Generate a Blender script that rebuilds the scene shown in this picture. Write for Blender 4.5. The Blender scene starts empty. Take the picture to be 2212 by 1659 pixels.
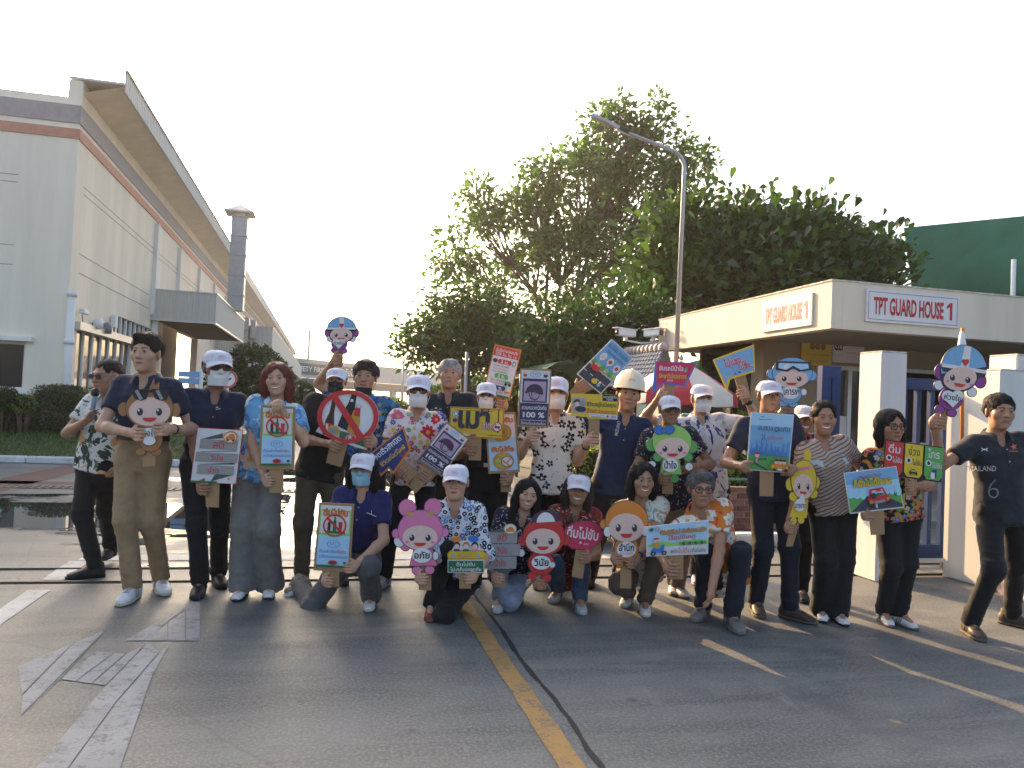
import bpy, bmesh, math, random
import numpy as np
from mathutils import Vector, Matrix, Euler, noise as mnoise
rad = math.radians
sc = bpy.context.scene
COL = sc.collection
random.seed(7); RNG = np.random.default_rng(7)

# ---------------------------------------------------------------- camera, sky, sun, exposure
CAM_H = 1.43; FPX = 1690.0; IW, IH = 2212.0, 1659.0
ROLL, PITCH, YAW = rad(2.5), rad(1.6), rad(13.5)      # world Y runs along the road, X along the gate track
FWD = np.array([math.sin(YAW)*math.cos(PITCH), math.cos(YAW)*math.cos(PITCH), math.sin(PITCH)])
_R0 = np.array([math.cos(YAW), -math.sin(YAW), 0.0]); _U0 = np.cross(_R0, FWD)
RGT = math.cos(ROLL)*_R0 + math.sin(ROLL)*_U0
UPV = -math.sin(ROLL)*_R0 + math.cos(ROLL)*_U0
CAM = np.array([0.0, 0.0, CAM_H])
cd = bpy.data.cameras.new('camera'); cam = bpy.data.objects.new('camera', cd); COL.objects.link(cam)
cd.sensor_width = 36.0; cd.lens = 36.0*FPX/IW; cd.clip_start = 0.05; cd.clip_end = 3000
m = Matrix.Identity(4)
for i in range(3):
    m[i][0] = RGT[i]; m[i][1] = UPV[i]; m[i][2] = -FWD[i]; m[i][3] = CAM[i]
cam.matrix_world = m
sc.camera = cam
SUN_EL, SUN_AZ = rad(21.0), rad(-17.5)                # azimuth from +Y towards +X
w = bpy.data.worlds.new('World'); sc.world = w; w.use_nodes = True
nt = w.node_tree; nt.nodes.clear()
sky = nt.nodes.new('ShaderNodeTexSky'); sky.sky_type = 'NISHITA'; sky.sun_disc = False
sky.sun_elevation = SUN_EL; sky.sun_rotation = SUN_AZ; sky.dust_density = 6.0; sky.air_density = 0.9; sky.ozone_density = 0.6
bgn = nt.nodes.new('ShaderNodeBackground'); bgn.inputs['Strength'].default_value = 0.15
wo = nt.nodes.new('ShaderNodeOutputWorld')
nt.links.new(sky.outputs[0], bgn.inputs['Color']); nt.links.new(bgn.outputs[0], wo.inputs['Surface'])
sl = bpy.data.lights.new('sun', 'SUN'); sl.energy = 3.9; sl.angle = rad(0.6); sl.color = (1.0, 0.64, 0.32)
sun = bpy.data.objects.new('sun', sl); COL.objects.link(sun)
_sd = Vector((math.sin(SUN_AZ)*math.cos(SUN_EL), math.cos(SUN_AZ)*math.cos(SUN_EL), math.sin(SUN_EL)))
sun.rotation_euler = (-_sd).to_track_quat('-Z', 'Y').to_euler()
vs = sc.view_settings; sc.display_settings.display_device = 'sRGB'
vs.view_transform = 'Standard'; vs.look = 'None'; vs.exposure = 1.75; vs.gamma = 1.0; vs.use_curve_mapping = False
sc.render.engine = 'CYCLES'; sc.cycles.use_denoising = True; sc.cycles.max_bounces = 6; sc.cycles.transparent_max_bounces = 8
sc.cycles.sample_clamp_indirect = 6.0

# ---------------------------------------------------------------- pixel helpers (photo coordinates on a 2212 x 1659 frame)
def ray(x, y): return FWD + RGT*((x-IW/2)/FPX) + UPV*((IH/2-y)/FPX)
def at(x, y, t): return CAM + ray(x, y)*t
def gnd(x, y, z=0.0):
    d = ray(x, y); return CAM + d*((z-CAM_H)/d[2])
def onx(x, y, X): d = ray(x, y); return CAM + d*(X/d[0])
def ony(x, y, Y): d = ray(x, y); return CAM + d*(Y/d[1])
def atz(px, z, t):                                    # the point at height z, depth t and picture column px
    u = (px-IW/2)/FPX
    v = ((z-CAM_H)/t - FWD[2] - RGT[2]*u)/UPV[2]
    return CAM + (FWD + RGT*u + UPV*v)*t

# ---------------------------------------------------------------- materials
MATS = {}
def node(nt, typ, **kw):
    n = nt.nodes.new(typ)
    for k, v in kw.items(): setattr(n, k, v)
    return n
def new_mat(name):
    mt = bpy.data.materials.new(name); mt.use_nodes = True
    nt = mt.node_tree; nt.nodes.clear()
    b = nt.nodes.new('ShaderNodeBsdfPrincipled'); o = nt.nodes.new('ShaderNodeOutputMaterial')
    nt.links.new(b.outputs[0], o.inputs[0])
    return mt, nt, b, o
def mixc(nt, fac, a, b, mode='MIX'):
    n = nt.nodes.new('ShaderNodeMix'); n.data_type = 'RGBA'; n.blend_type = mode
    for s, v in ((0, fac), (6, a), (7, b)):
        if hasattr(v, 'is_output') or isinstance(v, bpy.types.NodeSocket): nt.links.new(v, n.inputs[s])
        elif s == 0: n.inputs[0].default_value = v
        else: n.inputs[s].default_value = (*v[:3], 1)
    return n.outputs[2]
def mth(nt, op, a, b=None, clamp=False):
    n = nt.nodes.new('ShaderNodeMath'); n.operation = op; n.use_clamp = clamp
    for i, v in enumerate((a, b)):
        if v is None: continue
        if isinstance(v, bpy.types.NodeSocket): nt.links.new(v, n.inputs[i])
        else: n.inputs[i].default_value = v
    return n.outputs[0]
def ramp(nt, fac, stops, interp='LINEAR'):
    n = nt.nodes.new('ShaderNodeValToRGB'); n.color_ramp.interpolation = interp
    e = n.color_ramp.elements
    while len(e) < len(stops): e.new(0.5)
    for i, (p, c) in enumerate(stops):
        e[i].position = p; e[i].color = (c, c, c, 1) if isinstance(c, (int, float)) else (*c[:3], 1)
    nt.links.new(fac, n.inputs[0])
    return n.outputs[0]
def coords(nt, kind='Object'): return nt.nodes.new('ShaderNodeTexCoord').outputs[kind]
def mapping(nt, vec, scale=(1, 1, 1), rot=(0, 0, 0), loc=(0, 0, 0)):
    n = nt.nodes.new('ShaderNodeMapping'); nt.links.new(vec, n.inputs[0])
    n.inputs['Scale'].default_value = scale; n.inputs['Rotation'].default_value = rot; n.inputs['Location'].default_value = loc
    return n.outputs[0]
def noisetex(nt, vec, scale, detail=4, rough=0.55, dist=0.0):
    n = nt.nodes.new('ShaderNodeTexNoise'); nt.links.new(vec, n.inputs['Vector'])
    n.inputs['Scale'].default_value = scale; n.inputs['Detail'].default_value = detail
    n.inputs['Roughness'].default_value = rough; n.inputs['Distortion'].default_value = dist
    return n
def bump(nt, b, height, strength=0.3, dist=0.01):
    n = nt.nodes.new('ShaderNodeBump'); n.inputs['Strength'].default_value = strength; n.inputs['Distance'].default_value = dist
    nt.links.new(height, n.inputs['Height']); nt.links.new(n.outputs[0], b.inputs['Normal'])
def mat(name, col, rough=0.6, var=0.12, scale=6.0, bmp=0.0, metal=0.0, spec=0.4, bscale=None, streak=False):
    if name in MATS: return MATS[name]
    mt, nt, b, o = new_mat(name)
    b.inputs['Roughness'].default_value = rough; b.inputs['Metallic'].default_value = metal
    b.inputs['Specular IOR Level'].default_value = spec
    v = coords(nt)
    if streak: v = mapping(nt, v, (1, 1, 0.12))
    nz = noisetex(nt, v, scale, 5, 0.6)
    lo = tuple(c*(1-var) for c in col); hi = tuple(min(1, c*(1+var)) for c in col)
    nt.links.new(mixc(nt, ramp(nt, nz.outputs[0], [(0.3, 0.0), (0.7, 1.0)]), lo, hi), b.inputs['Base Color'])
    if bmp:
        n2 = noisetex(nt, coords(nt), bscale or scale*6, 3, 0.6); bump(nt, b, n2.outputs[0], bmp, 0.01)
    MATS[name] = mt
    return mt

# ---------------------------------------------------------------- object helpers
def tag(o, label=None, cat=None, group=None, kind=None):
    if label: o['label'] = label
    if cat: o['category'] = cat
    if group: o['group'] = group
    if kind: o['kind'] = kind
    return o
def empty(name, loc, label, cat, group=None):
    o = bpy.data.objects.new(name, None); COL.objects.link(o); o.location = loc
    return tag(o, label, cat, group)
def np_mesh(name, V, F, mats=None, smooth=True, mi=None):
    """V (n,3), F (m,4) or (m,3) arrays"""
    V = np.ascontiguousarray(V, dtype=np.float32); F = np.ascontiguousarray(F, dtype=np.int32)
    me = bpy.data.meshes.new(name); n = F.shape[1]
    me.vertices.add(len(V)); me.vertices.foreach_set('co', V.ravel())
    me.loops.add(F.size); me.loops.foreach_set('vertex_index', F.ravel())
    me.polygons.add(len(F)); me.polygons.foreach_set('loop_start', np.arange(0, F.size, n, dtype=np.int32))
    if smooth: me.polygons.foreach_set('use_smooth', np.ones(len(F), dtype=bool))
    if mi is not None: me.polygons.foreach_set('material_index', np.ascontiguousarray(mi, dtype=np.int32))
    for k in (mats or []): me.materials.append(k)
    me.update(calc_edges=True)
    return me
def link(name, me, parent=None, loc=None):
    o = bpy.data.objects.new(name, me); COL.objects.link(o)
    if parent is not None: o.parent = parent
    if loc is not None: o.location = loc
    return o
class MB:
    """collects simple shapes into ONE mesh; several materials allowed"""
    def __init__(s): s.v = []; s.f = []; s.m = []; s.mats = []; s.sm = []
    def mid(s, m):
        if m is None: return 0
        if m not in s.mats: s.mats.append(m)
        return s.mats.index(m)
    def add(s, vs, fs, m=None, smooth=False):
        b = len(s.v); s.v += [tuple(map(float, v)) for v in vs]; k = s.mid(m)
        for f in fs: s.f.append(tuple(i+b for i in f)); s.m.append(k); s.sm.append(smooth)
    def box(s, lo, hi, m=None, bev=0.0):
        (x0, y0, z0), (x1, y1, z1) = lo, hi
        if bev <= 0:
            s.add([(x0,y0,z0),(x1,y0,z0),(x1,y1,z0),(x0,y1,z0),(x0,y0,z1),(x1,y0,z1),(x1,y1,z1),(x0,y1,z1)],
                  [(0,3,2,1),(4,5,6,7),(0,1,5,4),(1,2,6,5),(2,3,7,6),(3,0,4,7)], m)
        else:
            b = min(bev, (x1-x0)/2.01, (y1-y0)/2.01, (z1-z0)/2.01)
            bm = bmesh.new(); bmesh.ops.create_cube(bm, size=1.0)
            for v in bm.verts: v.co = Vector(((x0+x1)/2+v.co.x*(x1-x0), (y0+y1)/2+v.co.y*(y1-y0), (z0+z1)/2+v.co.z*(z1-z0)))
            bmesh.ops.bevel(bm, geom=bm.edges[:], offset=b, segments=1, affect='EDGES')
            bm.verts.index_update()
            s.add([v.co[:] for v in bm.verts], [[v.index for v in f.verts] for f in bm.faces], m); bm.free()
    def prism(s, poly, d, m=None):                      # poly: 3d points of a flat face, d: extrusion vector
        n = len(poly); p = [Vector(q) for q in poly]; d = Vector(d)
        s.add([*p, *[q+d for q in p]], [tuple(range(n))[::-1], tuple(range(n, 2*n))] + [(i, (i+1) % n, n+(i+1) % n, n+i) for i in range(n)], m)
    def tube(s, pts, r, m=None, n=8, caps=True):
        pts = [Vector(p) for p in pts]; k = len(pts); rr = r if hasattr(r, '__len__') else [r]*k
        vs = []; up = Vector((0.31, 0.17, 0.94))
        prev = None
        for i, p in enumerate(pts):
            d = (pts[min(i+1, k-1)]-pts[max(i-1, 0)]).normalized()
            a = d.cross(up if abs(d.dot(up)) < 0.98 else Vector((1, 0, 0))).normalized() if prev is None else (prev - d*prev.dot(d)).normalized()
            prev = a; b = d.cross(a)
            for j in range(n):
                t = 2*math.pi*j/n; vs.append(p + a*(math.cos(t)*rr[i]) + b*(math.sin(t)*rr[i]))
        fs = [(i*n+j, i*n+(j+1) % n, (i+1)*n+(j+1) % n, (i+1)*n+j) for i in range(k-1) for j in range(n)]
        if caps: fs += [tuple(range(n))[::-1], tuple(range((k-1)*n, k*n))]
        s.add(vs, fs, m, True)
    def lathe(s, c, prof, m=None, n=20):                # prof: (r, z) list
        vs = [(c[0]+r*math.cos(2*math.pi*j/n), c[1]+r*math.sin(2*math.pi*j/n), c[2]+z) for r, z in prof for j in range(n)]
        fs = [(i*n+j, i*n+(j+1) % n, (i+1)*n+(j+1) % n, (i+1)*n+j) for i in range(len(prof)-1) for j in range(n)]
        s.add(vs, fs, m, True)
    def grid(s, P, m=None, smooth=True):                # P: rows of points
        r, c = len(P), len(P[0])
        s.add([q for row in P for q in row], [(i*c+j, i*c+j+1, (i+1)*c+j+1, (i+1)*c+j) for i in range(r-1) for j in range(c-1)], m, smooth)
    def build(s, name, m=None, parent=None, loc=None, origin=None):
        me = bpy.data.meshes.new(name); v = s.v
        if origin is not None: v = [(a-origin[0], b-origin[1], c-origin[2]) for a, b, c in v]
        me.from_pydata(v, [], s.f)
        for k in (s.mats or ([m] if m else [])): me.materials.append(k)
        if s.mats: me.polygons.foreach_set('material_index', s.m)
        me.polygons.foreach_set('use_smooth', s.sm); me.update()
        return link(name, me, parent, loc)
# ================================================================ SETTING
def rot2(v, a): c, s = math.cos(a), math.sin(a); return (v[0]*c-v[1]*s, v[0]*s+v[1]*c)

# ---- road: one concrete sheet with stains, wear and standing water in its low parts
def road_material():
    mt, nt, b, o = new_mat('road_concrete')
    P = coords(nt)
    n1 = noisetex(nt, P, 0.55, 6, 0.62); n2 = noisetex(nt, P, 4.0, 6, 0.68, 0.4); n3 = noisetex(nt, P, 60, 3, 0.7)
    n4 = noisetex(nt, mapping(nt, P, (0.35, 2.2, 1), (0, 0, rad(8))), 1.6, 6, 0.65, 0.8)
    c = mixc(nt, ramp(nt, n1.outputs[0], [(0.32, 0.0), (0.68, 1.0)]), (0.098, 0.104, 0.098), (0.172, 0.176, 0.162))
    c = mixc(nt, ramp(nt, n2.outputs[0], [(0.38, 0.55), (0.62, 0.0)]), c, (0.068, 0.070, 0.075))
    c = mixc(nt, ramp(nt, n4.outputs[0], [(0.40, 0.75), (0.56, 0.0)]), c, (0.056, 0.058, 0.060))
    c = mixc(nt, ramp(nt, n3.outputs[0], [(0.35, 0.65), (0.55, 0.0)]), c, (0.21, 0.215, 0.20)); n7 = noisetex(nt, P, 150, 2, .7); c = mixc(nt, ramp(nt, n7.outputs[0], [(0.34, 0.45), (0.44, 0.0)]), c, (0.060, 0.061, 0.060))
    vo = nt.nodes.new('ShaderNodeTexVoronoi'); vo.inputs['Scale'].default_value = 1.7; nt.links.new(P, vo.inputs['Vector'])
    c = mixc(nt, ramp(nt, vo.outputs['Distance'], [(0.02, 0.7), (0.07, 0.0)]), c, (0.04, 0.04, 0.04))
    # thin wandering cracks
    vc = nt.nodes.new('ShaderNodeTexVoronoi'); vc.feature = 'DISTANCE_TO_EDGE'; vc.inputs['Scale'].default_value = 0.33
    wob = mixc(nt, 0.12, P, noisetex(nt, P, 2.5, 4).outputs['Color']); nt.links.new(wob, vc.inputs['Vector'])
    c = mixc(nt, ramp(nt, vc.outputs['Distance'], [(0.0, 0.4), (0.003, 0.0)]), c, (0.06, 0.06, 0.06))
    n5 = noisetex(nt, P, 1.3, 3, .5); n6 = noisetex(nt, mapping(nt, P, (1, .25, 1)), 7, 5, .7)
    c = mixc(nt, ramp(nt, n5.outputs[0], [(0.60, 0.0), (0.74, 0.6)]), c, (0.050, 0.048, 0.058)); c = mixc(nt, ramp(nt, n6.outputs[0], [(0.62, 0.0), (0.70, 0.5)]), c, (0.19, 0.195, 0.185))
    # standing water: soft ellipses on the ground broken up by noise
    wn = noisetex(nt, mapping(nt, P, (0.6, 1.5, 1)), 0.9, 4, 0.6)
    tot = None
    for cx, cy, rx, ry in ((-3.6, 10.0, 3.6, 1.45), (-1.2, 9.4, 1.4, 2.0), (0.3, 10.6, 1.3, 2.4), (-0.2, 8.1, 0.7, 0.5), (0.6, 14.5, 2.6, 2.2)):
        mp = mapping(nt, P, (1/rx, 1/ry, 0), (0, 0, 0), (-cx/rx, -cy/ry, 0))
        ln = nt.nodes.new('ShaderNodeVectorMath'); ln.operation = 'LENGTH'; nt.links.new(mp, ln.inputs[0])
        e = mth(nt, 'SUBTRACT', 1.0, ln.outputs['Value'])
        tot = e if tot is None else mth(nt, 'MAXIMUM', tot, e)
    wet = mth(nt, 'ADD', mth(nt, 'MULTIPLY', tot, 0.75), mth(nt, 'MULTIPLY', mth(nt, 'SUBTRACT', wn.outputs[0], 0.5), 2.2))
    damp = ramp(nt, wet, [(0.02, 0.0), (0.12, 1.0)]); pool = ramp(nt, wet, [(0.17, 0.0), (0.21, 1.0)])
    c = mixc(nt, damp, c, mixc(nt, 1.0, c, (0.55, 0.55, 0.55), 'MULTIPLY'))
    c = mixc(nt, pool, c, (0.035, 0.035, 0.033))
    nt.links.new(c, b.inputs['Base Color'])
    r = mth(nt, 'ADD', mth(nt, 'MULTIPLY', n2.outputs[0], 0.35), 0.42)
    rr = nt.nodes.new('ShaderNodeMix'); rr.data_type = 'FLOAT'; nt.links.new(damp, rr.inputs[0]); nt.links.new(r, rr.inputs[2]); rr.inputs[3].default_value = 0.3
    r2 = nt.nodes.new('ShaderNodeMix'); r2.data_type = 'FLOAT'; nt.links.new(pool, r2.inputs[0]); nt.links.new(rr.outputs[0], r2.inputs[2]); r2.inputs[3].default_value = 0.015
    nt.links.new(r2.outputs[0], b.inputs['Roughness']); b.inputs['Specular IOR Level'].default_value = 0.42
    bh = mth(nt, 'MULTIPLY', mth(nt, 'ADD', n3.outputs[0], mth(nt, 'MULTIPLY', n2.outputs[0], 1.6)), mth(nt, 'SUBTRACT', 1.0, pool))
    bump(nt, b, bh, 0.42, 0.006)
    return mt
q = MB(); q.add([(-700, -100, 0), (700, -100, 0), (700, 1500, 0), (-700, 1500, 0)], [(0, 1, 2, 3)], road_material())
tag(q.build('road'), kind='structure')

def paint_mat(name, col, worn=0.5, under=(0.105, 0.11, 0.106)):
    mt, nt, b, o = new_mat(name); P = coords(nt)
    n1 = noisetex(nt, P, 9, 6, 0.7); n2 = noisetex(nt, P, 70, 3, 0.7); n3 = noisetex(nt, P, 2.2, 4, 0.6)
    k = mth(nt, 'ADD', mth(nt, 'MULTIPLY', n1.outputs[0], 0.6), mth(nt, 'MULTIPLY', n2.outputs[0], 0.4))
    c = mixc(nt, ramp(nt, k, [(worn-0.06, 1.0), (worn+0.05, 0.0)]), col, under)
    c = mixc(nt, ramp(nt, n3.outputs[0], [(0.35, 0.5), (0.65, 0.0)]), c, tuple(x*0.5 for x in col))
    nt.links.new(c, b.inputs['Base Color']); b.inputs['Roughness'].default_value = 0.7
    bump(nt, b, n2.outputs[0], 0.3, 0.004)
    return mt
YEL = paint_mat('yellow_road_paint', (0.36, 0.205, 0.055), 0.455)
WHT = paint_mat('white_road_paint', (0.46, 0.46, 0.44), 0.42)
OLDW = paint_mat('worn_white_road_paint', (0.27, 0.28, 0.285), 0.455)
MAROON = paint_mat('maroon_road_paint', (0.105, 0.042, 0.036), 0.36)
def jag(x0, x1, y0, y1, z, m, name, n=60, j=0.006):
    mb = MB(); L = []; R_ = []
    for i in range(n+1):
        y = y0+(y1-y0)*i/n; L.append((x0+random.uniform(-j, j), y, z)); R_.append((x1+random.uniform(-j, j), y, z))
    mb.grid([[L[i], R_[i]] for i in range(n+1)], m, False)
    return tag(mb.build(name), kind='structure')
jag(0.985, 1.095, -4, 5.95, 0.004, YEL, 'yellow_lane_marking', 90)
jag(-1.93, -1.79, 0.5, 6.1, 0.004, WHT, 'white_lane_marking', 50)
jag(-1.95, -1.80, 6.42, 7.1, 0.004, WHT, 'white_lane_marking', 8)
mb = MB(); mb.grid([[(-1.9+i*0.1, 7.12+random.uniform(-.008, .008), 0.0045), (-1.9+i*0.1, 7.36+random.uniform(-.008, .008), 0.0045)] for i in range(60)], WHT, False)
tag(mb.build('white_stop_line'), kind='structure')
JOINT = mat('joint_filler', (0.018, 0.018, 0.018), 0.8)
def joint(x, y0, y1, w, name):
    mb = MB(); n = 90; rows = []; xx = 0
    for i in range(n+1):
        xx = xx*0.7 + random.uniform(-.008, .008); ww = w*random.uniform(0.6, 1.3)
        y = y0+(y1-y0)*i/n; rows.append([(x+xx-ww/2, y, 0.0032), (x+xx+ww/2, y, 0.0032)])
    mb.grid(rows, JOINT, False); return tag(mb.build(name), kind='structure')
joint(1.165, -4, 6.2, 0.026, 'road_joint')
joint(1.165, 7.4, 40, 0.02, 'road_joint')
# turn arrow, worn, laid in strips
A = lambda px, py: gnd(px, py, 0.004)
def arrow():
    # main two-strip shaft, right head, left branch with its own head (photo pixels on the ground)
    Z = lambda *q: [(x*.551, 745.5+y*.551) for x, y in q]
    polys = [[(77, 1659), (146, 1659), (250, 1516), (344, 1408), (320, 1388), (229, 1481)], [(149, 1659), (259, 1659), (330, 1456), (368, 1389), (347, 1408), (253, 1516)],
             [(131, 1467), (163, 1471), (245, 1410), (209, 1407)], [(165, 1471.5), (197, 1476), (270, 1412.5), (247, 1410.5)], [(199, 1476.5), (228, 1480), (312, 1393), (272, 1413)],
             Z((70, 1258), (88, 1366), (283, 1170)), Z((90, 1372), (82, 1450), (395, 1135), (404, 1120), (288, 1168)), Z((80, 1460), (232, 1312), (375, 1160), (398, 1137)),
             Z((490, 1158), (562, 1158), (765, 1008), (752, 1005)), Z((566, 1158), (655, 1158), (655, 1084)), Z((660, 1158), (725, 1158), (725, 1036), (660, 1080)), Z((730, 1158), (783, 1158), (783, 1006), (768, 1007), (730, 1032))]
    for p in polys:
        mb = MB(); pts = [A(x, y) for x, y in p]; mb.add(pts, [tuple(range(len(pts)))], OLDW)
        tag(mb.build('painted_arrow_strip'), kind='structure')
arrow()
# two gate tracks across the road: a slot with a steel rail in it
STEEL = mat('dark_steel', (0.07, 0.065, 0.06), 0.55, metal=0.6)
for yy in (6.33, 6.80):
    mb = MB(); mb.box((-9, yy-0.03, -0.02), (9, yy+0.03, 0.0034), JOINT); mb.box((-9, yy-0.011, 0.0), (9, yy+0.011, 0.013), STEEL)
    tag(mb.build('gate_track'), kind='structure')
# cross drain with grates, maroon stripes, kerbs, lawn
GRATE = mat('grate_steel', (0.16, 0.12, 0.10), 0.6, metal=0.4)
mb = MB(); mb.box((-9, 12.05, -0.1), (6, 12.45, 0.003), JOINT); tag(mb.build('drain_channel'), kind='structure')
mb = MB()
for i in range(150): mb.box((-9+i*0.1, 12.07, 0.0), (-9+i*0.1+0.045, 12.43, 0.012), GRATE)
tag(mb.build('drain_grate'), kind='structure')
mb = MB(); mb.add([(-9, 12.6, 0.004), (-2.5, 12.6, 0.004), (-2.5, 13.0, 0.004), (-9, 13.0, 0.004)], [(0, 1, 2, 3)], MAROON); tag(mb.build('maroon_line'), kind='structure')
mb = MB(); mb.add([gnd(-60, 1078, .004), gnd(-60, 1046, .004), gnd(150, 1003.5, .004), gnd(228, 1003.5, .004)], [(3, 2, 1, 0)][0:1], MAROON); tag(mb.build('maroon_line'), kind='structure')
KW = paint_mat('white_kerb_paint', (0.62, 0.62, 0.60), 0.40, (0.2, 0.19, 0.18)); KD = mat('kerb_concrete', (0.12, 0.10, 0.09), 0.8, 0.3)
def kerb(x0, x1, y, m):
    for i in range(max(1, round((x1-x0)/1.0))):
        n = max(1, round((x1-x0)/1.0)); a = x0+(x1-x0)*i/n; b_ = x0+(x1-x0)*(i+1)/n
        mb = MB(); mb.box((a+.006, y, 0), (b_-.006, y+0.16, 0.13), m, 0.02); tag(mb.build('kerb_stone'), kind='structure')
kerb(-16.2, -4.2, 15.9, KW); kerb(-4.2, -3.0, 15.9, KD); kerb(-3.0, -0.9, 15.9, KW)
GRASS = mat('lawn_soil', (0.035, 0.055, 0.018), 0.9, 0.4, 3)
LZ = lambda y: .11+max(0, y-16.3)*.095
mb = MB(); mb.grid([[(x, y, LZ(y)) for y in (16.06, 16.3, 17, 18, 19, 20)] for x in np.linspace(-40, -0.9, 40)], GRASS); mb.add([(-40, 16.06, 0), (-.9, 16.06, 0), (-.9, 16.06, .11), (-40, 16.06, .11)], [(0, 1, 2, 3)], GRASS); tag(mb.build('lawn'), kind='structure')

# ---- foliage helpers
def leaf_mat(name, col, trans=0.35, col2=None):
    mt = bpy.data.materials.new(name); mt.use_nodes = True; nt = mt.node_tree; nt.nodes.clear()
    g = nt.nodes.new('ShaderNodeNewGeometry'); oi = nt.nodes.new('ShaderNodeObjectInfo')
    rnd = mth(nt, 'FRACT', mth(nt, 'ADD', g.outputs['Random Per Island'], oi.outputs['Random']))
    c2 = col2 or tuple(x*1.7 for x in col)
    c = mixc(nt, rnd, tuple(x*0.6 for x in col), c2)
    b = nt.nodes.new('ShaderNodeBsdfPrincipled'); b.inputs['Roughness'].default_value = 0.42; b.inputs['Specular IOR Level'].default_value = 0.45
    nt.links.new(c, b.inputs['Base Color'])
    t = nt.nodes.new('ShaderNodeBsdfTranslucent')
    nt.links.new(mixc(nt, 1.0, c, (1.5, 1.75, 0.55), 'MULTIPLY'), t.inputs['Color'])
    mx = nt.nodes.new('ShaderNodeMixShader'); mx.inputs[0].default_value = trans
    nt.links.new(b.outputs[0], mx.inputs[1]); nt.links.new(t.outputs[0], mx.inputs[2])
    o = nt.nodes.new('ShaderNodeOutputMaterial'); nt.links.new(mx.outputs[0], o.inputs[0])
    return mt
def unit(a): return a/np.maximum(np.linalg.norm(a, axis=-1, keepdims=True), 1e-9)
def leaf_arrays(C, size, D=None, asp=0.5, droop=0.25):
    """rhombic leaves folded on the midrib: base, left, tip, right -> two triangles each"""
    n = len(C); D = unit(RNG.normal(size=(n, 3)) if D is None else D)
    S = size*RNG.uniform(0.65, 1.25, (n, 1)); N = unit(RNG.normal(size=(n, 3)) + np.array([0, 0, 0.8])); W = unit(np.cross(D, N)); N = np.cross(W, D)
    mid = C + D*S*0.45
    V = np.stack([C, mid + W*S*asp*0.5 + N*S*0.08, C + D*S - np.array([0, 0, 1.0])*S*droop*0.4, mid - W*S*asp*0.5 + N*S*0.08], 1).reshape(-1, 3)
    i = np.arange(n)[:, None]*4
    return V, np.concatenate([i+np.array([[0, 1, 2]]), i+np.array([[0, 2, 3]])], 0)
def big_leaf_arrays(C, size, D, asp=0.55):
    n = len(C); D = unit(D); S = size*RNG.uniform(0.6, 1.25, (n, 1)); N = unit(RNG.normal(size=(n, 3))*.9 + np.array([0, -.2, 0.8])); W = unit(np.cross(D, N)); N = np.cross(W, D)
    k = asp*S; dr = np.array([0, 0, -1.0])*S
    V = np.stack([C, C+D*S*.35+W*k*.30+N*S*.05, C+D*S*.74+W*k*.50+N*S*.07+dr*.04, C+D*S+dr*.12, C+D*S*.74-W*k*.50+N*S*.07+dr*.04, C+D*S*.35-W*k*.30+N*S*.05], 1)
    return V
def curve_pts(a, b, n=6, wob=0.12, sag=0.0):
    a, b = np.array(a, float), np.array(b, float); L = np.linalg.norm(b-a); out = []
    o = RNG.normal(size=3)*L*wob
    for i in range(n):
        t = i/(n-1); out.append(a+(b-a)*t + o*math.sin(math.pi*t) + np.array([0, 0, sag*L*math.sin(math.pi*t)]))
    return out
BARK = mat('bark', (0.085, 0.062, 0.045), 0.9, 0.35, 8, 0.5)
def in_blobs(blobs, n, shell=0.35):
    """random points in a union of ellipsoids (centre, radii), biased to the outside"""
    wts = np.array([b[1][0]*b[1][2] for b in blobs]); wts = wts/wts.sum(); out = []
    for k in RNG.choice(len(blobs), n, p=wts):
        d = unit(RNG.normal(size=3)); r = RNG.uniform(shell, 1.0)**0.6
        out.append(np.array(blobs[k][0]) + d*r*np.array(blobs[k][1]))
    return np.array(out)
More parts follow.
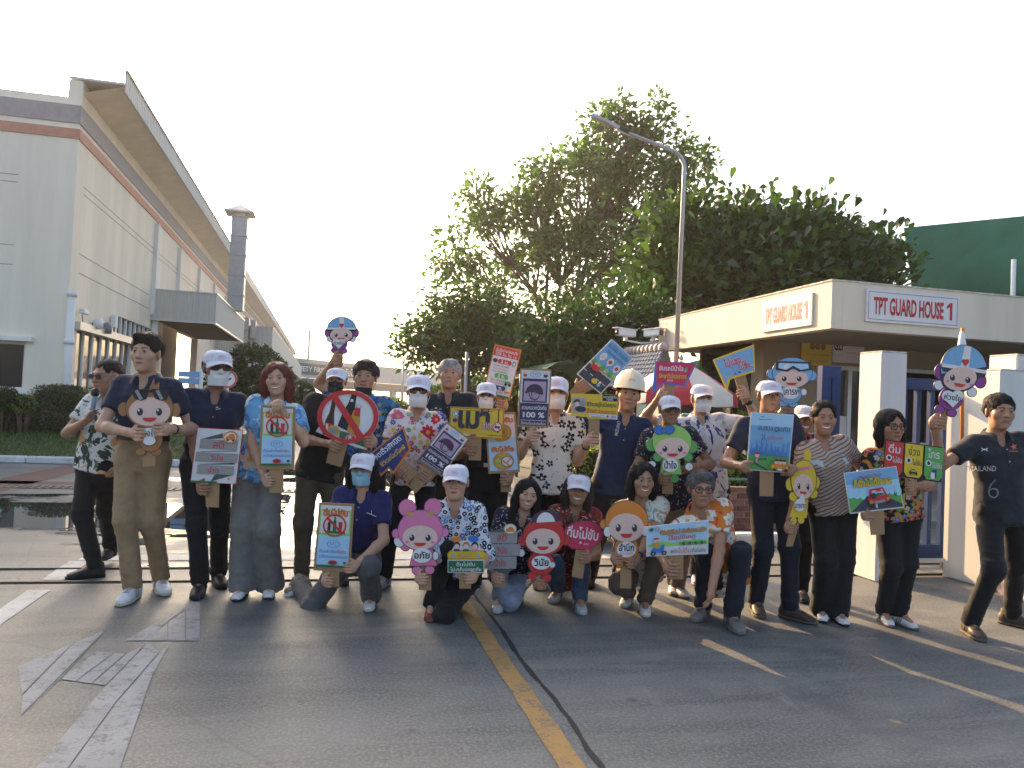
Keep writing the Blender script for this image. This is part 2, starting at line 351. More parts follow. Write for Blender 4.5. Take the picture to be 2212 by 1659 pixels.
def tree(name, label, base, fork, blobs, n_twigs, leaves, lsize, m, r0=0.2, spread=0.4, nl=7, asp=0.5, group=None, cat='tree', up=0.0, big=0, twig_r=0.012, shell=0.35):
    base = np.array(base, float); root = empty(name, base, label, cat, group)
    fork = np.array(fork, float)
    tips = in_blobs(blobs, n_twigs, shell)
    # limbs: k-means on the tips
    cen = tips[RNG.choice(len(tips), nl, replace=False)]
    for _ in range(6):
        own = np.argmin(((tips[:, None]-cen[None])**2).sum(-1), 1)
        cen = np.array([tips[own == k].mean(0) if (own == k).any() else cen[k] for k in range(nl)])
    mb = MB(); mb.tube(curve_pts(base, fork, 7, 0.03), list(np.linspace(r0, r0*0.72, 7)), BARK, 10)
    for k in range(nl):
        hub = fork + (cen[k]-fork)*0.55
        mb.tube(curve_pts(fork, hub, 7, 0.1), list(np.linspace(r0*0.5, r0*0.22, 7)), BARK, 7)
        for p in tips[own == k]:
            mb.tube(curve_pts(hub, p, 6, 0.1), list(np.linspace(r0*0.13, twig_r, 6)), BARK, 4, False)
    mb.build('trunk', None, root, origin=base)
    per = max(1, leaves//n_twigs)
    off = RNG.normal(size=(n_twigs*per, 3))*spread*np.array([1, 1, 0.8])
    T = np.repeat(tips, per, 0); C = T + off
    D = unit(off) + np.array([0, 0, up]) + RNG.normal(size=off.shape)*0.4
    if big:                                            # the leaves that show largest become parts of their own
        V6 = big_leaf_arrays(C, lsize, D, asp); quads = np.array([[0, 1, 2, 3], [0, 3, 4, 5]])
        order = np.argsort(C[:, 1] + RNG.uniform(0, 0.5, len(C)))[:big]
        keep = np.ones(len(C), bool); keep[order] = False
        for k in order: link('leaf', np_mesh('leaf', V6[k]-C[k], quads, [m], False), root, C[k]-base)
        V = V6[keep].reshape(-1, 3); i = np.arange(keep.sum())[:, None]*6
        F = np.concatenate([i+quads[0][None], i+quads[1][None]], 0)
    else: V, F = leaf_arrays(C, lsize, D, asp)
    o = link('crown', np_mesh('crown', V-base, F, [m], False), root); o['kind'] = 'stuff'
    return root
def bush(name, label, c, r, n, lsize, m, core, box=False, group=None, cat='bush', flowers=None):
    """leafy shrub: dark twiggy core and leaves over its surface; box=True gives a clipped one"""
    c = np.array(c, float); r = np.array(r, float); base = c*np.array([1, 1, 0]); root = empty(name, base, label, cat, group)
    d = unit(RNG.normal(size=(n, 3)))
    if box: d = d/np.max(np.abs(d), axis=1, keepdims=True)**0.75
    P = c + d*r*RNG.uniform(0.82, 1.03, (n, 1)); P[:, 2] = np.maximum(P[:, 2], 0.02)
    V, F = leaf_arrays(P, lsize, d*0.7+RNG.normal(size=d.shape)*0.6)
    link('foliage', np_mesh('foliage', V-base, F, [m], False), root)['kind'] = 'stuff'
    mb = MB(); k = 14
    for i in range(k):
        a = RNG.uniform(0, 6.28); e = c + np.array([math.cos(a)*r[0]*0.8, math.sin(a)*r[1]*0.8, RNG.uniform(-0.2, 0.8)*r[2]])
        mb.tube([base-base, (e-base)*np.array([.5, .5, .6]), e-base], [0.03, 0.02, 0.008], BARK, 5)
    mb.build('stems', None, root)
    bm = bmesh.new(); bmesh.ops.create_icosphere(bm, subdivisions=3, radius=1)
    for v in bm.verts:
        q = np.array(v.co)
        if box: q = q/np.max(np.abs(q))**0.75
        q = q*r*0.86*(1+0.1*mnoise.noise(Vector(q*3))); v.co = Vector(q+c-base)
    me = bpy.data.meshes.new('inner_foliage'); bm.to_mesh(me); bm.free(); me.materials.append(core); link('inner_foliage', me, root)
    if flowers:
        nf, fs, fm = flowers; dd = unit(RNG.normal(size=(nf, 3))+np.array([0, -0.8, 0.2])); Q = c + dd*r*1.02
        CC = np.repeat(Q, 5, 0)+RNG.normal(size=(nf*5, 3))*fs*0.2
        V, F = leaf_arrays(CC, fs, np.repeat(dd, 5, 0)+RNG.normal(size=(nf*5, 3))*0.9, 0.75)
        link('blossoms', np_mesh('blossoms', V-base, F, [fm], False), root)['kind'] = 'stuff'
    return root
LEAF_A = leaf_mat('feathery_leaf', (0.040, 0.085, 0.020), 0.42, (0.066, 0.135, 0.030))
LEAF_B = leaf_mat('almond_leaf', (0.030, 0.062, 0.016), 0.26, (0.060, 0.115, 0.026))
LEAF_C = leaf_mat('dark_leaf', (0.022, 0.052, 0.012), 0.28)
LEAF_H = leaf_mat('hedge_leaf', (0.036, 0.048, 0.020), 0.25)
LEAF_R = leaf_mat('reddish_leaf', (0.075, 0.040, 0.026), 0.25)
LEAF_Y = leaf_mat('sunny_leaf', (0.16, 0.19, 0.03), 0.4)
LEAF_G = leaf_mat('grass_blade', (0.075, 0.12, 0.03), 0.3)
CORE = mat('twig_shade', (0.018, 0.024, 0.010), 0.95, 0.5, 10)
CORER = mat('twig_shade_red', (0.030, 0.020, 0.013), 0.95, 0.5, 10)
PETAL = mat('white_petal', (0.85, 0.83, 0.74), 0.6, 0.08)
# grass on the lawn
n = 14000; G = np.stack([RNG.uniform(-16, -1.0, n), RNG.uniform(16.1, 19.9, n), np.zeros(n)], 1); G[:, 2] = [LZ(y)-.01 for y in G[:, 1]]
V, F = leaf_arrays(G, 0.11, np.stack([RNG.normal(size=n)*.35, RNG.normal(size=n)*.35, np.ones(n)], 1), 0.16, 0.6)
tag(link('grass', np_mesh('grass', V, F, [LEAF_G], False)), kind='stuff')

# trees (crown outlines follow the photo; each at its own distance)
def blob(px, py, t, rx, rz, ry=None): c = at(px, py, t); k = t/FPX; return (c, (rx*k, (ry or rx)*k*0.9, rz*k))
tb = gnd(1185, 900) ; 
c0 = at(1195, 865, 35); base = (c0[0], c0[1], 0)
tree('feathery_tree', 'tall sparse tree with small pale leaves rising behind the street lamp', base, at(1200, 740, 35),
     [blob(1090, 540, 35, 130, 130), blob(1240, 430, 35.5, 130, 130), blob(1000, 590, 35, 62, 62), blob(1060, 440, 35, 62, 55), blob(1330, 320, 36, 95, 95), blob(1400, 420, 36, 120, 150), blob(1250, 590, 35, 150, 100), blob(1490, 350, 36.5, 60, 80), blob(1380, 265, 36, 100, 48), blob(1160, 390, 35, 70, 62), blob(1300, 265, 36, 35, 30)],
     340, 14500, 0.36, LEAF_A, 0.27, 0.27, 12, 0.46, group='trees behind the guard house', up=0.1, shell=0.3, twig_r=0.025)
c0 = at(1640, 900, 22.6); base = (c0[0], c0[1], 0)
tree('almond_tree', 'broad leafy tree with big glossy leaves right behind the guard house', base, at(1640, 680, 22.6),
     [blob(1650, 575, 22, 200, 110), blob(1470, 585, 21.4, 85, 120), blob(1840, 580, 22.6, 100, 62), blob(1560, 510, 22, 105, 70), blob(1720, 505, 22, 95, 55), blob(1600, 645, 21.4, 200, 60), blob(1420, 625, 22, 50, 65), blob(1890, 560, 23.2, 50, 45), blob(1800, 625, 22, 150, 45), blob(1480, 480, 21.4, 40, 45)],
     520, 13000, 0.33, LEAF_B, 0.30, 0.38, 9, 0.56, group='trees behind the guard house', up=0.55, big=300, shell=0.3)
c0 = at(1000, 900, 21); base = (c0[0], c0[1], 0)
tree('shade_tree', 'low dark round tree left of the feathery tree', base, at(1005, 800, 21),
     [blob(980, 730, 21, 95, 70), blob(1060, 700, 21.5, 90, 60), blob(930, 745, 20.5, 60, 45), blob(1100, 760, 21, 90, 60), blob(1010, 660, 21.5, 70, 45)],
     220, 9000, 0.17, LEAF_C, 0.18, 0.27, 7, 0.55, group='trees behind the guard house', up=0.2)
c0 = at(1260, 900, 19); base = (c0[0], c0[1], 0)
tree('shade_tree', 'dark undergrowth tree filling the gap beside the blue tiled roof', base, at(1260, 790, 19),
     [blob(1240, 740, 19, 110, 75), blob(1350, 690, 19, 110, 65), blob(1180, 770, 19.5, 90, 60), blob(1330, 760, 19, 110, 60)],
     240, 9000, 0.19, LEAF_C, 0.18, 0.28, 7, 0.55, group='trees behind the guard house', up=0.2)
# far greenery that closes the view between the trunks
for k, (px, py, t, rx, rz) in enumerate(((1150, 850, 27, 150, 55), (1330, 850, 25, 130, 60), (1010, 858, 31, 90, 28))):
    c = at(px, py, t); kk = t/FPX
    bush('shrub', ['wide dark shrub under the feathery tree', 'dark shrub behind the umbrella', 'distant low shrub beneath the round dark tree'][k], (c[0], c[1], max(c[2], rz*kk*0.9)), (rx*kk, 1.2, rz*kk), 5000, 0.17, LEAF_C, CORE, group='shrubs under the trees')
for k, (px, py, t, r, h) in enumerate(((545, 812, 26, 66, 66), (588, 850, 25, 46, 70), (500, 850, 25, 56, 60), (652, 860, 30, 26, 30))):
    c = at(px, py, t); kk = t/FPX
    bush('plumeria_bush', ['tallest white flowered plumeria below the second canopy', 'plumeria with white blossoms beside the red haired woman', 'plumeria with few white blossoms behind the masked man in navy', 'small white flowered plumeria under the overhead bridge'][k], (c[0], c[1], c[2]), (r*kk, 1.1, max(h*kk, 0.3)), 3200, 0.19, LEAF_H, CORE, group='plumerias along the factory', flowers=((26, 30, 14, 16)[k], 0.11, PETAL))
c = at(845, 865, 26); bush('flowering_bush', 'low pale flowering bush beyond the man with the floral shirt', (c[0], c[1], 0.75), (0.85, 0.7, 0.75), 2600, 0.12, LEAF_G, CORE, flowers=(60, 0.09, PETAL))
# clipped hedges before the factory
a = ony(76, 843, 19.3); b = ony(183, 943, 19.3)
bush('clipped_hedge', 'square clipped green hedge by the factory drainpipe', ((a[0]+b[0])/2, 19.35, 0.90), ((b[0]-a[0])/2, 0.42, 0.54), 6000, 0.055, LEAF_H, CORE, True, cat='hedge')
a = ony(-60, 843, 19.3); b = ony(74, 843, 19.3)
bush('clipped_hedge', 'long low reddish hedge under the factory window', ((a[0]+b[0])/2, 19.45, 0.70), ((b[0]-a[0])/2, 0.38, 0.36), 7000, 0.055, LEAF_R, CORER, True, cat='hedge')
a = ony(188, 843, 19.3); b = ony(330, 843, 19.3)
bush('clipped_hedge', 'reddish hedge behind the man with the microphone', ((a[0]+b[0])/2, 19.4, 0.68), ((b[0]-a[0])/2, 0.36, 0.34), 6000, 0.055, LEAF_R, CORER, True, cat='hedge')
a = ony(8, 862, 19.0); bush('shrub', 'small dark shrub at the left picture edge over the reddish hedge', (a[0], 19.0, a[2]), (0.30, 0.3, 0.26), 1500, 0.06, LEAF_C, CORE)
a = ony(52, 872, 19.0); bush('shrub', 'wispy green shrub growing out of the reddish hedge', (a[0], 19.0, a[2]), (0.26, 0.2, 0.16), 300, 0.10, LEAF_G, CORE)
c = at(1270, 1000, 8.6); bush('clipped_hedge', 'sunlit yellow green clipped bush behind the black and white floral shirt', (c[0], c[1], 0.55), (0.34, 0.4, 0.52), 5200, 0.045, LEAF_Y, CORE, True, cat='hedge')
c = at(1615, 890, 12); bush('shrub', 'yellowing shrub under the raised blue speech sign', (c[0], c[1], 0.75), (0.5, 0.4, 0.72), 2600, 0.10, LEAF_Y, CORE)
sp_ = ony(180, 975, 18.3); root = empty('garden_sapling', (sp_[0], 18.3, LZ(18.3)), 'bare leaning sapling trunk on the lawn beside the clipped hedge', 'sapling')
mb = MB(); mb.tube([(0, 0, -.05), (0.04, 0, 0.3), (0.1, 0.05, 0.7), (0.1, .2, 1.0)], [0.035, 0.03, 0.025, 0.015], BARK, 8); mb.build('trunk', None, root)
V, F = leaf_arrays(np.array([0.1, .2, 1.0])+RNG.normal(size=(120, 3))*0.14, 0.09); link('crown', np_mesh('crown', V, F, [LEAF_C], False), root)['kind'] = 'stuff'

# ================================================================ FACTORY
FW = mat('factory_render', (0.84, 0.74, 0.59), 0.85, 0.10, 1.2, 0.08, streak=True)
FW2 = mat('factory_trim', (0.78, 0.74, 0.68), 0.8, 0.06, 2)
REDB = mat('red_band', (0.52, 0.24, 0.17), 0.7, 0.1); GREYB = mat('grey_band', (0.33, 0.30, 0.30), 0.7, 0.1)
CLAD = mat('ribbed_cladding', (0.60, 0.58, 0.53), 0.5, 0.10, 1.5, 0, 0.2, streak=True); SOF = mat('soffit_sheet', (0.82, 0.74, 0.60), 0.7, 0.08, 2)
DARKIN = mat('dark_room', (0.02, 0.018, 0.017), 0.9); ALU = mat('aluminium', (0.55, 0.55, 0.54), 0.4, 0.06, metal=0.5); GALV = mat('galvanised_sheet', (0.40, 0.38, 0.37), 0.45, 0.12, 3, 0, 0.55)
def glass_mat(name, col=(0.03, 0.032, 0.034), rough=0.05):
    if name in MATS: return MATS[name]
    mt, nt, b, o = new_mat(name); b.inputs['Base Color'].default_value = (*col, 1); b.inputs['Roughness'].default_value = rough; b.inputs['Specular IOR Level'].default_value = 0.6
    MATS[name] = mt; return mt
PANE = glass_mat('dark_window_pane')
FX, FY = -5.84, 20.0
fac = empty('factory_building', (FX, FY, 0), 'long cream factory with red and grey bands and a wide eave', 'factory')
FO = (FX, FY, 0)
def part(name, fn, parent=None, org=FO, m=None, **props):
    mb = MB(); fn(mb); o = mb.build(name, m, parent, origin=org)
    for k, v in props.items(): o[k] = v
    return o
WL, WR, WB, WT = ony(-10, 735, FY)[0]-1.6, ony(56, 740, FY)[0], ony(40, 843, FY)[2], ony(40, 737, FY)[2]
def front(mb):
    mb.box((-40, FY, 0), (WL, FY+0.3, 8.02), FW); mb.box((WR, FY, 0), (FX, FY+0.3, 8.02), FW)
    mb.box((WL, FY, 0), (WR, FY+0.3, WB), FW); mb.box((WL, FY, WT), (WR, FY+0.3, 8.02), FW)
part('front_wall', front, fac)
part('plinth', lambda mb: (mb.box((-40, FY-0.06, 0), (FX+.06, FY-.002, 0.75), FW2)), fac)
wf = part('window', lambda mb: (mb.box((WL, FY+0.12, WB), (WR, FY+0.2, WB+.07), FW2), mb.box((WL, FY+0.12, WT-.07), (WR, FY+.2, WT), FW2), mb.box((WR-.07, FY+.12, WB+.07), (WR, FY+.2, WT-.07), FW2), mb.box((WL, FY+.12, WB+.07), (WL+.07, FY+.2, WT-.07), FW2)), fac)
part('pane', lambda mb: mb.box((WL+.07, FY+.14, WB+.07), (WR-.07, FY+.16, WT-.07), PANE), wf)
part('sill', lambda mb: mb.box((WL-.1, FY-.09, WB-.1), (WR+.12, FY+.12, WB-.002), FW2), wf)
part('hood', lambda mb: mb.box((WL-.1, FY-.16, WT+.002), (WR+.16, FY-.002, WT+.1), FW2), wf)
def side(mb):
    X0, X1 = FX-0.3, FX
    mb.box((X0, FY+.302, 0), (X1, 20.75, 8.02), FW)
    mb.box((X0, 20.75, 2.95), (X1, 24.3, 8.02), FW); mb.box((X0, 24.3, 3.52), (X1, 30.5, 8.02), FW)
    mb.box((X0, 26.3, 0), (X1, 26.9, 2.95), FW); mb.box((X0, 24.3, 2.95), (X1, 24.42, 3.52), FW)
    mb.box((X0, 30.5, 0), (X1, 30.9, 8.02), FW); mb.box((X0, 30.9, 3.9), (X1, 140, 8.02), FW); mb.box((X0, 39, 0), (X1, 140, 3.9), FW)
part('side_wall', side, fac)
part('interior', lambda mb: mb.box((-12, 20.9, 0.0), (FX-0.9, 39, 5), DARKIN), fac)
for y in (28.6, 33, 38, 43, 48, 54, 60): part('pilaster', lambda mb: mb.box((FX+.002, y, 4.0), (FX+0.12, y+.35, 7.1), FW2), fac)
for z in (4.15, 4.6, 6.05, 6.22):                              # scored joints: thin recessed-looking strips
    part('wall_joint', lambda mb: mb.box((FX+.001, 20.6, z), (FX+.006, 28.3 if z < 5 else 60, z+.02), GREYB), fac)
    part('wall_joint', lambda mb: mb.box((-20, FY-.006, z), (FX-1.2, FY-.001, z+.016), GREYB), fac)
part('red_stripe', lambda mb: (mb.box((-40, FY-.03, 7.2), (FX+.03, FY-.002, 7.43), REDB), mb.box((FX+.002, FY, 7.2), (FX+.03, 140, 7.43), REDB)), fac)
part('grey_stripe', lambda mb: (mb.box((-40, FY-.03, 7.56), (FX+.03, FY-.002, 7.98), GREYB), mb.box((FX+.002, FY, 7.56), (FX+.03, 140, 7.98), GREYB)), fac)
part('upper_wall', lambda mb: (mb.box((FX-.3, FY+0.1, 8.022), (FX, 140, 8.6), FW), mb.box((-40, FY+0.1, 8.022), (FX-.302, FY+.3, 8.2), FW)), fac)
EX = -4.95
def soffit(mb):
    P = []
    for i in range(241):
        y = FY+0.1+i*0.5; z = 0.02*math.sin(i*math.pi)
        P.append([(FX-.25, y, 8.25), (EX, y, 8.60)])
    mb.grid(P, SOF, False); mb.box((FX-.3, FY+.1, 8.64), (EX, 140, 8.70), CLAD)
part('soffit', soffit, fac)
def rib_panel(w, h, m, horizontal=None):
    """one cladding sheet: flat with two raised ribs; local X width, Z height, faces -Y"""
    mb = MB(); d = 0.028; xs = [0, .04*w, .1*w, .16*w, .22*w, .5*w, .56*w, .62*w, .68*w, w-.004]; ys = [0, 0, -d, -d, 0, 0, -d, -d, 0, 0]
    mb.grid([[(x, y, 0) for x, y in zip(xs, ys)], [(x, y, h) for x, y in zip(xs, ys)]], m, False)
    mb.box((0, 0.002, 0), (w-.004, 0.02, h), m)
    return mb
def panel_run(name, start, dirv, n, w, h, m, parent, org):
    o0 = None; ang = math.atan2(dirv[1], dirv[0])
    for i in range(n):
        if o0 is None: o0 = rib_panel(w, h, m).build(name, None, parent); o = o0
        else: o = o0.copy(); COL.objects.link(o); o.parent = parent
        o.location = (start[0]+dirv[0]*w*i-org[0], start[1]+dirv[1]*w*i-org[1], start[2]-org[2]); o.rotation_euler = (0, 0, ang)
panel_run('fascia_panel', (EX, 20.2, 8.50), (0, 1), 66, 0.38, 0.48, CLAD, fac, FO)
def far_fascia(mb):
    mb.box((EX-.02, 45.4, 8.42), (EX+.02, 140, 9.05), CLAD)
    for i in range(120): mb.box((EX+.021, 45.5+i*.76, 8.42), (EX+.05, 45.7+i*.76, 9.05), CLAD)
part('far_fascia', far_fascia, fac, kind='stuff')
part('eave_cap', lambda mb: mb.box((EX-.05, 20.15, 8.985), (EX+.06, 45.2, 9.03), ALU), fac)
# door front under the canopy line: header, mullions, panes
part('door_header', lambda mb: mb.box((FX-.1, 20.5, 2.80), (FX+.14, 26.9, 2.99), ALU), fac)
dr = part('glass_front', lambda mb: mb.box((FX-.16, 20.75, 0), (FX-.06, 20.83, 2.8), FW2), fac)
for i in range(1, 8): part('mullion', lambda mb: mb.box((FX-.16, 20.75+i*0.79, 0), (FX-.06, 20.83+i*0.79, 2.8), FW2), dr)
for i in range(7): part('pane', lambda mb: mb.box((FX-.13, 20.832+i*0.79, 0.02), (FX-.11, 20.748+(i+1)*0.79, 2.79), PANE), dr)
tw = part('transom_window', lambda mb: mb.box((FX-.16, 24.42, 2.99), (FX-.04, 24.50, 3.52), FW2), fac)
for i in range(1, 11): part('mullion', lambda mb: mb.box((FX-.16, 24.42+i*0.6, 2.99), (FX-.04, 24.50+i*0.6, 3.52), FW2), tw)
for i in range(10): part('pane', lambda mb: mb.box((FX-.12, 24.502+i*.6, 2.995), (FX-.10, 24.418+(i+1)*.6, 3.515), PANE), tw)
dg = part('glass_front', lambda mb: mb.box((FX-.17, 26.9, 1.9), (FX-.05, 30.5, 2.05), FW2), fac)
for i in range(6): part('mullion', lambda mb: mb.box((FX-.16, 26.9+i*0.6, 0), (FX-.06, 26.98+i*0.6, 2.9), FW2), dg)
for i in range(6): part('pane', lambda mb: mb.box((FX-.13, 26.98+i*.6, 0.02), (FX-.11, 26.9+(i+1)*.6, 2.95), PANE), dg)
# canopies of ribbed sheets
def canopy(x0, x1, y0, y1, z0, z1, nf, ns, wf_, ws_):
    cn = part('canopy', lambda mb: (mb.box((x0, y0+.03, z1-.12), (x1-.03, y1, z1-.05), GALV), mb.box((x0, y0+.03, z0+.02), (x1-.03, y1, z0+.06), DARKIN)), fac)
    panel_run('canopy_panel', (x0, y0, z0), (1, 0), nf, wf_, z1-z0, CLAD, cn, FO)
    panel_run('canopy_panel', (x1, y0, z0), (0, 1), ns, ws_, z1-z0, CLAD, cn, FO)
    part('cap', lambda mb: (mb.box((x0, y0-.05, z1+.002), (x1+.05, y0+.06, z1+.05), ALU), mb.box((x1-.06, y0+.062, z1+.002), (x1+.05, y1, z1+.05), ALU), mb.box((x0, y0-.04, z0-.05), (x1+.04, y0+.05, z0-.002), ALU), mb.box((x1-.05, y0+.052, z0-.05), (x1+.04, y1, z0-.002), ALU)), cn)
canopy(FX, -3.78, 28.7, 38.5, 3.86, 4.84, 11, 26, (FX*-1-3.78)/11, 0.377)
canopy(FX, -2.90, 45.0, 104, 3.75, 5.15, 12, 60, (-FX-2.9)/12, 0.98)
part('canopy_post', lambda mb: (mb.box((FX+.02, 28.85, 2.9), (FX+.2, 29.05, 3.85), FW2)), fac)
# square ventilation stack with a pyramid hat
st = empty('vent_stack', (-3.72, 34.2, 4.84), 'square metal ventilation stack with pyramid hat on the first canopy', 'chimney')
so = (-3.72, 34.2, 4.84); hw = 0.31
for i, (za, zb) in enumerate(((4.84, 5.5), (5.5, 6.3), (6.3, 7.15), (7.15, 7.95), (7.95, 8.75))):
    part('duct_section', lambda mb: (mb.box((so[0]-hw, so[1]-hw, za+.025), (so[0]+hw, so[1]+hw, zb-.025), GALV), mb.box((so[0]-hw-.035, so[1]-hw-.035, zb-.024), (so[0]+hw+.035, so[1]+hw+.035, zb+.022), GALV)), st, so)
def hat(mb):
    z = 8.95; h2 = 0.58; c = (so[0], so[1])
    mb.add([(c[0]-h2, c[1]-h2, z), (c[0]+h2, c[1]-h2, z), (c[0]+h2, c[1]+h2, z), (c[0]-h2, c[1]+h2, z), (c[0], c[1], z+.38), (c[0]-h2, c[1]-h2, z-.07), (c[0]+h2, c[1]-h2, z-.07), (c[0]+h2, c[1]+h2, z-.07), (c[0]-h2, c[1]+h2, z-.07)],
           [(0, 1, 4), (1, 2, 4), (2, 3, 4), (3, 0, 4), (0, 5, 6, 1), (1, 6, 7, 2), (2, 7, 8, 3), (3, 8, 5, 0), (8, 7, 6, 5)], GALV)
    for sx in (-1, 1):
        for sy in (-1, 1): mb.box((c[0]+sx*.25-.02, c[1]+sy*.25-.02, 8.77), (c[0]+sx*.25+.02, c[1]+sy*.25+.02, 8.9), GALV)
part('hat', hat, st, so)
du = empty('duct_box', (-3.9, 44.6, 4.4), 'grey metal duct boxes hanging before the second canopy', 'duct')
for k, (x, z0, z1) in enumerate(((-4.35, 4.2, 4.85), (-4.35, 4.88, 5.55), (-3.75, 4.5, 5.45))): part('duct_section', lambda mb: mb.box((x-.25, 44.3, z0), (x+(.25 if k < 2 else 0.0), 44.8, z1), GALV), du, (-3.9, 44.6, 4.4))
dp = empty('drainpipe', (FX+.1, 19.9, 0), 'pale drainpipe with collars on the factory corner', 'pipe')
part('pipe', lambda mb: mb.tube([(FX+.1, 19.86, 0), (FX+.1, 19.86, 3.55)], 0.09, FW2, 12), dp, (FX+.1, 19.9, 0))
for z in (1.2, 2.4, 3.5): part('collar', lambda mb: mb.tube([(FX+.1, 19.86, z), (FX+.1, 19.86, z+.12)], 0.115, FW2, 12), dp, (FX+.1, 19.9, 0))
WHITE = mat('white_paint', (0.74, 0.74, 0.72), 0.5, 0.05); GREY = mat('grey_plastic', (0.2, 0.2, 0.2), 0.5); BLACK = mat('black_plastic', (0.015, 0.015, 0.016), 0.4)
for k, (px, py) in enumerate(((172, 683), (203, 702), (222, 712), (242, 700))):
    p = onx(px, py, FX+.05); oo = tuple(p)
    if k == 0:
        e = empty('security_camera', p, 'small security camera on the factory wall over the door header', 'camera')
        part('housing', lambda mb: mb.box((p[0]+.05, p[1]-.25, p[2]+.05), (p[0]+.17, p[1]+.15, p[2]+.17), WHITE, .02), e, oo)
        part('cable', lambda mb: mb.tube([(p[0]+.05, p[1], p[2]+.04), (p[0]+.05, p[1]+.12, p[2]-.15), (p[0]+.02, p[1]+.05, p[2]-.28)], .012, GREY, 6), e, oo)
    elif k < 3:
        e = empty('wall_lamp', p, ['', 'white hooded wall lamp next to the factory camera', 'grey dome wall lamp nearest the transom window'][k], 'lamp', 'fittings over the factory door')
        part('hood', lambda mb: mb.lathe((p[0]+.1, p[1], p[2]-.1), [(0.0, .3), (.09, .27), (.12, .18), (.12, 0), (0, 0)], WHITE if k == 1 else GREY, 12), e, oo)
        part('bracket', lambda mb: mb.box((p[0]-.04, p[1]-.04, p[2]-.02), (p[0]+.06, p[1]+.04, p[2]+.06), GREY), e, oo)
    else:
        e = empty('conduit_box', p, 'white junction box with a hanging conduit beside the transom window', 'box')
        part('box', lambda mb: mb.box((p[0], p[1]-.12, p[2]-.1), (p[0]+.12, p[1]+.12, p[2]+.25), WHITE, .01), e, oo)
        part('conduit', lambda mb: mb.tube([(p[0]+.06, p[1], p[2]-.1), (p[0]+.06, p[1]+.05, p[2]-.5)], .02, GREY, 6), e, oo)

# ---- street furniture on the left and far away
def text_mesh(s, size=1.0, bold=0.0, extrude=0.0, shear=0.0, spacing=1.0):
    """a word as a flat mesh centred on the origin: returns V, F(list), width, height"""
    cu = bpy.data.curves.new('lettering', 'FONT'); cu.body = s; cu.size = size; cu.offset = bold*size; cu.extrude = extrude; cu.shear = shear
    cu.space_character = spacing; cu.align_x = 'CENTER'; cu.align_y = 'CENTER'; cu.resolution_u = 3
    o = bpy.data.objects.new('lettering', cu); COL.objects.link(o)
    dg = bpy.context.evaluated_depsgraph_get(); me = bpy.data.meshes.new_from_object(o.evaluated_get(dg))
    V = [tuple(v.co) for v in me.vertices]; F = [tuple(p.vertices) for p in me.polygons]
    bpy.data.objects.remove(o); bpy.data.curves.remove(cu); bpy.data.meshes.remove(me)
    if not V: return [], [], 1, 1
    a = np.array(V); lo, hi = a.min(0), a.max(0); c = (lo+hi)/2; a = a-c
    return a, F, hi[0]-lo[0], hi[1]-lo[1]
def put_text(mb, s, c, ex, ey, w=None, h=None, m=None, bold=0.0, shear=0.0, spacing=1.0):
    """lay a word of width w and/or height h at c along unit vectors ex, ey"""
    V, F, tw, th = text_mesh(s, 1.0, bold, 0, shear, spacing)
    if len(V) == 0: return
    sx = (w/tw) if w else h/th; sy = (h/th) if h else sx
    c, ex, ey = (np.array(q, float) for q in (c, ex, ey))
    mb.add([c+ex*(v[0]*sx)+ey*(v[1]*sy) for v in V], F, m)
BLUE_S = mat('blue_sign', (0.20, 0.36, 0.55), 0.5, 0.05); RED_S = mat('red_sign', (0.55, 0.03, 0.03), 0.5, 0.05); GREEN_S = mat('green_sign', (0.035, 0.085, 0.075), 0.6, 0.1)
p = at(432, 845, 19); e = empty('street_sign', (p[0], p[1], 0), 'white post with two pale blue direction plates behind the masked man in navy', 'sign'); oo = (p[0], p[1], 0)
part('post', lambda mb: mb.box((p[0]-.05, p[1]-.05, 0), (p[0]+.05, p[1]+.05, 2.05), WHITE), e, oo)
for z in (1.62, 1.78): part('plate', lambda mb: mb.box((p[0]-.5, p[1]-.07, z), (p[0]-.02, p[1]-.052, z+.14), BLUE_S, .005), e, oo)
p = at(492, 819, 18); e = empty('no_entry_sign', (p[0], p[1], 0), 'round red ringed traffic sign half hidden behind the white masked face', 'sign'); oo = (p[0], p[1], 0)
part('post', lambda mb: mb.box((p[0]-.03, p[1]-.03, 0), (p[0]+.03, p[1]+.03, p[2]), WHITE), e, oo)
def disc(mb, c, r, y, m, n=28, r0=0.0):
    if r0 == 0: mb.prism([(c[0]+r*math.cos(2*math.pi*i/n), y, c[2]+r*math.sin(2*math.pi*i/n)) for i in range(n)], (0, .012, 0), m)
    else: mb.grid([[(c[0]+k*math.cos(2*math.pi*i/n), y, c[2]+k*math.sin(2*math.pi*i/n)) for k in (r0, r)] for i in range(n+1)], m, False)
part('disc', lambda mb: (disc(mb, p, .21, p[1]-.05, WHITE), disc(mb, p, .205, p[1]-.054, RED_S, 28, .165), mb.prism([(p[0]-.07, p[1]-.053, p[2]-.09), (p[0]+.09, p[1]-.053, p[2]+.0), (p[0]+.07, p[1]-.053, p[2]+.04), (p[0]-.09, p[1]-.053, p[2]-.05)], (0, -.002, 0), BLACK)), e, oo)
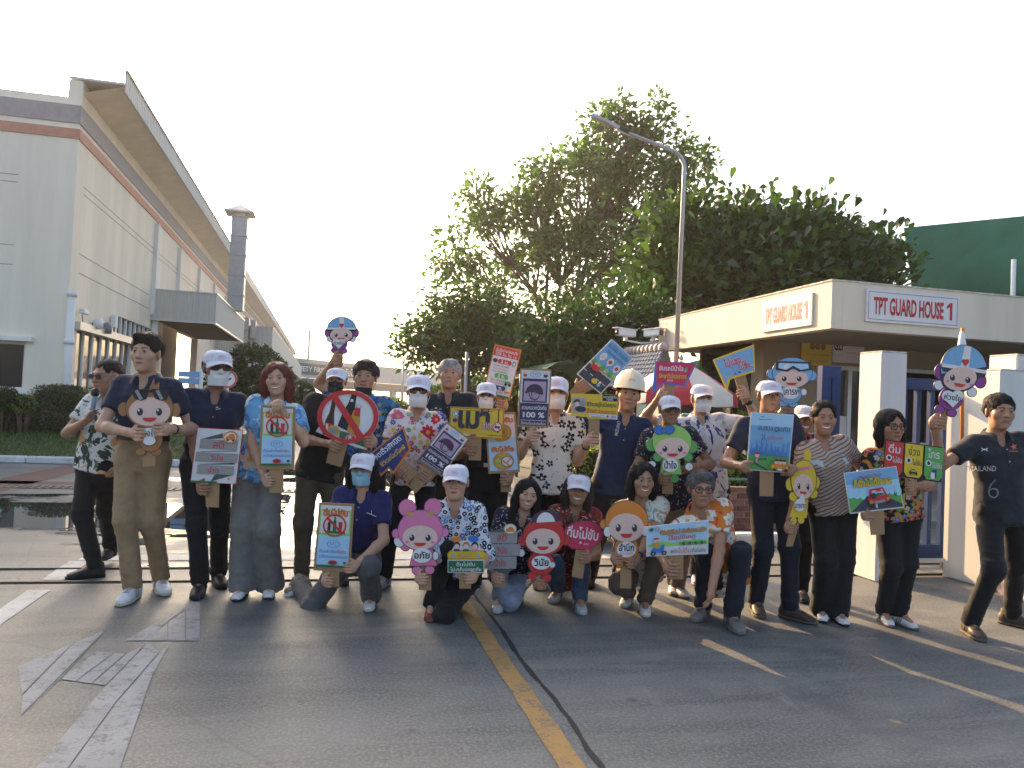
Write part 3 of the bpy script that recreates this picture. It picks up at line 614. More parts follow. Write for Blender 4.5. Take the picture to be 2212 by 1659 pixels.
# overhead bridge with lettering
BR = mat('bridge_panel', (0.40, 0.42, 0.42), 0.6, 0.08, 0.4, streak=True)
b0 = at(628, 798, 107); b1 = at(1030, 800, 150); b0 = np.array([b0[0], b0[1]]); b1 = np.array([b1[0], b1[1]]); bd = (b1-b0)/np.linalg.norm(b1-b0); bn = np.array([bd[1], -bd[0]])
brg = empty('overhead_bridge', (b0[0], b0[1], 0), 'grey enclosed overhead bridge across the far end of the road', 'bridge'); bo = (b0[0], b0[1], 0)
L = np.linalg.norm(b1-b0)
def P2(s, z, o=0.0): q_ = b0+bd*s+bn*o; return (q_[0], q_[1], z)
npan = 60
for i in range(npan):
    s0, s1 = L*i/npan+.02, L*(i+1)/npan-.02
    part('panel', lambda mb: mb.prism([P2(s0, 4.1), P2(s1, 4.1), P2(s1, 6.62), P2(s0, 6.62)], (*(-bn*0.12), 0), BR), brg, bo)
part('deck', lambda mb: (mb.prism([P2(-2, 2.9, -.2), P2(L+3, 2.9, -.2), P2(L+3, 4.08, -.2), P2(-2, 4.08, -.2)], (*(-bn*3.5), 0), mat('bridge_underside', (0.12, 0.12, 0.12), 0.8)), mb.prism([P2(-2, 6.64, .1), P2(L+3, 6.64, .1), P2(L+3, 6.75, .1), P2(-2, 6.75, .1)], (*(-bn*3.8), 0), GALV)), brg, bo)
for s in (1, L*.5, L-1): part('pier', lambda mb: mb.prism([P2(s, 0, -1), P2(s+.8, 0, -1), P2(s+.8, 2.9, -1), P2(s, 2.9, -1)], (*(-bn*0.8), 0), BR), brg, bo)
def bsign(mb):
    mb.prism([P2(0.1, 4.55, .03), P2(17, 4.55, .03), P2(17, 6.15, .03), P2(0.1, 6.15, .03)], (*(-bn*.03), 0), GREEN_S)
    put_text(mb, 'SAFETY FIRST', P2(3.75, 5.35, .06), (*bd, 0), (0, 0, 1), 6.6, 0.72, WHITE, 0.012)
    put_text(mb, 'ปลอดภัยไว้ก่อน', P2(11.8, 5.4, .06), (*bd, 0), (0, 0, 1), 7.0, 1.2, WHITE, 0.012)
part('sign_band', bsign, brg, bo)
def pole(label, base_px, top_py, t, r, arm=None, name='utility_pole', cat='pole', group=None):
    b = at(base_px, 870, t); tp = at(base_px, top_py, t); e = empty(name, (b[0], b[1], 0), label, cat, group); oo = (b[0], b[1], 0)
    part('shaft', lambda mb: mb.tube([(b[0], b[1], 0), (b[0], b[1], tp[2])], [r, r*.75], GALV, 10), e, oo)
    if arm:
        tip = at(*arm, t); part('arm', lambda mb: mb.tube([(b[0], b[1], tp[2]-.02), (b[0]+(tip[0]-b[0])*.15, b[1]+(tip[1]-b[1])*.15, tp[2]+(tip[2]-tp[2])*.35), tuple(tip)], r*.6, GALV, 8), e, oo)
        q_ = tip-b; q_ = q_/np.linalg.norm(q_[:2]); part('lamp_head', lambda mb: mb.box((tip[0]-.3, tip[1]-.1, tip[2]-.05), (tip[0]+.3, tip[1]+.1, tip[2]+.04), GREY, .02), e, oo)
pole('concrete utility pole standing behind the factory end', 661, 713, 112, 0.22)
pole('slim far street lamp with long arm before the overhead bridge', 868, 775, 70, 0.13, (826, 761), 'street_lamp', 'street lamp', 'street lamps down the road')
pole('street lamp whose arm pokes out left of the dark round tree', 985, 668, 34, 0.07, (933, 642), 'street_lamp', 'street lamp', 'street lamps down the road')
pole('plain grey pole behind the silver haired man', 1004, 760, 18, 0.05)
# the tall street lamp by the guard house
lb = at(1462, 700, 12.5); bend = at(1476, 345, 12.5); tip = at(1277, 252, 12.5); lo_ = (lb[0], lb[1], 0)
e = empty('street_lamp', lo_, 'tall grey street lamp with a curved arm rising over the guard house', 'street lamp')
def lshaft(mb):
    top = np.array([lb[0]+0.03, lb[1], bend[2]-.12]); pts = [(lb[0], lb[1], 0), tuple(top)]; rs = [.044, .032]
    armd = tip-bend
    for k in range(1, 7):
        a = k/6*math.pi*.42; s = .30
        pts.append(tuple(top+np.array([armd[0], armd[1], 0])/np.linalg.norm(armd[:2])*s*(1-math.cos(a))+np.array([0, 0, s*math.sin(a)]))); rs.append(.031)
    pts.append(tuple(tip+(bend-tip)*.28)); rs.append(.028)
    mb.tube(pts, rs, GALV, 12)
part('shaft', lshaft, e, lo_)
hd = unit((tip-bend)[None])[0]; hs_ = unit(np.cross(hd, [0, 0, 1])[None])[0]; hu = np.cross(hs_, hd); c0 = tip+(bend-tip)*.3
part('lamp_head', lambda mb: (mb.prism([c0+hs_*.035, c0+hs_*.06+hd*.2, tip+hs_*.05, tip-hs_*.05, c0-hs_*.06+hd*.2, c0-hs_*.035], tuple(hu*.05), GALV), mb.prism([c0+hs_*.04-hd*.16, c0+hs_*.04, c0-hs_*.04, c0-hs_*.04-hd*.16], tuple(hu*.06), STEEL)), e, lo_)

# ================================================================ GUARD HOUSE
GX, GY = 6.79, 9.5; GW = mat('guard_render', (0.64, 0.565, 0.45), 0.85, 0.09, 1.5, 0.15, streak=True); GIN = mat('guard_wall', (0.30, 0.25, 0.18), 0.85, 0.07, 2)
GO = (GX, GY, 0); gh = empty('guard_house', GO, 'cream flat roofed guard house with deep fascia behind the white gate pillars', 'guard house')
yL = onx(1424, 702, GX)[1]
def ghroof(mb):
    mb.box((GX, GY, 2.70), (GX+.18, yL, 3.36), GW); mb.box((GX+.182, GY, 2.70), (22, GY+.18, 3.36), GW)
    mb.box((GX+.183, GY+.183, 2.80), (22, yL, 2.95), GIN); mb.box((GX+.183, yL-.18, 2.72), (22, yL+.0, 3.34), GW)
part('roof', ghroof, gh, GO)
part('coping', lambda mb: (mb.box((GX-.012, GY-.012, 3.362), (GX+.24, yL+.02, 3.385), mat('weathered_coping', (0.50, 0.45, 0.37), 0.9, 0.35, 9)), mb.box((GX+.242, GY-.012, 3.362), (22, GY+.24, 3.385), MATS['weathered_coping'])), gh, GO)
wx = ony(1650, 760, 12.6)[0]
FZ = 0.18
dx0, dx1 = ony(1762, 850, 12.6)[0], ony(1868, 850, 12.6)[0]; dz = ony(1810, 790, 12.6)[2]
wx2, wx3 = ony(1940, 850, 12.6)[0], ony(2090, 850, 12.6)[0]
def ghwall(mb):
    mb.box((wx, 12.6, FZ), (dx0, 12.8, 2.795), GIN); mb.box((dx0, 12.6, dz), (dx1, 12.8, 2.795), GIN); mb.box((dx1, 12.6, FZ), (wx2, 12.8, 2.795), GIN)
    mb.box((wx2, 12.6, FZ), (24, 12.8, 1.0), GIN); mb.box((wx2, 12.6, dz+.02), (24, 12.8, 2.795), GIN)
    mb.box((wx, 12.802, FZ), (wx+.2, 13.0, 2.795), GIN); mb.box((wx, yL-.2, FZ), (wx+.2, yL-.185, 2.795), GIN); mb.box((wx+.05, 13.002, FZ), (wx+.1, yL-.202, 2.795), PANE)  # side wall closed by a dark pane standing in for the shaded void there
part('front_wall', ghwall, gh, GO)
part('floor', lambda mb: mb.box((GX+.3, GY+.3, 0), (22, yL, FZ), mat('floor_slab', (0.30, 0.27, 0.23), 0.8, 0.2)), gh, GO)
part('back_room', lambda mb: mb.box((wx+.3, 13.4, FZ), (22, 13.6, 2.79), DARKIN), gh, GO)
d = part('door', lambda mb: (mb.box((dx0, 12.56, FZ), (dx0+.07, 12.7, dz), ALU), mb.box((dx1-.07, 12.56, FZ), (dx1, 12.7, dz), ALU), mb.box((dx0+.07, 12.56, dz-.08), (dx1-.07, 12.7, dz), ALU), mb.box(((dx0+dx1)/2+.12, 12.55, FZ), ((dx0+dx1)/2+.2, 12.7, dz-.08), ALU)), gh, GO)
part('pane', lambda mb: (mb.box((dx0+.07, 12.64, FZ), ((dx0+dx1)/2+.12, 12.66, dz-.08), PANE), mb.box(((dx0+dx1)/2+.2, 12.64, FZ), (dx1-.07, 12.66, dz-.08), PANE)), d, GO)
PAPER = mat('paper', (0.62, 0.60, 0.55), 0.8, 0.06, 20); TAN = mat('tan_notice', (0.42, 0.22, 0.10), 0.8, 0.15, 20)
for x0, y0, x1, y1, mm in ((1880-12, 839-20, 1905-12, 907-10, TAN),):
    pass
def sheet(name, px0, py0, px1, py1, Y, m, parent, dep=.01):
    a = ony(px0, py0, Y); b = ony(px1, py1, Y)
    return part(name, lambda mb: mb.box((a[0], Y-dep, b[2]), (b[0], Y, a[2]), m), parent, GO)
sheet('notice', 1869, 880, 1912, 974, 12.62, TAN, d); sheet('notice', 1901, 978, 1926, 1026, 12.62, PAPER, d)
sheet('notice', 1805, 900-2, 1831, 966, 12.58, PAPER, gh)
wn = part('window', lambda mb: (mb.box((wx2, 12.56, 1.0), (24, 12.72, 1.07), ALU), mb.box((wx2, 12.56, dz-.05), (24, 12.72, dz+.02), ALU), [mb.box((wx2+i*1.05, 12.56, 1.07), (wx2+i*1.05+.07, 12.72, dz-.05), ALU) for i in range(8)]), gh, GO)
for i in range(8): part('pane', lambda mb: mb.box((wx2+i*1.05+.07, 12.64, 1.07), (wx2+(i+1)*1.05, 12.66, dz-.05), PANE), wn)
TRIM = mat('wall_trim', (0.30, 0.24, 0.17), 0.8)
part('wall_moulding', lambda mb: (mb.box((wx+.25, 12.57, dz+.42), (dx1+.35, 12.598, dz+.45), TRIM), mb.box((wx2, 12.57, dz+.5), (24, 12.598, dz+.53), TRIM), mb.box((wx2, 12.57, dz+.1), (wx2+.03, 12.598, dz+.498), TRIM)), gh, GO)
SIGNW = mat('enamel_sign', (0.64, 0.62, 0.63), 0.35, 0.04); SIGNR = mat('red_lettering', (0.42, 0.015, 0.022), 0.5, 0.06); RIM = mat('sign_rim', (0.28, 0.25, 0.26), 0.5)
def board(name, label, a, b, ex, nrm, txt):
    """a lower left, b upper right on a wall; ex along the wall, nrm outward"""
    a, b, ex, nrm = (np.array(q, float) for q in (a, b, ex, nrm)); w_ = np.dot(b-a, ex); h_ = b[2]-a[2]; up = np.array([0, 0, 1.0])
    e = empty(name, a, label, 'sign', 'name boards on the guard house')
    part('plate', lambda mb: mb.prism([a+nrm*.004, a+nrm*.004+ex*w_, a+nrm*.004+ex*w_+up*h_, a+nrm*.004+up*h_], tuple(nrm*.03), SIGNW), e, tuple(a))
    def fr(mb):
        k = .012; ins = .03; o_ = nrm*.036
        for p0, p1, p2, p3 in (((ins, ins), (w_-ins, ins), (w_-ins, ins+k), (ins, ins+k)), ((ins, h_-ins-k), (w_-ins, h_-ins-k), (w_-ins, h_-ins), (ins, h_-ins)), ((ins, ins+k), (ins+k, ins+k), (ins+k, h_-ins-k), (ins, h_-ins-k)), ((w_-ins-k, ins+k), (w_-ins, ins+k), (w_-ins, h_-ins-k), (w_-ins-k, h_-ins-k))):
            mb.add([a+o_+ex*q_[0]+up*q_[1] for q_ in (p0, p1, p2, p3)], [(0, 1, 2, 3)], RIM)
    part('border_line', fr, e, tuple(a))
    part('lettering', lambda mb: put_text(mb, txt[:-2], a+nrm*.038+ex*w_*.45+up*h_*.5, ex, up, w_*.75, h_*.55, SIGNR, 0.032), e, tuple(a))
    Q = lambda x, y: a+nrm*.038+ex*(w_*.90+h_*x)+up*h_*(.5+y)            # the figure 1 with its flag
    part('figure_one', lambda mb: (mb.add([Q(-.02, -.275), Q(.075, -.275), Q(.075, .275), Q(-.02, .275)], [(0, 1, 2, 3)], SIGNR), mb.add([Q(-.02, .275), Q(-.14, .16), Q(-.14, .07), Q(-.02, .15)], [(0, 1, 2, 3)], SIGNR)), e, tuple(a))
zt, zb = 3.2, 2.78
ya, yb = onx(1758, 660, GX)[1], onx(1650, 690, GX)[1]
board('name_board', 'white sign with red lettering on the sunlit left fascia', (GX, yb, onx(1650, 718, GX)[2]), (GX, ya, onx(1757, 632, GX)[2]), (0, -1, 0), (-1, 0, 0), 'TPT GUARD HOUSE 1')
xa, xb = ony(1868, 660, GY)[0], ony(2068, 680, GY)[0]
board('name_board', 'larger white sign with red lettering on the shaded front fascia', (xa, GY, ony(1868, 694, GY)[2]), (xb, GY, ony(1870, 624, GY)[2]), (1, 0, 0), (0, -1, 0), 'TPT GUARD HOUSE 1')
YELN = mat('yellow_notice', (0.60, 0.42, 0.08), 0.7, 0.06); OLIVE = mat('notice_print', (0.22, 0.17, 0.05), 0.8); GREYN = mat('pale_notice', (0.66, 0.60, 0.60), 0.7, 0.05)
ex_, ez_ = np.array([1., 0, 0]), np.array([0, 0, 1.])
def notice(px0, py0, px1, py1, Y, label, m):
    a = ony(px0, py1, Y); b = ony(px1, py0, Y); b[2] = max(b[2], a[2]+.3); e = empty('wall_notice', a, label, 'notice', 'notices over the guard house door')
    part('plate', lambda mb: mb.box((a[0], Y-.02, a[2]), (b[0], Y, b[2]), m), e, tuple(a)); return e, a, b
e, a, b = notice(1729, 737, 1796, 788, 12.56, 'yellow notice with three round emblems over the guard house door', YELN)
def yn(mb):
    w_ = b[0]-a[0]; h_ = b[2]-a[2]
    for k in range(3): mb.prism([(a[0]+w_*(.35+.18*k)+.055*math.cos(t), 12.538, a[2]+h_*.74+.06*math.sin(t)) for t in np.linspace(0, 6.28, 13)[:-1]], (0, -.001, 0), OLIVE)
    put_text(mb, 'เขตควบคุมความปลอดภัย', (a[0]+w_*.55, 12.537, a[2]+h_*.42), ex_, ez_, w_*.75, None, OLIVE); put_text(mb, 'กรุณาแลกบัตรก่อนเข้า', (a[0]+w_*.55, 12.537, a[2]+h_*.18), ex_, ez_, w_*.65, None, OLIVE)
part('print', yn, e, tuple(a))
e, a, b = notice(1797, 728, 1866, 782, 12.56, 'pale notice with black lettering beside the yellow notice', GREYN)
def pn(mb):
    w_ = b[0]-a[0]; h_ = b[2]-a[2]
    put_text(mb, 'GLP', (a[0]+w_*.2, 12.537, a[2]+h_*.62), ex_, ez_, w_*.34, h_*.38, BLACK, 0.02)
    mb.prism([(a[0]+w_*.19, 12.538, a[2]+h_*.72), (a[0]+w_*.22, 12.538, a[2]+h_*.62), (a[0]+w_*.3, 12.538, a[2]+h_*.93)], (0, -.001, 0), BLACK)
    for k, s in enumerate(('โรงงานสีขาว', 'ปลอดภัยไร้อุบัติเหตุ', 'สถานประกอบการดี')): put_text(mb, s, (a[0]+w_*.68, 12.537, a[2]+h_*(.78-.2*k)), ex_, ez_, w_*.5, None, OLIVE)
    put_text(mb, 'Good Labour Practices', (a[0]+w_*.18, 12.537, a[2]+h_*.25), ex_, ez_, w_*.24, None, OLIVE)
part('print', pn, e, tuple(a))
# security cameras on the left end of the fascia
p = onx(1418, 735, GX); p = np.array([GX-.02, p[1]-.1, p[2]+.12]); oo = tuple(p)
for k, (dx, dy, rz, lab) in enumerate(((-.14, -.1, 0.25, 'white box security camera aimed at the viewer from the fascia end'), (-.62, .25, -1.15, 'white box security camera aimed left from the fascia end'))):
    c = p+np.array([dx, dy, 0]); e = empty('security_camera', c, lab, 'camera', 'security cameras on the guard house')
    def hs(mb):
        bb = MB(); bb.box((-.075, -.26, -.07), (.075, .26, .08), WHITE, .02); bb.box((-.09, -.32, .075), (.09, .28, .10), WHITE, .008); bb.box((-.05, -.267, -.05), (.05, -.258, .05), BLACK); bb.tube([(0, -.27, 0), (0, -.275, 0)], .035, GREY, 12)
        mb.v = [(*rot2((v[0], v[1]), rz), v[2]) for v in bb.v]; mb.f = bb.f; mb.m = bb.m; mb.mats = bb.mats; mb.sm = bb.sm
    part('housing', hs, e, (0, 0, 0))
    part('bracket', lambda mb: (mb.box((-.03, -.05, -.16), (.03, .05, -.072), WHITE), mb.tube([(0, 0, -.15), (-dx*.5, -dy*.4, -.2), (-dx, -dy*.8, -.17)], .022, WHITE, 8)), e, (0, 0, 0))
e = empty('cable_bundle', p, 'dark cables looping down below the security cameras', 'cable')
part('cable', lambda mb: [mb.tube([(-.1+.05*k, -.05, -.2), (-.14+.06*k, 0, -.5-.06*k), (-.02+.04*k, .1, -.72), (.25+.1*k, .25, -.7+.04*k), (.05, .3, -.62), (-.15, .1, -.72)], .02, mat('rubber_cable', (.03, .025, .022), .7), 6) for k in range(3)], e, (0, 0, 0))
# white gate pillars, blue gates
PILW = mat('pillar_render', (0.58, 0.575, 0.555), 0.8, 0.10, 2.5, 0.1, streak=True)
def pillar(label, x0, x1, y0, y1, h):
    e = empty('gate_pillar', ((x0+x1)/2, (y0+y1)/2, 0), label, 'pillar', 'white gate pillars'); oo = ((x0+x1)/2, (y0+y1)/2, 0)
    part('shaft', lambda mb: mb.box((x0, y0, 0), (x1, y1, h), PILW, .012), e, oo)
    part('top_stain', lambda mb: mb.box((x0+.005, y0+.005, h+.001), (x1-.005, y1-.005, h+.014), MATS['weathered_coping']), e, oo)
    return e
pillar('slim white gate pillar behind the woman in glasses', 4.86, 5.13, 6.05, 6.36, 2.06)
pillar('broad white gate pillar behind the man at far right', 5.76, 6.14, 5.66, 6.27, 1.93)
pillar('white gate pillar with its top above the raised helmet sign', 6.18, 6.55, 5.9, 6.22, 2.1)
pillar('white pillar cut off by the right picture edge', 6.75, 7.05, 5.95, 6.2, 1.95)
e = empty('stone_block', (5.95, 5.45, 0), 'rough pinkish white stone block at the foot of the broad pillar', 'block')
bm = bmesh.new(); bmesh.ops.create_cube(bm, size=1); bmesh.ops.subdivide_edges(bm, edges=bm.edges[:], cuts=5, use_grid_fill=True)
for v in bm.verts: v.co = Vector((v.co.x*.42, v.co.y*.34, v.co.z*.3+.15))*(1+.10*mnoise.noise(v.co*4))
me = bpy.data.meshes.new('stone'); bm.to_mesh(me); bm.free(); me.materials.append(mat('painted_stone', (.42, .33, .32), .9, .35, 10, .5)); link('stone', me, e)
GATEB = mat('blue_gate_paint', (0.012, 0.034, 0.115), 0.6, 0.15, 8, spec=.15)
def gate(label, x0, x1, y, z0, z1, nb):
    e = empty('blue_gate', ((x0+x1)/2, y, 0), label, 'gate', 'blue sliding gates'); oo = ((x0+x1)/2, y, 0)
    part('frame', lambda mb: (mb.box((x0, y-.04, z1-.11), (x1, y+.04, z1), GATEB), mb.box((x0, y-.04, z0), (x1, y+.04, z0+.13), GATEB), mb.box((x0, y-.04, z0+.131), (x0+.1, y+.04, z1-.111), GATEB), mb.box((x1-.1, y-.04, z0+.131), (x1, y+.04, z1-.111), GATEB)), e, oo)
    for i in range(nb):
        x = x0+.1+(x1-x0-.2)*(i+.5)/nb; part('bar', lambda mb: mb.box((x-.024, y-.024, z0+.131), (x+.024, y+.024, z1-.111), GATEB), e, oo)
    for x in (x0+.1, x1-.1): part('wheel', lambda mb: mb.tube([(x, y-.02, .06), (x, y+.02, .06)], .055, STEEL, 12), e, oo)
gate('blue barred sliding gate between the two white pillars', 5.15, 6.12, 6.5, 0.13, 1.87, 5)
gate('blue gate leaf left of the slim white pillar', 4.93, 5.15, 7.05, 0.13, 1.98, 1)
# brick steps / planter before the guard house, kerb, bag
BRK = [mat('brick_a', (.20, .085, .055), .9, .3, 12, .3), mat('brick_b', (.16, .065, .045), .9, .3, 12, .3), mat('brick_c', (.24, .11, .075), .9, .3, 12, .3)]
e = empty('brick_planter', (5.1, 9.0, 0), 'low brown brick planter wall seen between the men in navy and blue white', 'planter'); oo = (5.1, 9.0, 0)
protos = {}
for c in range(7):
    for i in range(11):
        k = random.randrange(3)
        if k not in protos:
            mb = MB(); mb.box((-.105, -.05, 0), (.105, .05, .066), BRK[k], .006); o = mb.build('brick', None, e); protos[k] = o
        else: o = protos[k].copy(); COL.objects.link(o); o.parent = e
        o.location = (-1.3+i*.222+(.11 if c % 2 else 0)+random.uniform(-.004, .004), random.uniform(-.006, .006), c*.077)
part('mortar', lambda mb: mb.box((3.72, 9.0-.042, 0), (6.3, 9.042, .53), mat('mortar', (.20, .18, .16), .95)), e, oo)
part('soil', lambda mb: mb.box((3.72, 9.05, 0), (6.3, 9.6, .48), CORER), e, oo)
for k in range(4):
    a = 3.2+k*.62; mb = MB(); mb.box((a, 7.75, 0), (a+.6, 7.93, .14), KW, .02); tag(mb.build('kerb_stone'), kind='structure')
c = at(1613, 957, 8.3); e = empty('plastic_bag', c, 'crumpled white plastic bag on the brick planter', 'bag')
bm = bmesh.new(); bmesh.ops.create_icosphere(bm, subdivisions=3, radius=.1)
for v in bm.verts: v.co *= 1+.55*mnoise.noise(v.co*14); v.co.z *= 1.15
me = bpy.data.meshes.new('film'); bm.to_mesh(me); bm.free(); me.materials.append(mat('white_film', (.7, .68, .63), .35, .1)); o = link('film', me, e)
e.location = (c[0], c[1], c[2])
# tiled roof shed, market umbrella, green awnings, pipes
ROOFB = mat('blue_grey_tile', (0.085, 0.105, 0.145), 0.5, 0.25, 6); RIDGE = mat('ridge_tile', (0.42, 0.36, 0.33), 0.6, 0.15)
r0, r1 = at(1352, 762, 17.0), at(1440, 752, 14.0); e0, e1 = at(1300, 838, 16.2), at(1400, 838, 13.2)
so_ = (float(r0[0]), float(r0[1]), 0); sh = empty('tiled_shed', so_, 'small booth with a blue grey tiled roof left of the guard house', 'booth')
nrow, ncol = 9, 16
nrm = unit(np.cross(r1-r0, e0-r0)[None])[0]; nrm = nrm if nrm[2] > 0 else -nrm
tm = None
for i in range(ncol):
    for j in range(nrow):
        q0 = [(r0+(r1-r0)*(i+a_)/ncol) for a_ in (0, .97)]; q1 = [(e0+(e1-e0)*(i+a_)/ncol) for a_ in (0, .97)]
        f0, f1 = j/nrow, (j+1.05)/nrow
        c00, c01 = q0[0]+(q1[0]-q0[0])*f0, q0[1]+(q1[1]-q0[1])*f0; c10, c11 = q0[0]+(q1[0]-q0[0])*f1, q0[1]+(q1[1]-q0[1])*f1
        mb = MB(); rows = []
        for k in range(7):
            a_ = k/6; hgt = nrm*.05*math.sin(a_*math.pi); rows.append([c00+(c01-c00)*a_+hgt+nrm*.0, c10+(c11-c10)*a_+hgt+nrm*.02])
        mb.grid(rows, ROOFB, False); mb.build('tile', None, sh, origin=so_)
for i in range(10):
    a_, b_ = r0+(r1-r0)*i/10, r0+(r1-r0)*(i+1.04)/10; part('ridge_tile', lambda mb: mb.tube([a_+nrm*.02, b_+nrm*.05], [.075, .085], RIDGE, 8), sh, so_)
w0, w1 = at(1372, 960, 14.6), at(1420, 960, 13.4)
GREENW = mat('pale_green_board', (.42, .47, .40), .8, .1)
part('wall', lambda mb: mb.prism([(w0[0], w0[1], 0), (w1[0], w1[1], 0), (w1[0], w1[1], 1.95), (w0[0], w0[1], 2.0)], (.05, .12, 0), GREENW), sh, so_)
BRP = mat('brown_post', (.13, .06, .04), .7)
part('post', lambda mb: mb.tube([(w1[0]+.05, w1[1]-.05, 0), (w1[0]+.05, w1[1]-.05, 2.0)], .05, BRP, 8), sh, so_)
part('post', lambda mb: mb.tube([(w0[0]-.3, w0[1]-.05, 0), (w0[0]-.3, w0[1]-.05, 1.9)], .05, BRP, 8), sh, so_)
part('back_slope', lambda mb: mb.add([r0+nrm*-.03, r1+nrm*-.03, r1+np.array([.8, 1.2, -.6]), r0+np.array([.8, 1.2, -.6])], [(0, 1, 2, 3)], ROOFB), sh, so_)
def umbrella(label, px, top_py, t, R, drop, val, mats_, rz=0.3, name='market_umbrella'):
    ap = at(px, top_py, t); e = empty(name, (ap[0], ap[1], 0), label, 'umbrella', 'umbrellas by the booth')
    part('pole', lambda mb: mb.tube([(0, 0, 0), (0, 0, ap[2]-.03)], .022, WHITE, 8), e, (0, 0, 0)); part('finial', lambda mb: mb.lathe((0, 0, ap[2]-.02), [(0.03, 0), (.035, .03), (.012, .09), (0, .1)], RIDGE, 10), e, (0, 0, 0))
    part('base', lambda mb: mb.lathe((0, 0, 0), [(.25, 0), (.25, .06), (.05, .1), (.03, .3), (0, .3)], GREY, 14), e, (0, 0, 0))
    n_ = 8
    for k in range(n_):
        mb = MB(); rows = []
        for i in range(7):
            f = i/6; r_ = R*f; row = []
            for j in range(7):
                a_ = rz+2*math.pi*(k+j/6)/n_; sag = 1-.055*math.sin(math.pi*j/6)*f
                row.append((r_*math.cos(a_)*sag, r_*math.sin(a_)*sag, ap[2]-.03-drop*(f**1.25)-.02*math.sin(math.pi*j/6)*f))
            rows.append(row)
        rows.append([(x*1.01, y*1.01, z-val*(1+.12*math.sin(j*3.1))) for j, (x, y, z) in enumerate(rows[-1])])
        mb.grid(rows, mats_[k % len(mats_)]); o = mb.build('canopy_panel', None, e)
        part('rib', lambda mb: mb.tube([(0, 0, ap[2]-.06), (R*.98*math.cos(rz+2*math.pi*k/n_), R*.98*math.sin(rz+2*math.pi*k/n_), ap[2]-.05-drop)], .008, STEEL, 5), e, (0, 0, 0))
UR = mat('red_canvas', (.42, .035, .045), .8, .1); UW = mat('cream_canvas', (.60, .55, .48), .8, .06); UG = mat('green_canvas', (.10, .30, .10), .8, .1)
umbrella('red and cream market umbrella behind the pink speech sign', 1472, 776, 12.4, 0.92, .52, .17, [UW, UR], 1.34)
umbrella('green parasol showing behind the red and cream umbrella', 1515, 774, 17, 0.85, .3, .08, [UG], 0.2)
TARP = mat('dark_green_tarpaulin', (.008, .072, .050), .8, .15, 1.5, spec=.12)
t0, t1, t2, t3 = at(1952, 492, 26), at(2330, 455, 21), at(2330, 665, 18.5), at(1972, 650, 24)
ao = (float(t0[0]), float(t0[1]), 0); e = empty('green_awning', ao, 'big dark green tarpaulin roof behind the guard house at right', 'awning')
def tarp(mb):
    rows = []
    for i in range(13):
        f = i/12; rows.append([t0+(t1-t0)*g+((t3+(t2-t3)*g)-(t0+(t1-t0)*g))*f+np.array([0, 0, .10*math.sin(math.pi*f) - .02*math.sin(g*14)*f]) for g in np.linspace(0, 1, 17)])
    mb.grid(rows, TARP)
    mb.prism([rows[-1][0], rows[-1][-1], rows[-1][-1]-np.array([0, 0, .3]), rows[-1][0]-np.array([0, 0, .25])], (.01, .03, 0), TARP)
part('sheet', tarp, e, ao)
for px_, t_ in ((2188, 20.5), (1990, 25)): q_ = at(px_, 640, t_); part('post', lambda mb: mb.tube([(q_[0], q_[1], 0), (q_[0], q_[1], at(px_, 560, t_)[2])], .06, WHITE, 10), e, ao)
q_ = at(1190, 815, 17); oo = (q_[0], q_[1], 0); e = empty('green_awning', oo, 'small dark green awning behind the helmet sign', 'awning')
part('sheet', lambda mb: mb.grid([[(q_[0]-1.0+g*2.2, q_[1]-1+f*2, q_[2]+.35-f*.0-abs(g-.5)*.9+.03*math.sin(g*20)) for g in np.linspace(0, 1, 9)] for f in np.linspace(0, 1, 5)], TARP), e, oo)
for k in range(2): part('post', lambda mb: mb.tube([(q_[0]-.9+k*1.9, q_[1]-.9, 0), (q_[0]-.9+k*1.9, q_[1]-.9, q_[2])], .03, STEEL, 6), e, oo)
PIPEG = mat('green_pipe_paint', (.10, .22, .17), .5, .1)
p0, p1 = at(1475, 880, 10.6), at(1640, 880, 10.9); oo = (p0[0], p0[1], 0); e = empty('green_railing', oo, 'green pipe railing behind the masked man in blue and white', 'railing')
for k, z in enumerate((1.40, 1.28, 1.17, .95, .55)): part('rail', lambda mb: mb.tube([(p0[0], p0[1], z), (p1[0], p1[1], z)], .022 if k else .03, PIPEG, 8), e, oo)
for f in (0, .5, 1): part('post', lambda mb: mb.tube([(p0[0]+(p1[0]-p0[0])*f, p0[1]+(p1[1]-p0[1])*f, 0), (p0[0]+(p1[0]-p0[0])*f, p0[1]+(p1[1]-p0[1])*f, 1.42)], .03, PIPEG, 8), e, oo)
# dark back wall of the booth area, so that the view closes between the people
p0, p1 = at(1420, 900, 19), at(1700, 900, 19); oo = (p0[0], p0[1], 0); e = empty('back_wall', oo, 'dim concrete boundary wall behind the green railing', 'wall')
part('wall', lambda mb: mb.prism([(p0[0], p0[1], 0), (p1[0]+12, p1[1]-3, 0), (p1[0]+12, p1[1]-3, 1.9), (p0[0], p0[1], 1.9)], (.03, .15, 0), mat('boundary_wall', (.10, .10, .085), .9, .3)), e, oo)
e = empty('garden_hose', gnd(-2, 1108, 0), 'green hose end lying at the left picture edge', 'hose'); c = gnd(-2, 1108, 0)
part('hose', lambda mb: mb.tube([(-.35+.0*k, 0, .02) if k == 0 else (-.1+.14*math.cos(k), .14*math.sin(k), .02) for k in range(7)], .014, mat('hose_green', (.02, .25, .17), .4), 8), e, (0, 0, 0))

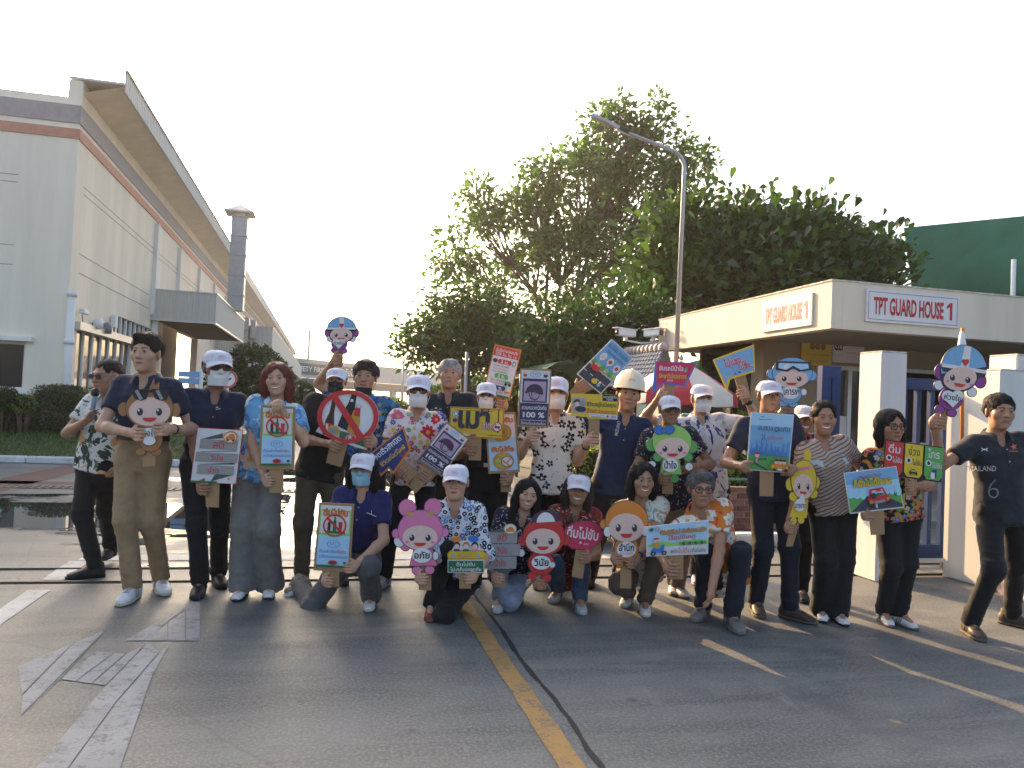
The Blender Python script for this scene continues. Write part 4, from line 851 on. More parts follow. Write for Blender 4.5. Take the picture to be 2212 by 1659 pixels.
# ---- thin haze volume added to lift dark tones like lens veiling glare
hz = MB(); hz.box((-705, -105, -1.0), (705, 1505, 18.0)); hm = bpy.data.materials.new('veil_haze'); hm.use_nodes = True; nt = hm.node_tree; nt.nodes.clear()
pv = nt.nodes.new('ShaderNodeVolumePrincipled'); pv.inputs['Density'].default_value = 0.0005; pv.inputs['Anisotropy'].default_value = 0.55; pv.inputs['Color'].default_value = (.95, .94, .93, 1)
oo = nt.nodes.new('ShaderNodeOutputMaterial'); nt.links.new(pv.outputs[0], oo.inputs['Volume'])
tag(hz.build('haze', hm), kind='stuff')
# ================================================================ PEOPLE: bodies as blended distance fields
class Field:
    def __init__(s, lo, hi, h):
        s.h = h; s.lo = np.array(lo, float); s.n = np.ceil((np.array(hi)-s.lo)/h).astype(int)+1
        s.ax = [s.lo[i]+h*np.arange(s.n[i]) for i in range(3)]
        s.F = np.full(tuple(s.n), 0.06, dtype=np.float64)
    def sub(s, lo, hi):
        a = np.clip(np.floor((np.array(lo)-s.lo)/s.h).astype(int), 0, s.n); b = np.clip(np.ceil((np.array(hi)-s.lo)/s.h).astype(int)+1, 0, s.n)
        if (b <= a).any(): return None
        sl_ = tuple(slice(a[i], b[i]) for i in range(3))
        return sl_, s.ax[0][sl_[0]][:, None, None], s.ax[1][sl_[1]][None, :, None], s.ax[2][sl_[2]][None, None, :]
    def smin(s, sl_, d, k):
        f = s.F[sl_]; h = np.maximum(k-np.abs(f-d), 0)/k; s.F[sl_] = np.minimum(f, d)-h*h*k*.25
    def smax(s, sl_, d, k):
        f = s.F[sl_]; h = np.maximum(k-np.abs(f-d), 0)/k; s.F[sl_] = np.maximum(f, d)+h*h*k*.25
    def cone(s, a, b, ra, rb, k=.02, cut=None, sq=None):
        """round cone a-b; cut=True ends it flat at b; sq=(axis, factor) flattens the section along an axis"""
        a = np.array(a, float); b = np.array(b, float); R = max(ra, rb)+.05
        r = s.sub(np.minimum(a, b)-R, np.maximum(a, b)+R)
        if r is None: return
        sl_, X, Y, Z = r; ba = b-a; L2 = max(ba@ba, 1e-9)
        px, py, pz = X-a[0], Y-a[1], Z-a[2]; tt = (px*ba[0]+py*ba[1]+pz*ba[2])/L2; t = np.clip(tt, 0, 1)
        dx, dy, dz = px-t*ba[0], py-t*ba[1], pz-t*ba[2]
        if sq is not None:
            ax_, q = sq; e = dx*ax_[0]+dy*ax_[1]+dz*ax_[2]; e2 = e*(q-1)
            dx, dy, dz = dx+e2*ax_[0], dy+e2*ax_[1], dz+e2*ax_[2]
        d = np.sqrt(dx*dx+dy*dy+dz*dz)-(ra+(rb-ra)*t)
        if cut: d = np.maximum(d, (tt-1)*math.sqrt(L2))
        s.smin(sl_, d, k)
    def ell(s, c, r, R=None, k=.02, sub=False, zmin=None):
        c = np.array(c, float); r = np.array(r, float); M = np.eye(3) if R is None else np.array(R)
        e = np.sqrt((M**2)@(r**2))+.05
        q = s.sub(c-e, c+e)
        if q is None: return
        sl_, X, Y, Z = q; p = [X-c[0], Y-c[1], Z-c[2]]
        loc = [M[0][i]*p[0]+M[1][i]*p[1]+M[2][i]*p[2] for i in range(3)]
        k0 = np.sqrt(sum((loc[i]/r[i])**2 for i in range(3))); k1 = np.sqrt(sum((loc[i]/r[i]**2)**2 for i in range(3)))
        d = k0*(k0-1)/np.maximum(k1, 1e-6)
        if sub: s.smax(sl_, -d, k)
        else:
            if zmin is not None: d = np.maximum(d, zmin-loc[2])
            s.smin(sl_, d, k)
    def loft(s, o, r, f, u, prof, k=.03, pad=0.0, dz=None):
        """stack of elliptic sections: prof rows (height along u, half width along r, half depth along f, shift along f)"""
        prof = np.array(prof, float); o, r, f, u = (np.array(q, float) for q in (o, r, f, u))
        R = prof[:, 1:3].max()+.12; a = o+u*prof[0, 0]; b = o+u*prof[-1, 0]
        q = s.sub(np.minimum(a, b)-R, np.maximum(a, b)+R)
        if q is None: return
        sl_, X, Y, Z = q; px, py, pz = X-o[0], Y-o[1], Z-o[2]
        h = px*u[0]+py*u[1]+pz*u[2]; x = px*r[0]+py*r[1]+pz*r[2]; y = px*f[0]+py*f[1]+pz*f[2]
        rb = np.interp(h, prof[:, 0], prof[:, 1])+pad; rc = np.interp(h, prof[:, 0], prof[:, 2])+pad; sh = np.interp(h, prof[:, 0], prof[:, 3])
        yy = y-sh; m = 2.4
        d = ((np.abs(x/rb)**m+np.abs(yy/rc)**m)**(1/m)-1)*np.minimum(rb, rc)
        d = np.maximum(d, np.maximum(prof[0, 0]-h, h-prof[-1, 0]))
        s.smin(sl_, d, k)
    def plane(s, o, n, k=.004):                         # keep the side n points away from
        o, n = np.array(o, float), np.array(n, float)
        X, Y, Z = s.ax[0][:, None, None], s.ax[1][None, :, None], s.ax[2][None, None, :]
        d = (X-o[0])*n[0]+(Y-o[1])*n[1]+(Z-o[2])*n[2]; s.F = np.maximum(s.F, d)
    def mesh(s):
        F = s.F.copy()
        for a in range(3):                              # close the field at the grid border
            i = [slice(None)]*3
            for e in (0, -1): i[a] = e; F[tuple(i)] = np.maximum(F[tuple(i)], 1e-3)
        S = F < 0; n = np.array(F.shape)-1
        c = [(i, j, k) for i in (0, 1) for j in (0, 1) for k in (0, 1)]
        cnt = sum(S[i:i+n[0], j:j+n[1], k:k+n[2]].astype(np.int8) for i, j, k in c)
        act = (cnt > 0) & (cnt < 8); I, J, K = np.nonzero(act)
        if len(I) == 0: return np.zeros((0, 3)), np.zeros((0, 4), int)
        val = {q: F[I+q[0], J+q[1], K+q[2]] for q in c}
        acc = np.zeros((len(I), 3)); num = np.zeros(len(I))
        for a in range(3):
            for q in c:
                if q[a]: continue
                p = list(q); p[a] = 1; p = tuple(p); f0, f1 = val[q], val[p]; mk = (f0 < 0) != (f1 < 0)
                t = np.where(mk, f0/np.where(mk, f0-f1, 1), 0); pt = np.zeros((len(I), 3)); pt[:] = q; pt[:, a] += t
                acc += pt*mk[:, None]; num += mk
        V = s.lo + (np.stack([I, J, K], 1)+acc/num[:, None])*s.h
        idx = np.full(tuple(n), -1, dtype=np.int64); idx[I, J, K] = np.arange(len(I))
        Q = []
        for a in range(3):
            b_, c_ = (a+1) % 3, (a+2) % 3
            s0 = [slice(None)]*3; s1 = [slice(None)]*3; s0[a] = slice(0, -1); s1[a] = slice(1, None)
            d0, d1 = S[tuple(s0)], S[tuple(s1)]
            for flip, mk in ((False, d0 & ~d1), (True, ~d0 & d1)):
                P = np.array(np.nonzero(mk)).T
                P = P[(P[:, b_] > 0) & (P[:, c_] > 0) & (P[:, b_] < n[b_]) & (P[:, c_] < n[c_])]
                if len(P) == 0: continue
                def cell(db, dc): R_ = P.copy(); R_[:, b_] -= db; R_[:, c_] -= dc; return idx[R_[:, 0], R_[:, 1], R_[:, 2]]
                q = np.stack([cell(1, 1), cell(0, 1), cell(0, 0), cell(1, 0)], 1)
                if flip: q = q[:, ::-1]
                Q.append(q)
        Q = np.concatenate(Q); Q = Q[(Q >= 0).all(1)]
        return V, Q
_lat = np.random.default_rng(3).uniform(-1, 1, (32, 32, 32))
def vnoise(P):
    i = np.floor(P).astype(int); f = P-i; f = f*f*(3-2*f); o = 0
    for a in (0, 1):
        for b in (0, 1):
            for c in (0, 1):
                w_ = (f[:, 0] if a else 1-f[:, 0])*(f[:, 1] if b else 1-f[:, 1])*(f[:, 2] if c else 1-f[:, 2])
                o = o+w_*_lat[(i[:, 0]+a) % 32, (i[:, 1]+b) % 32, (i[:, 2]+c) % 32]
    return o
def vnormals(V, Q):
    n = np.cross(V[Q[:, 2]]-V[Q[:, 0]], V[Q[:, 3]]-V[Q[:, 1]]); N = np.zeros_like(V)
    for k in range(4): np.add.at(N, Q[:, k], n)
    return unit(N)
def wrinkle(V, Q, amp, foci=(), seed=0.0):
    """cloth: soft drape everywhere, tight creases round the joints in foci (point, reach)"""
    N = vnormals(V, Q); P = V+seed
    d = vnoise(P*np.array([9, 9, 5]))*.55+vnoise(P*np.array([21, 21, 9]))*.3
    ridge = 1-np.abs(vnoise(P*np.array([11, 11, 20])+5))*2.2
    ridge2 = 1-np.abs(vnoise(P*np.array([17, 17, 34])+9))*2.2
    mk = np.full(len(V), .22)
    for c, r in foci: mk = np.maximum(mk, np.exp(-((V-np.array(c))**2).sum(1)/(r*r)))
    return V+N*(amp*(d+(ridge*1.0+ridge2*.7)*mk))[:, None]

# ---- head, shared by everybody (face towards -Y, origin half way between crown and chin)
def head_field(w=1.0, jaw=1.0, h=.0045):
    f = Field((-.12, -.15, -.2), (.12, .15, .15), h)
    f.ell((0, .014, .035), (.076*w, .094, .083)); f.ell((0, -.028, -.02), (.066*w, .062, .082), k=.03)
    f.ell((0, -.036, -.072), (.048*jaw, .046, .044), k=.03); f.ell((0, -.066, -.098), (.022*jaw, .02, .018), k=.02)
    for s in (-1, 1):
        f.ell((s*.043*w, -.055, -.018), (.026, .026, .028), k=.02)
        f.cone((s*.012, -.084, .030), (s*.044, -.072, .031), .010, .008, k=.014)
        f.ell((s*.031, -.099, .009), (.019, .014, .012), k=.012, sub=True)
        f.ell((s*.031, -.078, .009), (.015, .013, .012), k=.004)
        f.ell((s*.079*w, .012, .0), (.010, .019, .032), Matrix.Rotation(s*.35, 3, 'Z'), k=.008)
        f.ell((s*.013, -.093, -.027), (.010, .010, .009), k=.008)
    f.cone((0, -.086, .018), (0, -.106, -.022), .008, .0125, k=.014)
    f.cone((-.019, -.083, -.0535), (.019, -.083, -.0535), .007, .007, k=.006); f.cone((-.015, -.082, -.064), (.015, -.082, -.064), .008, .008, k=.006)
    f.cone((-.02, -.0925, -.059), (.02, -.0925, -.059), .0025, .0025, k=.004) if False else None
    f.cone((0, .018, -.05), (0, .034, -.17), .054*jaw, .056, k=.03)
    return f.mesh()
HEADS = [head_field(1.0, 1.0), head_field(.95, .9), head_field(1.06, 1.14)]
from mathutils.bvhtree import BVHTree
BVH = [BVHTree.FromPolygons([Vector(v) for v in V], [tuple(q) for q in Q]) for V, Q in HEADS]
def face_patch(name, hi, rows, lift, m):
    """rows of (x, z) points laid on the face of head hi"""
    mb = MB(); P = []
    for row in rows:
        R_ = []
        for x, z in row:
            q = BVH[hi].ray_cast(Vector((x, -.3, z)), Vector((0, 1, 0)))[0]
            R_.append((x, (q.y if q else -.06)-lift, z))
        P.append(R_)
    mb.grid(P[::-1] if False else P, m); o = mb.build(name); me = o.data; bpy.data.objects.remove(o); return me
def band(xs, zl, zh): return [[(x, a) for x, a in zip(xs, zl)], [(x, (a+b)/2) for x, a, b in zip(xs, zl, zh)], [(x, b) for x, b in zip(xs, zh)]]
HAIRB = mat('black_hair', (.012, .010, .009), .6, .3, 60, .5, spec=.25, bscale=140)
HAIRG = mat('grey_hair', (.30, .30, .30), .6, .35, 60, .4, bscale=140)
HAIRS = mat('greying_hair', (.10, .095, .09), .6, .5, 60, .4, bscale=140)
HAIRR = mat('red_dyed_hair', (.13, .022, .012), .5, .35, 50, .4, bscale=140)
HAIRBR = mat('brown_hair', (.035, .022, .015), .55, .3, 60, .4, bscale=140)
LIP = mat('lips', (.30, .11, .09), .45, .08); LIPR = mat('rose_lips', (.36, .08, .08), .4, .08); TEETH = mat('teeth', (.72, .69, .62), .35, .04)
EYEW = mat('eye_white', (.40, .37, .35), .5, .03, spec=.2); IRIS = mat('iris', (.012, .008, .006), .15, .1); BROW = mat('brow_hair', (.02, .015, .012), .8, .2)
FACE = {}
def face_meshes(hi, smile):
    key = (hi, smile)
    if key in FACE: return FACE[key]
    o = {}
    xs = np.linspace(-1, 1, 9); sq = {0: 1.0, 1: .72, 2: .55, 3: .12}[smile]
    for s, nm in ((-1, 'l'), (1, 'r')):
        ex = [s*.031+x*.0150 for x in xs]
        hz = [.0042*sq*(1-abs(x)**2.2)+.0006 for x in xs]
        o['eye'+nm] = face_patch('eye', hi, band(ex, [.008-h*.8 for h in hz], [.009+h for h in hz]), .0012, EYEW)
        ix = [s*.031+x*.0072 for x in xs]; hh = [min(.0072*math.sqrt(max(0, 1-x*x)), .0050*sq)+.0004 for x in xs]
        o['iris'+nm] = face_patch('iris', hi, band(ix, [.0085-h*.8 for h in hh], [.0092+h for h in hh]), .0022, IRIS)
        o['lash'+nm] = face_patch('eyelid_line', hi, band(ex, [.0085+h for h in hz], [.0108+h+.0004 for h in hz]), .0022, BROW)
        bx = [s*(.014+(x+1)*.0185) for x in xs]; bz = [.0265+.0045*math.sin((x+1)*1.25) for x in xs]
        o['brow'+nm] = face_patch('eyebrow', hi, band(bx, bz, [z+.0055*(1-.55*(x+1)/2) for x, z in zip(xs, bz)]), .0014, BROW)
    wd = {0: .0215, 1: .025, 2: .029, 3: .021}[smile]; cv = {0: 0, 1: .004, 2: .008, 3: .001}[smile]
    mx = [x*wd for x in xs]; base = [-.0595+cv*(x*x) for x in xs]
    op = {0: 0, 1: 0, 2: .0075, 3: 0}[smile]
    o['up'] = face_patch('upper_lip', hi, band(mx, [b+op*.25*(1-x*x)+.0004 for b, x in zip(base, xs)], [b+op*.25*(1-x*x)+.0062*(1-x*x)**.7+.0008 for b, x in zip(base, xs)]), .0018, 'LIP')if False else None
    rows_u = band(mx, [b+op*.3*(1-x*x)+.0003 for b, x in zip(base, xs)], [b+op*.3*(1-x*x)+.006*max(0, 1-x*x)**.7+.001 for b, x in zip(base, xs)])
    rows_l = band(mx, [b-op*.7*(1-x*x)-.0075*max(0, 1-x*x)**.7-.001 for b, x in zip(base, xs)], [b-op*.7*(1-x*x)-.0003 for b, x in zip(base, xs)])
    o['rows'] = (rows_u, rows_l, band(mx, [b-op*.7*(1-x*x)-.0008 for b, x in zip(base, xs)], [b+op*.3*(1-x*x)+.0012 for b, x in zip(base, xs)]))
    for tone, lm in (('m', LIP), ('f', LIPR)):
        o['lip_u'+tone] = face_patch('lips', hi, rows_u, .0016, lm); o['lip_l'+tone] = face_patch('lips', hi, rows_l, .0016, lm)
    o['mouth'] = face_patch('teeth' if op else 'mouth_line', hi, o['rows'][2], .0019, TEETH if op else BROW)
    FACE[key] = o; return o
# ---- hair, caps, masks, glasses: templates in head space
def hair_mesh(name, m, style):
    f = Field((-.16, -.16, -.34), (.16, .2, .2), .007)
    if style in ('short', 'short_flat', 'buzz', 'silver', 'shaggy', 'floppy'):
        t = {'short': .014, 'short_flat': .012, 'buzz': .006, 'silver': .017, 'shaggy': .020, 'floppy': .016}[style]
        f.ell((0, .022, .042), (.079+t, .092+t, .083+t), k=.01)
        if style in ('short', 'silver', 'floppy'): f.cone((-.035, -.065, .1), (.05, -.06, .102), .022, .02, k=.03)
        f.ell((0, -.088, -.04), (.072, .062, .094 if style in ('shaggy', 'floppy') else .102), k=.012, sub=True)
        f.ell((0, -.02, -.09), (.13, .085, .085), k=.012, sub=True)
        if style == 'shaggy':
            for s in (-1, 1): f.cone((s*.082, -.02, .06), (s*.088, .0, -.045), .026, .016, k=.02)
        f.ell((0, .02, -.13), (.14, .14, .075), k=.01, sub=True)
        if style != 'shaggy':
            for s in (-1, 1): f.ell((s*.088, .0, -.02), (.03, .035, .045), k=.01, sub=True)
    elif style == 'undercap':
        f.ell((0, .024, .03), (.083, .094, .085), k=.01); f.ell((0, -.09, -.02), (.075, .075, .1), k=.01, sub=True); f.ell((0, -.02, -.1), (.13, .09, .085), k=.01, sub=True)
        f.ell((0, .02, -.14), (.14, .14, .08), k=.01, sub=True)
        for s in (-1, 1): f.ell((s*.088, .0, -.015), (.03, .03, .04), k=.01, sub=True)
    elif style in ('bob', 'long', 'longcap', 'tied', 'straight'):
        t = {'bob': .016, 'long': .016, 'longcap': .006, 'tied': .013, 'straight': .014}[style]
        f.ell((0, .02, .04), (.078+t, .094+t, .082+t), k=.01)
        low = {'bob': -.135, 'long': -.22, 'longcap': -.24, 'straight': -.25}.get(style)
        if low:
            for s in (-1, 1):
                f.cone((s*.078, .01, .04), (s*.085, .012, -.06), .03, .032, k=.03); f.cone((s*.085, .012, -.06), (s*(.075 if style != 'straight' else .095), .015 if style != 'straight' else -.03, low), .032, .02, k=.03)
            f.cone((0, .07, .02), (0, .075, low), .075, .06, k=.04)
        else:
            f.ell((0, .115, .03), (.04, .04, .04), k=.03)
        f.ell((0, -.085, -.045), (.064 if style != 'tied' else .070, .075, .108 if style != 'tied' else .112), k=.012, sub=True)
        if style in ('bob', 'straight', 'long'): f.ell((.012, -.105, .052), (.034, .062, .042), k=.02, sub=True)
        if style == 'tied': f.ell((0, -.1, .045), (.052, .06, .045), k=.02, sub=True)
        if low: f.ell((0, -.07, -.2), (.062, .09, .14), k=.012, sub=True)
        if style == 'tied': f.ell((0, .0, -.11), (.14, .12, .09), k=.012, sub=True); f.ell((0, -.02, -.07), (.14, .07, .1), k=.012, sub=True)
    V, Q = f.mesh(); N = vnormals(V, Q)
    st = np.array([42, 42, 11]) if style in ('bob', 'long', 'longcap', 'straight') else np.array([48, 20, 34])
    V = V+N*(vnoise(V*st)*.0055+vnoise(V*st*2.3)*.0032)[:, None]
    bv = BVHTree.FromPolygons([Vector(v) for v in V], [tuple(q) for q in Q]); rg = np.random.default_rng(5)
    lng = style in ('bob', 'long', 'longcap', 'straight'); n_ = 900 if lng else 750; SV, SQ = [], []
    root_ = np.array([.02, .035, .13]); pick = V[rg.choice(len(V), n_)]
    for p in pick:
        out = unit((p-np.array([0, .02, .02]))[None])[0]; ln = rg.uniform(.05, .10) if lng else rg.uniform(.022, .042)
        if style == 'buzz': ln *= .4
        wd = rg.uniform(.0018, .0038); q = p.copy(); row = []; jit = rg.normal(size=3)*.25
        for k in range(5):
            d = q-root_; d = d/max(np.linalg.norm(d), 1e-6)+jit+np.array([0, 0, -.5 if lng else -.1])
            if style in ('tied', 'silver', 'short', 'short_flat') and q[1] < .03 and q[2] > .05: d = d+np.array([.3, .9 if style == 'tied' else .2, 0])
            nn = bv.find_nearest(Vector(q))[1]; nn = np.array(nn); d = d-nn*(d@nn); d = d/max(np.linalg.norm(d), 1e-6)
            sd = np.cross(nn, d); lift_ = (.0015+.0045*(k/4)*rg.uniform(.2, 1))
            a_ = wd*(1-.75*k/4); row.append((q+nn*lift_-sd*a_, q+nn*(lift_+.0012), q+nn*lift_+sd*a_))
            q = q+d*ln/4; hit = bv.find_nearest(Vector(q)); q = np.array(hit[0]) if k < 3 else q
        b_ = len(SV)*0+sum(1 for _ in SV); SV += [x for r_ in row for x in r_]
        for k in range(4):
            for j in (0, 1): SQ.append((b_+k*3+j, b_+k*3+j+1, b_+k*3+j+4, b_+k*3+j+3))
    V2 = np.concatenate([V, np.array(SV)]); Q2 = np.concatenate([Q, np.array(SQ)+len(V)])
    return np_mesh(name, V2, Q2, [m])
HAIR = {}
def hair(style, m):
    k = (style, m.name)
    if k not in HAIR: HAIR[k] = hair_mesh('hair', m, style)
    return HAIR[k]
CAPW = mat('cap_cloth', (.62, .61, .66), .85, .07, 10, .25, bscale=200); CAPR = mat('cap_print', (.60, .16, .18), .7, .1)
CAPIN = mat('cap_lining', (.20, .18, .22), .9)
def cap_meshes():
    f = Field((-.13, -.15, -.02), (.13, .16, .17), .006)
    f.loft((0, .012, 0), (1, 0, 0), (0, 1, 0), (0, 0, 1), [(.01, .087, .106, 0), (.05, .087, .107, 0), (.078, .084, .102, .001), (.098, .074, .091, .004), (.113, .055, .068, .008), (.121, .030, .036, .011), (.124, .008, .010, .012)], k=.01)
    f.plane((0, 0, .036), (0, .10, -1)); V, Q = f.mesh()
    V = V+vnormals(V, Q)*(vnoise(V*np.array([30, 30, 22]))*.0045+vnoise(V*np.array([60, 60, 30]))*.0018)[:, None]
    V_c, Q_c = V, Q; crown = np_mesh('crown', V, Q, [CAPW])
    mb = MB()
    for top in (0, 1):
        rows = []
        for i in range(7):
            s = i/6; row = []
            for j in range(17):
                a = -1.15+2.3*j/16; x0, y0 = .087*math.sin(a), .012-.100*math.cos(a)
                y = y0-s*.078*max(0, math.cos(a))**.7; z = .048-s*.020-5.0*(x0**2)*s+(.003 if top else -.002)
                row.append((x0*(1+.05*s), y, z))
            rows.append(row)
        mb.grid(rows, CAPW if top else CAPIN)
    brim = mb.build('brim'); bme = brim.data; bpy.data.objects.remove(brim)
    mb = MB(); V, F, tw, th = text_mesh('TPT', 1, .02); k = .030/tw
    def wrap(x, z): a = x/.1; return (.1*math.sin(a)*.92, .012-.1105*math.cos(a)-.002, z)
    mb.add([wrap(v[0]*k, .072+v[1]*k) for v in V], F, CAPR)
    mb.grid([[wrap(r_*.026*math.cos(t), .072+r_*.013*math.sin(t)) for r_ in (.88, 1)] for t in np.linspace(0, 2*math.pi, 25)], CAPR, False)
    bv = BVHTree.FromPolygons([Vector(v) for v in V_c], [tuple(q) for q in Q_c]); SEAM = mat('cap_seam', (.40, .39, .44), .9)
    for a_ in np.linspace(0, 2*math.pi, 7)[:-1]+.52:
        pts = []
        for k in range(9):
            e_ = .12+1.38*k/8; d = Vector((math.sin(a_)*math.cos(1.5-e_+.02), -math.cos(a_)*math.cos(1.5-e_+.02), math.sin(1.5-e_+.02))); c0 = Vector((0, .016, .036)); h_ = bv.ray_cast(c0+d*.3, -d)[0]
            if h_: pts.append(tuple(h_+d*.0004))
        if len(pts) > 2: mb.tube(pts, .0013, SEAM, 5)
    mb.lathe((0, .020, .1225), [(.007, 0), (.006, .004), (0, .005)], SEAM, 10)
    e = mb.build('emblem'); em = e.data; bpy.data.objects.remove(e)
    return crown, bme, em
CAP = cap_meshes()
HATC = mat('hard_hat_plastic', (.62, .56, .42), .3, .04)
def hard_hat():
    mb = MB(); n = 32; prof = [(1.0, 0), (1.0, .012), (.98, .04), (.92, .075), (.78, .11), (.55, .135), (.28, .148), (0.001, .152)]
    P = [[(r_*.112*math.cos(t), .012+r_*.132*math.sin(t), .045+z+(.008 if abs(math.cos(t)) < .22 and z > .03 else 0)) for t in np.linspace(0, 2*math.pi, n+1)] for r_, z in prof]
    mb.grid(P, HATC)
    mb.grid([[(k*.112*math.cos(t), .012+k*(.132+(.03 if math.sin(t) < 0 else .0)*abs(math.sin(t))*(k-1)/.13)*math.sin(t), .047-(k-1)*.05+dz) for k in (1.0, 1.06, 1.13)] for t in np.linspace(0, 2*math.pi, n+1) for dz in (0,)], HATC)
    o = mb.build('shell'); me = o.data; bpy.data.objects.remove(o); return me
HHAT = hard_hat()
MASKW = mat('white_mask', (.70, .69, .67), .8, .04); MASKB = mat('blue_mask', (.25, .46, .56), .8, .05); MASKK = mat('black_mask', (.018, .018, .02), .8, .1)
def mask_mesh(kind):
    mb = MB(); rows = []; top, bot = {'box': (-.012, -.108), 'n95': (-.008, -.112), 'chin': (-.078, -.128)}[kind]
    for i in range(13):
        s = i/12; z = top+(bot-top)*s; row = []
        for j in range(21):
            a = -1+2*j/20; wdt = .066-.012*max(0, s-.5) if kind != 'chin' else .062; x = a*wdt
            q = BVH[0].ray_cast(Vector((x*.98, -.3, max(z, -.112))), Vector((0, 1, 0)))[0]; y = q.y if q and abs(a) < .93 else -.028-.0*abs(a)
            if kind == 'n95': y2 = -.113+.055*abs(a)**1.7+.035*abs(s-.5)**1.5*2
            elif kind == 'box': y2 = -.104+.058*abs(a)**2+.02*abs(s-.5)*2
            else: y2 = -.092+.06*abs(a)**2
            zz = z+(.012*(1-abs(a)*3) if i == 0 and abs(a) < .33 and kind != 'chin' else 0)+(.0022*math.sin(s*19) if kind == 'box' else 0)*0
            row.append((x, min(y-.003, y2+(.0016*math.sin(s*26) if kind == 'box' else 0)), zz))
        rows.append(row)
    mb.grid(rows, None); 
    for s in (-1, 1):
        for z in (top-.008, bot+.02): mb.tube([(s*.064, -.03, z), (s*.074, -.005, z*.6), (s*.086, .02, -.012 if z > -.05 else -.02)], .0016, None, 5)
    return mb
MASK = {}
def mask(kind, m):
    if (kind, m.name) not in MASK:
        o = mask_mesh(kind).build('face_mask', m); MASK[(kind, m.name)] = o.data; bpy.data.objects.remove(o)
    return MASK[(kind, m.name)]
LENS = mat('spectacle_lens', (.06, .055, .05), .08, .05); 
def glasses_mesh(fm, lens, rx=.024, rz=.017, th=.0028):
    mb = MB()
    for s in (-1, 1):
        pts = [(s*.032+rx*np.sign(math.cos(t))*abs(math.cos(t))**.7, -.1+.10*(abs(s*.032+rx*math.cos(t)))**1.6*2.2, .006+rz*np.sign(math.sin(t))*abs(math.sin(t))**.7) for t in np.linspace(0, 2*math.pi, 21)]
        mb.tube(pts, th, fm, 6)
        if lens: mb.add([(p[0], p[1]+.001, p[2]) for p in pts[:-1]], [tuple(range(20))], lens)
        mb.tube([(s*(.032+rx), -.094, .012), (s*.079, -.06, .012), (s*.084, .012, .012)], th*.8, fm, 5)
    mb.tube([(-.009, -.1, .008), (0, -.103, .011), (.009, -.1, .008)], th*.9, fm, 5)
    o = mb.build('glasses'); me = o.data; bpy.data.objects.remove(o); return me
GL_BLACK = glasses_mesh(BLACK, None, .025, .018, .0032); GL_THICK = glasses_mesh(BLACK, None, .026, .018, .004); GL_WIRE = glasses_mesh(mat('wire_frame', (.25, .2, .15), .3, metal=.8), None, .023, .016, .0016); GL_SUN = glasses_mesh(mat('brown_frame', (.05, .025, .015), .3), mat('brown_lens', (.05, .03, .022), .08), .027, .018, .0018)
# ---- shoes
def shoe_meshes():
    f = Field((-.07, -.22, -.01), (.07, .12, .16), .0065)
    f.loft((0, 0, 0), (1, 0, 0), (0, 0, 1), (0, -1, 0), [(-.075, .030, .03, .045), (-.04, .038, .045, .05), (.03, .040, .046, .048), (.09, .047, .036, .04), (.15, .046, .027, .03), (.19, .030, .018, .024)], k=.01)
    f.cone((0, .035, .05), (0, .028, .118), .041, .043, k=.03, cut=True)
    V, Q = f.mesh(); V = V[:, :]; upper = (V, Q)
    g = Field((-.07, -.23, -.01), (.07, .12, .04), .006)
    g.loft((0, 0, 0), (1, 0, 0), (0, 0, 1), (0, -1, 0), [(-.085, .03, .013, .013), (-.05, .043, .014, .014), (.03, .043, .013, .013), (.1, .052, .013, .013), (.16, .048, .012, .013), (.203, .026, .011, .014)], k=.005)
    return upper, g.mesh()
SHOE_U, SHOE_S = shoe_meshes()
SHOES = {}
def shoe(kind):
    if kind in SHOES: return SHOES[kind]
    C = {'white': ((.56, .55, .54), (.42, .38, .28), (.30, .30, .32)), 'black': ((.018, .017, .017), (.012, .012, .012), (.03, .03, .03)), 'grey': ((.16, .15, .14), (.13, .12, .10), (.09, .085, .08)),
         'red': ((.18, .028, .026), (.13, .06, .05), (.3, .1, .09)), 'brown': ((.055, .04, .03), (.10, .085, .06), (.09, .07, .05)), 'flat': ((.60, .59, .57), (.02, .02, .02), (.5, .5, .5)), 'silver': ((.36, .36, .37), (.34, .33, .31), (.12, .12, .13)), 'zebra': ((.58, .57, .56), (.12, .10, .09), (.025, .025, .028))}[kind]
    mu = mat('shoe_'+kind, C[0], .55, .18, 18, .2); ms = mat('sole_'+kind, C[1], .8, .15); ml = mat('lace_'+kind, C[2], .8, .1)
    u = np_mesh('upper', SHOE_U[0], SHOE_U[1], [mu]); s_ = np_mesh('sole', SHOE_S[0], SHOE_S[1], [ms])
    bv = BVHTree.FromPolygons([Vector(v) for v in SHOE_U[0]], [tuple(q) for q in SHOE_U[1]])
    mb = MB()
    def on(x, y): q = bv.ray_cast(Vector((x, y, .3)), Vector((0, 0, -1)))[0]; return (x, y, (q.z if q else .06)+.002)
    if kind not in ('flat', 'black'):
        for i in range(5):
            y = -.035-i*.018; mb.tube([on(-.02, y), on(0, y-.005), on(.02, y)], .0028, ml, 5)
            if i < 4: mb.tube([on(-.02, y), on(0, y-.014), on(.02, y-.018)], .0022, ml, 5)
    for s in (-1, 1):
        for k in range(3 if kind not in ('flat', 'black') else 1):
            pts = []
            for t in np.linspace(0, 1, 5):
                q = bv.ray_cast(Vector((s*.2, -.0-.022*k-t*.018, .028+t*.045)), Vector((-s, 0, 0)))[0]
                if q: pts.append((q.x+s*.001, q.y, q.z))
            if len(pts) > 1 and k < 3: mb.tube(pts, .0038, ml, 5)
    o = mb.build('laces'); l = o.data; bpy.data.objects.remove(o)
    SHOES[kind] = (u, s_, l); return SHOES[kind]
